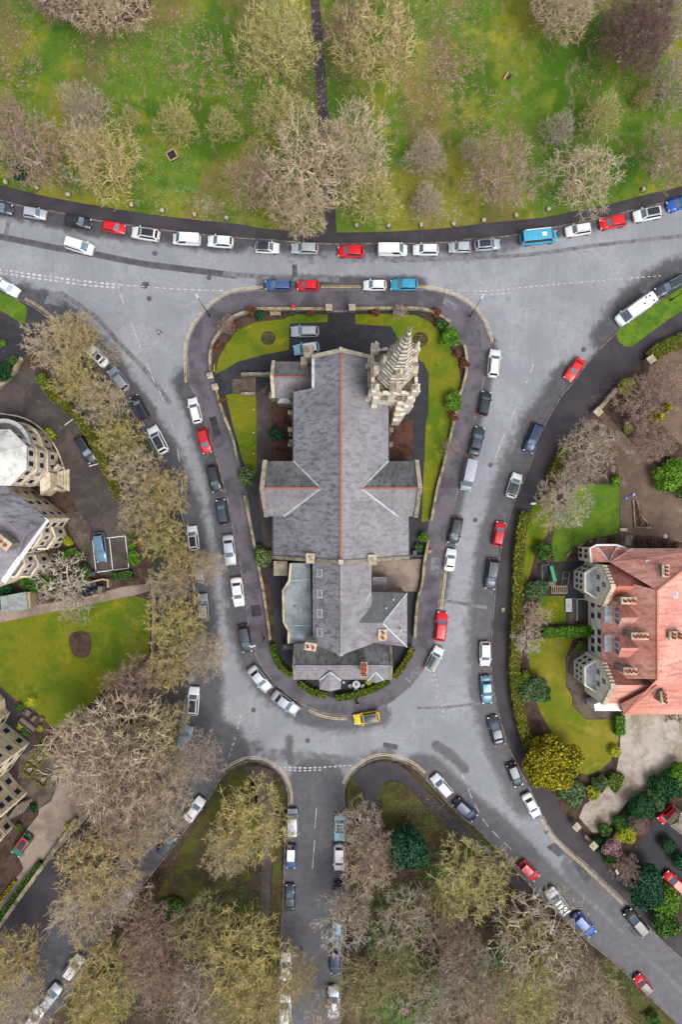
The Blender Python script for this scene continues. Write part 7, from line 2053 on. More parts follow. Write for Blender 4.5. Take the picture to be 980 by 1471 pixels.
TREES = [
 # park
 (40, 215, 56, 12, 'weep', 'pink', 'pink brown birch with white limbs at the left edge of the park', 0, 'white'),
 (8, 165, 30, 9, 'weep', 'pink', 'smaller pinkish tree cut by the left edge above the white limbed birch', 0),
 (118, 155, 37, 10, 'vase', 'grey', 'grey fan shaped tree behind the yellow limbed tree in the park', 0),
 (150, 232, 58, 13, 'open1', 'ochre', 'wide yellow limbed tree over the upper road on the left', 0),
 (120, 205, 34, 11, 'open2', 'cream', 'tan tree between the white limbed birch and the wide yellow limbed tree', 0),
 (253, 173, 31, 7, 'vase', 'olive', 'round pale olive tree in the park lawn above the square timber seat', 0),
 (319, 178, 25, 6, 'vase', 'olive', 'small round olive tree right of the square timber seat', 0),
 (187, 168, 16, 4.5, 'vase', 'olive', 'tiny young tree between the grey fan tree and the pale olive tree', 0),
 (140, -25, 76, 12, 'dense', 'cream', 'big tan tree on a ring of purple mulch cut by the top edge', 0),
 (80, -8, 36, 9, 'dense', 'pink', 'purplish tree left of the big tan tree at the top edge', 0),
 (398, 58, 62, 13, 'round1', 'olive', 'olive yellow tree left of the park path near the top edge', 0),
 (538, 62, 66, 14, 'open2', 'ochre', 'broad ochre tree right of the park path near the top edge', 0),
 (500, 30, 34, 11, 'round2', 'pink', 'pinkish tree between the park path and the broad ochre tree', 0),
 (402, 165, 44, 9, 'round2', 'olive', 'greenish tree beside the lower end of the park path', 1),
 (368, 258, 48, 11, 'weep', 'pink', 'pink brown round tree near the top kerb left of the big cream tree', 0),
 (448, 245, 76, 15, 'open2', 'cream', 'biggest cream tree overhanging the upper road in the middle', 0),
 (505, 215, 62, 14, 'round1', 'cream', 'bright cream feathery tree at the end of the park path', 0),
 (432, 300, 46, 11, 'open1', 'cream', 'cream tree crown hanging over the silver estate', 0),
 (532, 285, 42, 11, 'round2', 'olive', 'olive speckled tree above the white van', 1),
 (612, 222, 31, 7.5, 'vase', 'grey', 'grey fan tree right of the cream trees', 0),
 (615, 288, 25, 5, 'vase', 'grey', 'small pale grey tree near the bollards at the top kerb', 0),
 (722, 248, 55, 11, 'weep', 'pink', 'pinkish brown tree with white limb tips in the right half of the park', 0, 'white'),
 (676, 215, 18, 5, 'vase', 'grey', 'thin young grey tree left of the pinkish brown tree', 0),
 (843, 256, 54, 10, 'open1', 'cream', 'pale cream spreading tree with radiating limbs above the red car at the upper right', 0, 'cream'),
 (805, 184, 25, 6.5, 'vase', 'grey', 'small grey fan tree, lower left of the pair on the right lawn', 0),
 (867, 165, 30, 7.5, 'vase', 'olive', 'larger olive grey fan tree of the pair on the right lawn', 0),
 (815, -6, 58, 10, 'dense', 'cream', 'dense tan tree cut by the top edge at the right', 0, 'cream'),
 (916, 45, 55, 11, 'dense', 'dark', 'dark purple brown dense tree at the upper right', 0, 'grey'),
 (975, 112, 40, 9, 'vase', 'grey', 'grey tree cut by the right edge below the dark purple tree', 0),
 (960, 30, 34, 9, 'vase', 'grey', 'grey leaning tree at the top right corner', 0),
 (928, 140, 15, 4, 'vase', 'ochre', 'tiny yellowish sapling on the right lawn', 0),
 (965, 222, 46, 11, 'weep', 'pink', 'brown tree with white limbs at the right edge of the park', 0, 'white'),
 # left street line
 (80, 496, 44, 10, 'mossy', 'cream', 'first tree at the upper end of the left street line, by the dark lane', 1),
 (112, 480, 34, 10, 'mossy', 'ochre', 'second tree of the left street line leaning over the road', 1),
 (110, 545, 40, 10, 'mossy', 'moss', 'mossy tree above the end of the driveway hedge', 1),
 (150, 578, 36, 11, 'mossy', 'cream', 'tree left of the black car on the left street', 1),
 (160, 508, 18, 8, 'open1', 'grey', 'thin grey crown between the two topmost cars of the left street', 0),
 (172, 632, 36, 11, 'mossy', 'moss', 'mossy green tree beside the white car at the left street bend', 1),
 (196, 676, 40, 12, 'mossy', 'cream', 'cream tree right of the mossy driveway hedge', 1),
 (238, 708, 36, 11, 'mossy', 'ochre', 'ochre tree overhanging the left street bend', 1),
 (200, 735, 34, 10, 'round2', 'cream', 'pale tree right of the left villa driveway', 1),
 (232, 770, 38, 11, 'mossy', 'moss', 'mossy tree left of the white car under the trees', 1),
 (266, 812, 34, 11, 'open1', 'ochre', 'yellow limbed tree above two hidden grey cars', 1),
 (244, 842, 34, 11, 'mossy', 'cream', 'cream tree above the hidden grey estate', 1),
 (300, 815, 26, 9, 'open2', 'cream', 'light crown reaching over the road opposite the silver saloon', 0),
 (256, 898, 46, 12, 'mossy', 'moss', 'yellow green tree beside the right edge of the left lawn', 1),
 (296, 938, 34, 12, 'mossy', 'cream', 'cream crown hanging over the lower left street', 1),
 (240, 960, 36, 11, 'mossy', 'ochre', 'ochre tree above the lower white car of the left street', 1),
 (190, 985, 44, 11, 'weep', 'pink', 'pinkish tree with white limbs at the corner of the left lawn', 0, 'white'),
 # lower left
 (163, 1082, 90, 18, 'round1', 'cream', 'huge round pale tree dominating the lower left garden', 0, 'green'),
 (170, 1120, 78, 15, 'vase', 'pink', 'broad pinkish tree behind the huge round tree', 0),
 (122, 1058, 42, 13, 'open2', 'cream', 'cream tree merging with the left side of the huge round tree', 0),
 (232, 1045, 42, 13, 'mossy', 'green', 'green limbed tree over the pale blue car', 0, 'green'),
 (286, 1088, 38, 12, 'round2', 'grey', 'fine grey twigged tree reaching over the lower left junction', 0),
 (232, 1120, 50, 13, 'mossy', 'cream', 'olive tree between the huge round tree and the lower left road', 0),
 (192, 1186, 44, 12, 'round1', 'cream', 'cream twigged tree over the start of the lower left road', 0),
 (236, 1178, 36, 12, 'open1', 'cream', 'cream tree over the dark hidden car', 0),
 (135, 1240, 60, 13, 'mossy', 'ochre', 'ochre tree over the blue grey estate', 0),
 (125, 1300, 50, 12, 'round1', 'cream', 'cream tree over the grey silver car of the lower left road', 0),
 (180, 1275, 40, 11, 'round2', 'cream', 'cream tree in the middle of the lower left road cars', 0),
 (14, 1385, 50, 13, 'mossy', 'ochre', 'ochre tree at the lower left edge', 1),
 (30, 1455, 50, 12, 'round2', 'cream', 'cream tree in the bottom left corner', 0),
 (146, 1395, 56, 13, 'open1', 'ochre', 'yellow limbed tree with ivy near the bottom left', 1),
 (140, 1455, 46, 12, 'mossy', 'moss', 'mossy tree at the bottom edge left of the pinkish tree', 1),
 (222, 1400, 52, 12, 'weep', 'pink', 'pinkish brown tree in the lower left woodland', 0),
 (215, 1335, 42, 11, 'open2', 'pink', 'thin pinkish tree below the bramble patch', 0),
 (290, 1335, 46, 12, 'open1', 'green', 'dark olive limbed tree below the green verge', 0, 'green'),
 (290, 1430, 52, 12, 'round2', 'grey', 'grey brown tree at the bottom between pink and mossy trees', 0),
 (362, 1180, 60, 13, 'mossy', 'moss', 'big mossy yellow tree at the head of the lower left wedge', 1, 'green'),
 (330, 1220, 38, 11, 'mossy', 'cream', 'cream lower half of the trees at the wedge head', 1),
 (350, 1370, 66, 13, 'mossy', 'moss', 'big mossy tree left of the centre road', 1, 'green'),
 (380, 1440, 52, 13, 'mossy', 'ochre', 'ochre mossy tree at the bottom beside the centre road', 1),
 (330, 1440, 40, 11, 'round2', 'olive', 'olive tree at the bottom edge left of the centre road', 1),
 (430, 1400, 30, 10, 'open2', 'ochre', 'thin ochre crown reaching over the centre road', 0),
 # lower middle
 (516, 1185, 36, 9, 'open2', 'grey', 'grey brown tree right of the light blue car', 0, 'cream'),
 (528, 1245, 42, 11, 'sparse', 'cream', 'pale limbed tree right of the white car on the centre road', 0),
 (535, 1225, 40, 10, 'weep', 'pink', 'pinkish fine tree behind the pale limbed tree', 0),
 (492, 1330, 44, 12, 'sparse', 'white', 'white limbed tree wrapped around the pale blue car', 0, 'green'),
 (505, 1300, 36, 10, 'round2', 'grey', 'fine grey tree above the white limbed tree', 0),
 (525, 1420, 48, 12, 'open2', 'green', 'dark green limbed tree at the bottom right of the centre road', 0, 'green'),
 (470, 1465, 34, 10, 'sparse', 'cream', 'pale sparse tree at the bottom of the centre road', 0),
 (585, 1320, 48, 11, 'open1', 'grey', 'grey tree below the dark evergreen', 0, 'green'),
 (575, 1390, 44, 11, 'round2', 'green', 'green twigged tree in the lower middle woodland', 0),
 (650, 1350, 44, 11, 'weep', 'pink', 'pink brown tree beneath the olive tree in the woodland', 0),
 (680, 1262, 60, 12, 'mossy', 'olive', 'dense olive yellow tree left of the red car on the lower right road', 1, 'green'),
 (640, 1290, 28, 9, 'round2', 'olive', 'small olive crown at the left of the dense olive tree', 0),
 (675, 1400, 50, 12, 'round1', 'grey', 'grey twigged tree in the bottom woodland', 0),
 (620, 1440, 50, 12, 'open2', 'grey', 'grey brown tree at the bottom edge right of centre', 0, 'green'),
 (700, 1450, 44, 12, 'round1', 'cream', 'cream tree at the bottom edge of the woodland', 0),
 (775, 1345, 78, 16, 'sparse', 'grey', 'huge sparse tree with long pale limbs over the royal blue car', 0, 'cream'),
 (770, 1370, 56, 13, 'open1', 'olive', 'olive tree under the long pale limbs', 0),
 (760, 1430, 52, 12, 'round2', 'olive', 'olive grey tree at the bottom below the long pale limbs', 0),
 (845, 1432, 56, 13, 'round1', 'cream', 'cream twigged tree at the bottom near the lower right verge', 0, 'cream'),
 (815, 1400, 40, 11, 'open2', 'grey', 'grey tree between the long limbs and the bottom cream tree', 0),
 (905, 1465, 26, 8, 'round2', 'green', 'small greenish tree at the foot of the lower right verge', 0),
 # right
 (846, 645, 42, 9, 'open2', 'grey', 'upper grey branching tree by the right street lawn', 0),
 (830, 680, 28, 7, 'open1', 'grey', 'small grey tree between the two larger ones by the right lawn', 0),
 (808, 722, 44, 9, 'open2', 'grey', 'lower grey branching tree beside the green lawn', 0),
 (925, 580, 44, 6.5, 'open1', 'pink', 'purplish twiggy tree beside the golden flowering bushes', 0),
 (955, 560, 42, 8, 'vase', 'pink', 'pale purplish fan tree at the upper right drive', 0),
 (925, 640, 28, 6, 'round2', 'pink', 'low tan twiggy shrub tree right of the forecourt repair', 0),
 (950, 635, 24, 6, 'weep', 'pink', 'small brown twiggy tree above the big bright conifer', 0),
 (770, 885, 22, 5, 'round2', 'cream', 'tan bushy tree between the hedge and the small lawn', 0),
 (758, 920, 24, 6, 'sparse', 'white', 'white stemmed tree on the long right hedge', 0),
 (88, 835, 44, 8, 'sparse', 'white', 'pale bare tree above the bin enclosure', 0),
 (105, 868, 30, 7, 'sparse', 'grey', 'thin tree spreading over the left gravel path', 0),
 (325, 467, 14, 3.5, 'round2', 'pink', 'small pinkish bare shrub on the upper left churchyard wall', 0),
 (648, 645, 16, 4, 'sparse', 'pink', 'pink budding cherry on the east wall', 0),
 (575, 448, 11, 3, 'round2', 'grey', 'small bare shrub on the wall right of the gateway', 0),
 (900, 1250, 22, 5, 'weep', 'pink', 'bare pinkish shrub below the pink blossom', 0),
 (918, 1183, 14, 4, 'round2', 'pink', 'small pink twiggy shrub beside the bright red car', 0),
 (838, 455, 1, 1, 'vase', 'grey', '', 0),
]
for T in TREES:
    if not T[6]: continue
    tree(*T[:7], buds=bool(T[7]) and T[4] in BUDS, limb=T[8] if len(T) > 8 else None)

# ------------------------------------------------------------------ street furniture, small things
M_POST = plain('black lamp post', C(34, 40, 44), .5)
def lamp(px, py, h, ang, label):
    x, y = P(px, py); e = empty('street_lamp', (x, y, .12), math.radians(ang), label, 'street lamp', 'street lamps')
    bm = bmesh.new(); lathe_bm(bm, [(.14, 0), (.14, .9), (.07, 1.0), (.045, h)], 10); cyl_bm(bm, (0, 0, h - .05), (1.1, 0, h + .12), .045, .04, 8); from_bm('post', bm, M_POST, e)
    bm = bmesh.new(); box_bm(bm, .9, 1.7, -.16, .16, h + .06, h + .2, None, .05); from_bm('lantern', bm, M_LEAD, e)
lamp(301.5, 454.5, 6.5, 120, 'black street lamp on the upper left curve of the island')
lamp(675, 455, 6.5, 60, 'black street lamp on the upper right curve of the island')
lamp(963, 432, 5.5, 20, 'dark lamp post on the green verge beside the minibus')
lamp(764, 723, 5.5, 185, 'lamp post on the pavement beside the bare tree, right street')
lamp(874, 1238, 5.0, 120, 'lamp post on the pavement below the pink blossom')
lamp(380, 916, 4.5, 200, 'lamp post on the lower west pavement of the island')
lamp(662, 1302, 5.0, 130, 'lamp post beneath the dense olive tree')
lamp(514, 1163, 5.5, 80, 'dark lamp post on the verge at the head of the centre road')
# post box
x, y = P(421, 440, 1.3); e = empty('post_box', (x, y, .12), 0, 'round red pillar post box on the pavement by the church wall', 'post box')
bm = bmesh.new(); lathe_bm(bm, [(.27, 0), (.27, .2), (.24, .24), (.24, 1.3), (.3, 1.34), (.3, 1.42), (.22, 1.52), (.03, 1.58)], 18); from_bm('pillar', bm, plain('post box red', C(226, 40, 48), .4), e)
box('slot', -.12, .12, .24, .26, 1.1, 1.16, M_BLACK, e)
# utility boxes
def cabinet(px, py, sx, sy, h, rz, mat, label):
    x, y = P(px, py); e = empty('utility_box', (x, y, .12), math.radians(rz), label, 'utility box')
    box('cabinet', -sx, sx, -sy, sy, 0, h, mat, e, bev=.03); box('lid', -sx - .03, sx + .03, -sy - .03, sy + .03, h + .001, h + .06, mat, e, bev=.02); box('door', -sx * .8, sx * .8, -sy - .02, -sy - .002, .1, h * .9, mat, e)
cabinet(617, 792, .3, .25, .5, 0, layered('pink brick', C(196, 130, 120), [(C(160, 100, 90), 3, .4, .6)], .8), 'small pinkish box on the east pavement by the bush')
cabinet(722.5, 875.5, .28, .32, .25, 0, M_STONEG, 'small stone box cover on the right pavement')
cabinet(420, 452, .35, .18, .7, 0, M_POST, 'dark cabinet just inside the wall below the post box')
# churchyard bench
def bench(px, py, rz, label, w=1.7):
    x, y = P(px, py); e = empty('bench', (x, y, .12), math.radians(rz), label, 'bench')
    bm = bmesh.new()
    for i in range(4): box_bm(bm, -w / 2, w / 2, -.24 + i * .13, -.14 + i * .13, .42, .46)
    from_bm('seat', bm, M_TIMBERO, e)
    bm = bmesh.new()
    for i in range(3): box_bm(bm, -w / 2, w / 2, .29 + i * .03, .32 + i * .03, .55 + i * .14, .65 + i * .14)
    from_bm('backrest', bm, M_TIMBERO, e)
    for s in (-1, 1):
        for yy in (-.22, .26): box('leg', s * w * .46 - .04, s * w * .46 + .04, yy - .04, yy + .04, 0, .42 if yy < 0 else .6, M_TIMBERO, e)
        box('armrest', s * w * .46 - .05, s * w * .46 + .05, -.26, .3, .62, .67, M_TIMBERO, e)
bench(396, 452, 0, 'wooden bench facing the churchyard lawn beside the upper wall')
bench(572, 452, 160, 'dark slatted bench against the wall right of the gateway')
# churchyard steps
e = empty('stone_steps', (0, 0, .12), 0, 'flight of stone steps with side walls by the church porch', 'steps')
for i in range(6):
    x0, x1 = 348 + i * 3.4, 351.4 + i * 3.4
    X0, X1, Y0, Y1 = P(x0, 0)[0], P(x1, 0)[0], P(0, 565)[1], P(0, 543)[1]
    box('step', X0, X1 + .01, Y0, Y1, 0, .16 + .15 * i, M_FLAG, e)
a, b = P(348, 540), P(390, 540); box('side_wall', a[0], b[0], a[1] - .2, a[1] + .25, 0, 1.5, M_STONEG, e)
a, b = P(348, 567), P(368, 567); box('side_wall', a[0], b[0], a[1] - .2, a[1] + .2, 0, 1.3, M_STONEG, e)
# bollards: sawn stone posts along the park edge
BO = [(7, 261), (52, 269), (97, 279), (188, 293.5), (232, 302), (279, 308), (325, 313), (512.6, 323.5), (558.7, 324), (605.6, 322.8), (652, 321), (695.5, 315.8), (788.5, 300), (925, 272), (742, 309)]
for i, (px, py) in enumerate(BO):
    x, y = P(px, py, .5); e = empty('bollard', (x, y, .14), i * .7, None, 'bollard', 'stone bollards along the park edge')
    e['label'] = 'short weathered stone bollard on the grass edge beside the upper pavement of the park'
    bm = bmesh.new(); box_bm(bm, -.26, .26, -.3, .3, 0, .62, None, .08); from_bm('post', bm, M_STONE, e)
    bm = bmesh.new(); lathe_bm(bm, [(.5, -.02), (.45, .05), (.3, .03)], 10); from_bm('mulch', bm, M_SOIL, e)
# planting rings under young park trees
# square timber tree seat
x, y = P(247, 223, .5); e = empty('tree_seat', (x, y, .16), math.radians(28), 'square pale timber frame seat standing on the park grass', 'seat')
for k in range(4):
    M = Matrix.Rotation(k * math.pi / 2, 4, 'Z')
    box('plank', -.75, .75, .62, .82, .42, .5, M_TIMBERO, e, M); box('side', -.72, .72, .68, .74, 0, .415, M_BLACK, e, M)
bm = bmesh.new(); box_bm(bm, -.6, .6, -.6, .6, 0, .3); from_bm('soil', bm, M_BLACK, e)
# wheelie bins
def bin_(px, py, rz, label, col=(60, 66, 84), group=None):
    x, y = P(px, py, .9); e = empty('wheelie_bin', (x, y, .14), math.radians(rz), label, 'bin', group)
    m = plain('bin plastic %d' % col[2], C(*col), .5)
    bm = bmesh.new(); v = [bm.verts.new(q) for q in ((-.22, -.25, .08), (.22, -.25, .08), (.22, .25, .08), (-.22, .25, .08), (-.28, -.33, .95), (.28, -.33, .95), (.28, .33, .95), (-.28, .33, .95))]
    for f in ((3, 2, 1, 0), (4, 5, 6, 7), (0, 1, 5, 4), (1, 2, 6, 5), (2, 3, 7, 6), (3, 0, 4, 7)): bm.faces.new([v[i] for i in f])
    from_bm('container', bm, m, e)
    box('lid', -.3, .3, -.36, .34, .955, 1.03, m, e, bev=.03); box('handle', -.24, .24, .345, .40, .9, .95, m, e)
    for s in (-1, 1):
        bm = bmesh.new(); cyl_bm(bm, (s * .2, .27, .1), (s * .26, .27, .1), .1, .1, 10); from_bm('wheel', bm, M_TYRE, e)
G = 'bins in the timber enclosure'
for i in range(4): bin_(116.5 + i * 6.3, 842.5 - i * 1.5, 13, '%s bin of the upper row inside the timber enclosure' % ('leftmost', 'second', 'third', 'rightmost')[i], group=G)
for i in range(4): bin_(118 + i * 7.2, 855.5 - i * 1.9, 193, '%s bin of the lower row inside the timber enclosure' % ('leftmost', 'second', 'third', 'rightmost')[i], group=G)
bin_(134.5, 824.5, 10, 'lone dark bin below the parking bays')
bin_(596, 794, 0, 'dark bin beside the brick courtyard fence')
bin_(389, 1, 0, '') if False else None
# patio table and chairs by the hall
x, y = P(512, 983, .7); e = empty('garden_table', (x, y, .15), 0, 'round grey garden table with a potted plant, on the island patio', 'table')
bm = bmesh.new(); lathe_bm(bm, [(.62, .70), (.62, .74), (.55, .75)], 20); from_bm('table_top', bm, M_LEAD, e)
bm = bmesh.new(); lathe_bm(bm, [(.3, 0), (.28, .04), (.05, .08), (.05, .70)], 10); from_bm('pedestal', bm, M_LEAD, e)
x, y = P(512, 983, .8); e = empty('plant_pot', (x, y, .9), 0, 'small pot of greenery standing on the round garden table', 'plant')
bm = bmesh.new(); lathe_bm(bm, [(.09, 0), (.13, .2), (.1, .2)], 10); from_bm('pot', bm, M_RUST, e)
rs = np.random.RandomState(3); V, F = leaf_quads(rs.normal(size=(60, 3)) * .09 + [0, 0, .27], np.tile([0, 0, 1.0], (60, 1)), .06, rs); mesh_np('leaves', V, F, LF['bright'], e)
for i, (px, py, rz, w) in enumerate([(503, 985, 90, 'left of'), (521.5, 985, -90, 'right of'), (511.5, 990, 180, 'below')]):
    x, y = P(px, py, .45); e = empty('garden_chair', (x, y, .15), math.radians(rz), 'rounded grey garden chair ' + w + ' the round patio table', 'chair', 'chairs around the patio table')
    bm = bmesh.new(); lathe_bm(bm, [(.26, .40), (.27, .44), (.2, .45)], 12); from_bm('seat', bm, M_LEAD, e)
    bm = bmesh.new()
    for k in range(9):
        a = math.radians(200 + k * 17.5); box_bm(bm, .27 * math.cos(a) - .035, .27 * math.cos(a) + .035, .27 * math.sin(a) - .035, .27 * math.sin(a) + .035, .43, .8)
    from_bm('backrest', bm, M_LEAD, e)
    for k in range(4):
        a = k * math.pi / 2 + .78; bm = bmesh.new(); cyl_bm(bm, (.24 * math.cos(a), .24 * math.sin(a), 0), (.2 * math.cos(a), .2 * math.sin(a), .4), .02, .02, 6); from_bm('leg', bm, M_LEAD, e)
x, y = P(494, 980, .4); e = empty('planter', (x, y, .15), 0, 'pale blue pot planter at the left of the patio', 'planter')
bm = bmesh.new(); lathe_bm(bm, [(.16, 0), (.22, .45), (.17, .45), (.16, .35)], 12); from_bm('pot', bm, plain('pale blue glaze', C(170, 200, 214), .4), e)
# garden sofa set on the left
def lounge(px, py, sx, sy, rz, label, back=True):
    x, y = P(px, py, .4); e = empty('garden_sofa', (x, y, .14), math.radians(rz), label, 'garden sofa', 'wicker lounge set')
    wk = layered('brown wicker', C(116, 98, 92), [(C(88, 74, 70), 5, .4, .6)], .85)
    box('base', -sx, sx, -sy, sy, 0, .34, wk, e, bev=.03); box('cushion', -sx + .08, sx - .08, -sy + .05, sy - .12, .342, .46, plain('taupe cushion', C(126, 110, 106), .9), e, bev=.04)
    if back: box('backrest', -sx, sx, -sy - .16, -sy - .002, 0, .72, wk, e, bev=.03)
lounge(39, 1040, 1.5, .4, -38, 'long brown wicker sofa on the small terrace by the left lawn')
lounge(39.5, 1024, .5, .42, -128, 'wicker armchair section at the top of the lounge set')
lounge(48, 1032, .55, .32, -128, 'wicker footstool in the middle of the lounge set', False)
lounge(60, 1033, .35, .35, -38, 'square wicker table under a lime shrub right of the lounge set', False)
# parterre urns
for i, (cx, cy, w) in enumerate([(57, 1088, 'upper'), (43, 1105, 'left'), (62, 1119, 'lower right')]):
    x, y = P(cx, cy, .5); e = empty('urn', (x, y, .15), 0, 'small white rimmed urn in the middle of the %s box square' % w, 'urn')
    bm = bmesh.new(); lathe_bm(bm, [(.16, 0), (.16, .08), (.06, .16), (.24, .5), (.27, .56), (.18, .56), (.16, .45)], 14); from_bm('bowl', bm, M_LEAD, e); bm = bmesh.new(); lathe_bm(bm, [(.15, .46), (.02, .5)], 10); from_bm('soil', bm, M_BLACK, e)
# play area
x, y = P(796, 826, .8); e = empty('play_slide', (0, 0, .14), 0, 'green children slide beside the sandpit frame', 'slide')
a = Vector(P(792, 813, .2) + (.2,)); b = Vector(P(797.5, 835, 1.5) + (1.5,))
gm_ = plain('mint green plastic', C(110, 220, 150), .4)
beam('chute', a, b, .5, .06, gm_, e)
for s in (-.25, .25): beam('rail', a + Vector((s, 0, .1)), b + Vector((s, 0, .1)), .06, .16, gm_, e)
e = empty('play_tower', (0, 0, .14), 0, 'pale timber play tower with slatted deck at the foot of the green slide', 'play tower')
x0, y0 = P(793, 852, 1.4); x1, y1 = P(815, 842, 1.4)
bm = bmesh.new()
for i in range(9): u = x0 + (x1 - x0) * i / 8; box_bm(bm, u - .04, u + .04, y0, y1, 1.34, 1.4)
from_bm('slats', bm, M_TIMBERO, e)
for yy in (y0, y1): box('beam', x0 - .05, x1 + .05, yy - .05, yy + .05, 1.25, 1.335, M_TIMBERO, e)
for xx in (x0, x1):
    for yy in (y0, y1): box('post', xx - .06, xx + .06, yy - .06, yy + .06, 0, 1.25, M_TIMBERO, e)
box('deck', x0 - .5, x0 + .6, y1 + .05, y1 + .7, 1.3, 1.4, M_TIMBER, e)
e = empty('sandpit', (0, 0, .14), 0, 'rectangular grey timber sandpit frame with a middle bar', 'sandpit')
q = [P(809, 821), P(818, 822), P(815, 840), P(806, 838)]
bm = bmesh.new(); band_bm(bm, q, 0, .16, 0, .3, True); from_bm('frame', bm, M_TIMBER, e)
m1, m2 = ((q[0][0] + q[3][0]) / 2, (q[0][1] + q[3][1]) / 2), ((q[1][0] + q[2][0]) / 2, (q[1][1] + q[2][1]) / 2)
beam('middle_bar', m1 + (.27,), m2 + (.27,), .12, .08, M_TIMBER, e)
e = empty('trellis', (0, 0, .14), 0, 'timber fence round the play area on the upper left', 'fence')
band('rail', [(777, 836), (777, 812), (786, 810)], 0, .12, .6, .9, M_TIMBER, e, n=0)
for px, py in ((777, 836), (777, 812), (786, 810)): x, y = P(px, py); box('post', x - .07, x + .07, y - .07, y + .07, 0, 1.0, M_TIMBER, e)
x, y = P(817, 869, .3); e = empty('garden_trampoline', (x, y, .16), 0, 'grey rectangular slab table on the small lawn edge', 'garden table')
box('top', -.5, .5, -1.05, 1.05, .35, .42, M_LEAD, e)
for sx in (-.4, .4):
    for sy in (-.9, .9): box('leg', sx - .05, sx + .05, sy - .05, sy + .05, 0, .345, M_LEAD, e)
# raised bed, plank seat and steps near the forecourt
e = empty('raised_bed', (0, 0, .15), 0, 'triangular stone edged bed with a pot on the brown forecourt', 'planting bed')
tb = [(909, 718), (911.5, 757), (936, 758.5), (930, 752), (920, 740), (915, 720)]
slab('soil', tb, .2, M_SOILR, .2, parent=e, kind=None); band('edging', tb, 0, .22, 0, .32, M_STONEG, e, closed=True, n=0)
rs = np.random.RandomState(9); pp = np.array([P(914 + 6 * rs.rand() + 6 * (k % 30) / 30, 724 + 30 * (k % 30) / 30) + (.3,) for k in range(300)]); V, F = leaf_quads(pp, np.tile([0, 0, 1.0], (300, 1)), .12, rs); mesh_np('seed_heads', V, F, LF['brown'], e)
x, y = P(933, 754, .5); e = empty('planter', (x, y, .15), 0, 'blue grey round planter at the corner of the triangular bed', 'planter')
bm = bmesh.new(); lathe_bm(bm, [(.2, 0), (.33, .5), (.27, .5), (.25, .4)], 14); from_bm('pot', bm, M_PATCHL, e); bm = bmesh.new(); lathe_bm(bm, [(.26, .42), (.02, .46)], 12); from_bm('soil', bm, M_SOIL, e)
x, y = P(896.5, 761, .4); tag(box('stone_plank', x - .6, x + .6, y - .25, y + .25, .15, .5, M_STONE, bev=.04), 'pale stone slab at the top of the forecourt steps', 'stone slab')
e = empty('stone_steps', (0, 0, .15), 0, 'narrow stone steps between the rose beds above the red roof', 'steps')
for i in range(4): a, b = P(897, 783 - i * 3.6), P(907, 779.4 - i * 3.6); box('step', a[0], b[0], a[1], b[1], 0, .12 + .14 * i, M_STONEG, e)
e = empty('stone_steps', (0, 0, .15), 0, 'timber edged steps at the tip of the curved rose bed', 'steps')
for i in range(3): a, b = P(856, 780 - i * 2.6), P(870, 777.4 - i * 2.6); box('step', a[0], b[0], a[1], b[1], 0, .12 + .12 * i, M_FLAG, e)
band_ = band('bed_edging', [(813, 800), (820, 792), (834, 783), (850, 777)], 0, .25, .1, .45, M_STONEG); tag(band_, 'curved stone edging of the rose bed beside the upper right lawn', 'edging')
o = slab('rose_bed', [(815, 799), (822, 792), (836, 783), (852, 778), (852, 786), (840, 794), (840, 800)], Z4, M_SOIL, .1)
o = slab('rose_bed', [(874, 770), (890, 770), (895, 784), (876, 784)], Z4, M_SOIL, .1); o = slab('rose_bed', [(912, 771), (950, 773), (985, 780), (985, 788), (912, 786)], Z4 + .004, M_SOIL, .1)
# child's scooter like blue thing on the forecourt
x, y = P(906, 713, .4); e = empty('kick_scooter', (x, y, .16), math.radians(25), 'small blue and lilac wheeled toy lying on the brown forecourt', 'toy')
bl = plain('toy blue', C(80, 120, 190), .5); bm = bmesh.new(); cyl_bm(bm, (-.6, 0, .18), (.6, 0, .22), .06, .06, 8); from_bm('frame', bm, bl, e)
for x_, m_ in ((-.65, bl), (.65, plain('toy lilac', C(170, 160, 220), .5))):
    bm = bmesh.new(); cyl_bm(bm, (x_, 0, .14), (x_, 0, .26), .22, .22, 14); from_bm('wheel', bm, m_, e)
# log pile
x, y = P(971, 1032, .5); e = empty('log_pile', (x, y, .15), 0, 'heap of cut logs beside the red roofed house', 'log pile')
rnd = random.Random(5)
for i in range(26):
    a = rnd.uniform(0, 6.28); px_, py_ = rnd.uniform(-1.2, 1.2), rnd.uniform(-.6, .6); zz = .12 + .3 * rnd.random() * (1 - abs(px_) / 1.4)
    bm = bmesh.new(); d = Vector((math.cos(a) * .2, math.sin(a) * .2, rnd.uniform(-.05, .05))); c = Vector((px_, py_, zz)); cyl_bm(bm, c - d, c + d, .1, .1, 7); from_bm('log', bm, M_TIMBERO if i % 2 else M_TIMBER, e)
# stone pot near the rose bed
x, y = P(957, 771, .3); e = empty('boulder', (x, y, .15), 0, 'white rounded boulder in the rose bed at the right', 'boulder')
bm = bmesh.new(); g = bmesh.ops.create_icosphere(bm, subdivisions=2, radius=.4)
for v in g['verts']: v.co *= 1 + .25 * mnoise.noise(v.co * 3); v.co.z = max(v.co.z * .7, -.1)
from_bm('stone', bm, M_LEAD, e)
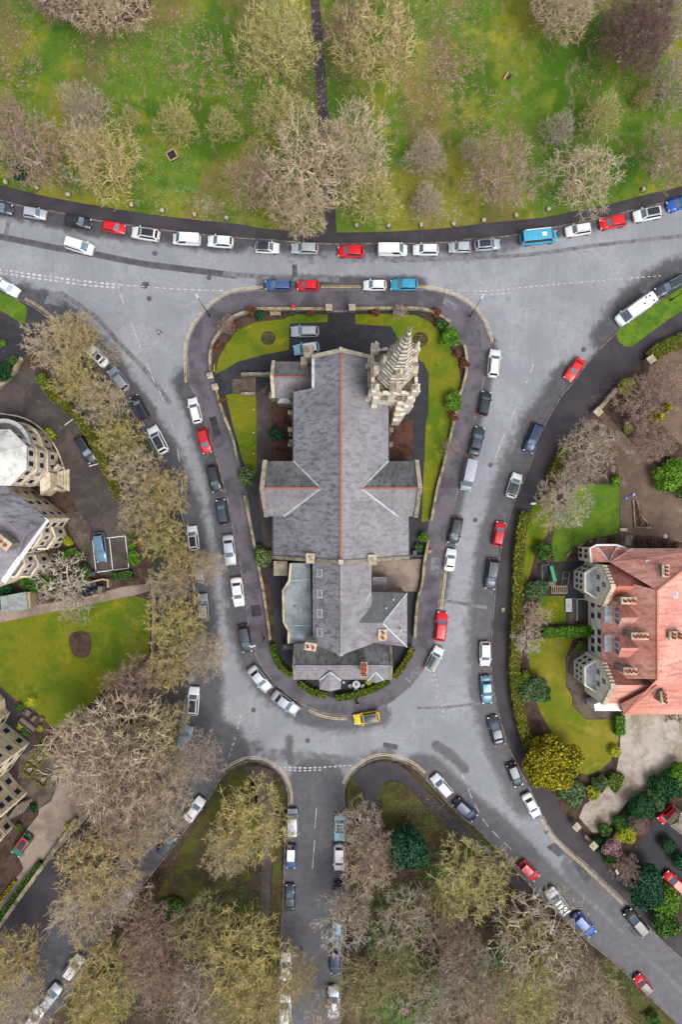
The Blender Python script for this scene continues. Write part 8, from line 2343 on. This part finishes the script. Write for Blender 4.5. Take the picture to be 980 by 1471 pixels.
# spring bulbs in the round beds
rs = np.random.RandomState(12)
for (cx, cy, lab) in ((604, 488, 'spring flowers in the round bed by the spire'), (385.5, 486, 'small bulbs in the round bed of the left churchyard lawn')):
    pts = np.array([P(cx + 8 * rs.uniform(-1, 1), cy + 8 * rs.uniform(-1, 1)) + (.25,) for _ in range(160)])
    V, F = leaf_quads(pts, np.tile([0, 0, 1.0], (160, 1)), .09, rs); o = mesh_np('bed_flowers', V, F, None, mats=[LF['mid'], plain('orange petals', C(236, 170, 40), .8)], midx=(rs.rand(160) < (.12 if cx > 500 else .03)).astype(int)); o['kind'] = 'stuff'; o['label'] = lab
# grave style stone tablets beside the church walls
for px, py in ((418, 620), (418, 634)):
    x, y = P(px, py, .5); tag(box('stone_block', x - .3, x + .3, y - (.7 if py < 630 else .3), y + (.7 if py < 630 else .3), .13, .6, M_STONE, bev=.04), ('large' if py < 630 else 'small') + ' pale stone block in the mulch bed against the west church wall', 'stone block')
# yellow pole on the churchyard wall
x, y = P(307.5, 529, .8); o = box('barrier_pole', x - .06, x + .06, y - .55, y + .55, .7, .82, plain('yellow barrier paint', C(240, 200, 40), .5)); tag(o, 'short yellow pole beside the wall at the upper left lawn corner', 'pole')
bm = bmesh.new(); box_bm(bm, x - .04, x + .04, y - .5, y - .42, .12, .7); box_bm(bm, x - .04, x + .04, y + .42, y + .5, .12, .7); from_bm('post', bm, M_POST, o)
# path lights
for px, py, w in ((365, 589, 'upper'), (365, 622, 'middle'), (365, 652, 'lower')):
    x, y = P(px, py); e = empty('path_light', (x, y, .13), 0, w + ' small lead coloured path light on the west lawn edge', 'light'); bm = bmesh.new(); lathe_bm(bm, [(.05, 0), (.05, .5), (.13, .52), (.13, .6), (.02, .66)], 10); from_bm('post', bm, M_LEAD, e)

# ------------------------------------------------------------------ people and the dog
SKIN = plain('skin', C(214, 168, 142), .6)
def skin_mesh(name, verts, edges, radii, mat, parent, sub=1, root=0):
    me = bpy.data.meshes.new(name); me.from_pydata(verts, edges, [])
    o = bpy.data.objects.new(name, me); COL.objects.link(o); o.parent = parent
    m = o.modifiers.new('skin', 'SKIN'); m.use_smooth_shade = True
    for i, r in enumerate(radii):
        me.skin_vertices[0].data[i].radius = (r, r) if not isinstance(r, tuple) else r
    me.skin_vertices[0].data[root].use_root = True
    s = o.modifiers.new('sub', 'SUBSURF'); s.levels = sub; s.render_levels = sub
    me.materials.append(mat)
    return o
def person(px, py, rz, label, top, legs, hair, stride=.3, h=1.72, z=.0, arms=.15, carry=None):
    x, y = P(px, py, .9); e = empty('person', (x, y, z), math.radians(rz), label, 'person')
    e.scale = (h / 1.75,) * 3
    # faces +x
    s = stride
    V = [(0, 0, .95), (0, 0, 1.15), (0.01, 0, 1.36), (.01, 0, 1.47), (.02, 0, 1.54),      # 0 pelvis..4 neck
         (0, .10, .90), (s * .45, .11, .50), (s * .5 - .02, .11, .09), (s * .5 + .17, .11, .04),       # left leg
         (0, -.10, .90), (-s * .15, -.11, .50), (-s * .65, -.11, .12), (-s * .65 + .16, -.11, .04),    # right leg
         (0, .19, 1.41), (-arms, .25, 1.14), (-arms + .12, .25, .90), (-arms + .15, .24, .82),
         (0, -.19, 1.41), (arms, -.25, 1.14), (arms + .18, -.24, .93), (arms + .22, -.23, .86)]
    E = [(0, 1), (1, 2), (2, 3), (3, 4), (0, 5), (5, 6), (6, 7), (7, 8), (0, 9), (9, 10), (10, 11), (11, 12), (2, 13), (13, 14), (14, 15), (15, 16), (2, 17), (17, 18), (18, 19), (19, 20)]
    R = [(.15, .12), (.14, .11), (.16, .11), .07, .055, .095, .065, .045, .04, .095, .065, .045, .04, .07, .05, .038, .032, .07, .05, .038, .032]
    skin_mesh('body', V, E, R, SKIN, e)
    # clothes hugging the body
    skin_mesh('jacket', [V[0], V[1], V[2], (0.01, 0, 1.45), V[13], V[14], V[15], V[17], V[18], V[19]], [(0, 1), (1, 2), (2, 3), (2, 4), (4, 5), (5, 6), (2, 7), (7, 8), (8, 9)],
              [(.175, .14), (.165, .13), (.19, .13), .08, .09, .065, .05, .09, .065, .05], top, e)
    skin_mesh('trousers', [(0, 0, .93), V[5], V[6], V[7], V[9], V[10], V[11]], [(0, 1), (1, 2), (2, 3), (0, 4), (4, 5), (5, 6)], [(.16, .13), .11, .08, .06, .11, .08, .06], legs, e)
    for q in (8, 12):
        v = V[q]; box('shoe', v[0] - .2, v[0] + .08, v[1] - .05, v[1] + .05, max(v[2] - .05, 0), v[2] + .06, M_BLACK, e, bev=.02)
    # head with face
    bm = bmesh.new(); g = bmesh.ops.create_uvsphere(bm, u_segments=14, v_segments=10, radius=1, matrix=Matrix.Translation((.03, 0, 1.64)) @ Matrix.Diagonal((.1, .08, .125, 1)))
    box_bm(bm, .12, .155, -.015, .015, 1.60, 1.65); box_bm(bm, .115, .13, -.03, .03, 1.565, 1.578)
    for s_ in (-1, 1): box_bm(bm, .0, .03, s_ * .085 - .012, s_ * .085 + .012, 1.61, 1.67)
    from_bm('head', bm, SKIN, e, True)
    bm = bmesh.new()
    for s_ in (-1, 1): bmesh.ops.create_uvsphere(bm, u_segments=6, v_segments=4, radius=.014, matrix=Matrix.Translation((.118, s_ * .034, 1.655)))
    from_bm('eyes', bm, M_BLACK, e)
    bm = bmesh.new(); bmesh.ops.create_uvsphere(bm, u_segments=14, v_segments=10, radius=1, matrix=Matrix.Translation((.01, 0, 1.67)) @ Matrix.Diagonal((.112, .095, .115, 1)))
    bmesh.ops.delete(bm, geom=[v for v in bm.verts if v.co.x > .06 and v.co.z < 1.71 or v.co.z < 1.58], context='VERTS')
    from_bm('hair', bm, hair, e, True)
    for hx, s_ in ((16, 1), (20, -1)):   # hands: palm with five fingers
        c = Vector(V[hx]); vv = [tuple(c), tuple(c + Vector((.03, 0, -.06)))]; ee = [(0, 1)]; rr = [.022, .026]
        for k in range(4):
            a = c + Vector((.03 + .012 * k - .02, 0, -.075)); b = a + Vector((.012, -.004 * s_, -.035 - .006 * (k in (1, 2)))); d = b + Vector((-.004, -.012 * s_, -.025))
            i = len(vv); vv += [tuple(a), tuple(b), tuple(d)]; ee += [(1, i), (i, i + 1), (i + 1, i + 2)]; rr += [.009, .008, .007]
        i = len(vv); a = c + Vector((.045, -.01 * s_, -.03)); vv += [tuple(a), tuple(a + Vector((.02, -.01 * s_, -.03)))]; ee += [(0, i), (i, i + 1)]; rr += [.010, .008]
        skin_mesh('hand', vv, ee, rr, SKIN, e)
    return e
WHT = plain('white cloth', C(232, 226, 226), .9); DKC = plain('black cloth', C(34, 34, 40), .9); NVY = plain('navy cloth', C(34, 48, 96), .9); PNK = plain('pale pink cloth', C(224, 190, 192), .9)
DHAIR = plain('dark hair', C(48, 36, 32), .8); LHAIR = plain('fair hair', C(190, 160, 120), .8)
person(228.5, 477, 200, 'pedestrian in black and white crossing the wide left junction', WHT, DKC, DHAIR, .45)
e = person(513, 1009.5, 250, 'pedestrian in dark clothes with a pale bag walking round the tip of the island', DKC, DKC, DHAIR, .4, z=.12)
x, y = P(514, 1011, .9); b = empty('shoulder_bag', (x, y - .15, .85), 0, 'pale pink bag carried by the pedestrian at the island tip', 'bag')
box('bag', -.14, .14, -.06, .06, -.02, .24, PNK, b, bev=.03); bm = bmesh.new(); cyl_bm(bm, (-.12, 0, .23), (0, 0, .5), .012, .012, 6); cyl_bm(bm, (0, 0, .5), (.12, 0, .23), .012, .012, 6); from_bm('strap', bm, PNK, b)
person(733, 109.5, 150, 'person in navy clothes standing beside a golden dog on the park lawn', NVY, NVY, LHAIR, .25, z=.17)
# golden dog
x, y = P(727, 110, .5); e = empty('dog', (x, y, .16), math.radians(58), 'golden furred dog standing by the person on the park lawn', 'dog')
GF = layered('golden fur', C(236, 188, 128), [(C(206, 150, 92), 5, .4, .6)], .9)
V = [(-.36, 0, .56), (-.1, 0, .55), (.2, 0, .55), (.36, 0, .64), (.46, 0, .76), (.58, 0, .76), (.70, 0, .73),
     (-.36, .1, .45), (-.30, .11, .36), (-.44, .11, .20), (-.42, .11, .04), (-.36, -.1, .45), (-.28, -.11, .34), (-.40, -.11, .20), (-.38, -.11, .04),
     (.24, .1, .42), (.22, .1, .22), (.24, .1, .04), (.24, -.1, .42), (.26, -.1, .22), (.28, -.1, .04), (-.5, 0, .58), (-.66, .02, .52), (-.8, .04, .54)]
E = [(0, 1), (1, 2), (2, 3), (3, 4), (4, 5), (5, 6), (0, 7), (7, 8), (8, 9), (9, 10), (0, 11), (11, 12), (12, 13), (13, 14), (2, 15), (15, 16), (16, 17), (2, 18), (18, 19), (19, 20), (0, 21), (21, 22), (22, 23)]
R = [.14, .13, .17, .11, .10, .07, .045, .09, .06, .04, .035, .09, .06, .04, .035, .08, .045, .035, .08, .045, .035, .05, .05, .03]
skin_mesh('body', V, E, R, GF, e, root=1)
for s_ in (-1, 1):
    bm = bmesh.new(); box_bm(bm, .40, .50, s_ * .09 - .015, s_ * .09 + .015, .68, .82, None, .01); from_bm('ear', bm, GF, e)
# robin sized rubbish: little pale spots on verges are left out
# patio fence near the bins
e = empty('timber_fence', (0, 0, .13), 0, 'low timber fence by the brick courtyard bin', 'fence')
band('rail', [(588, 798), (606, 798)], 0, .08, .5, .9, M_TIMBER, e, n=0)
for px in (588, 597, 606): x, y = P(px, 798); box('post', x - .06, x + .06, y - .06, y + .06, 0, 1.0, M_TIMBER, e)

# ------------------------------------------------------------------ bare coppices over the deep woodland edges (already in TREES)
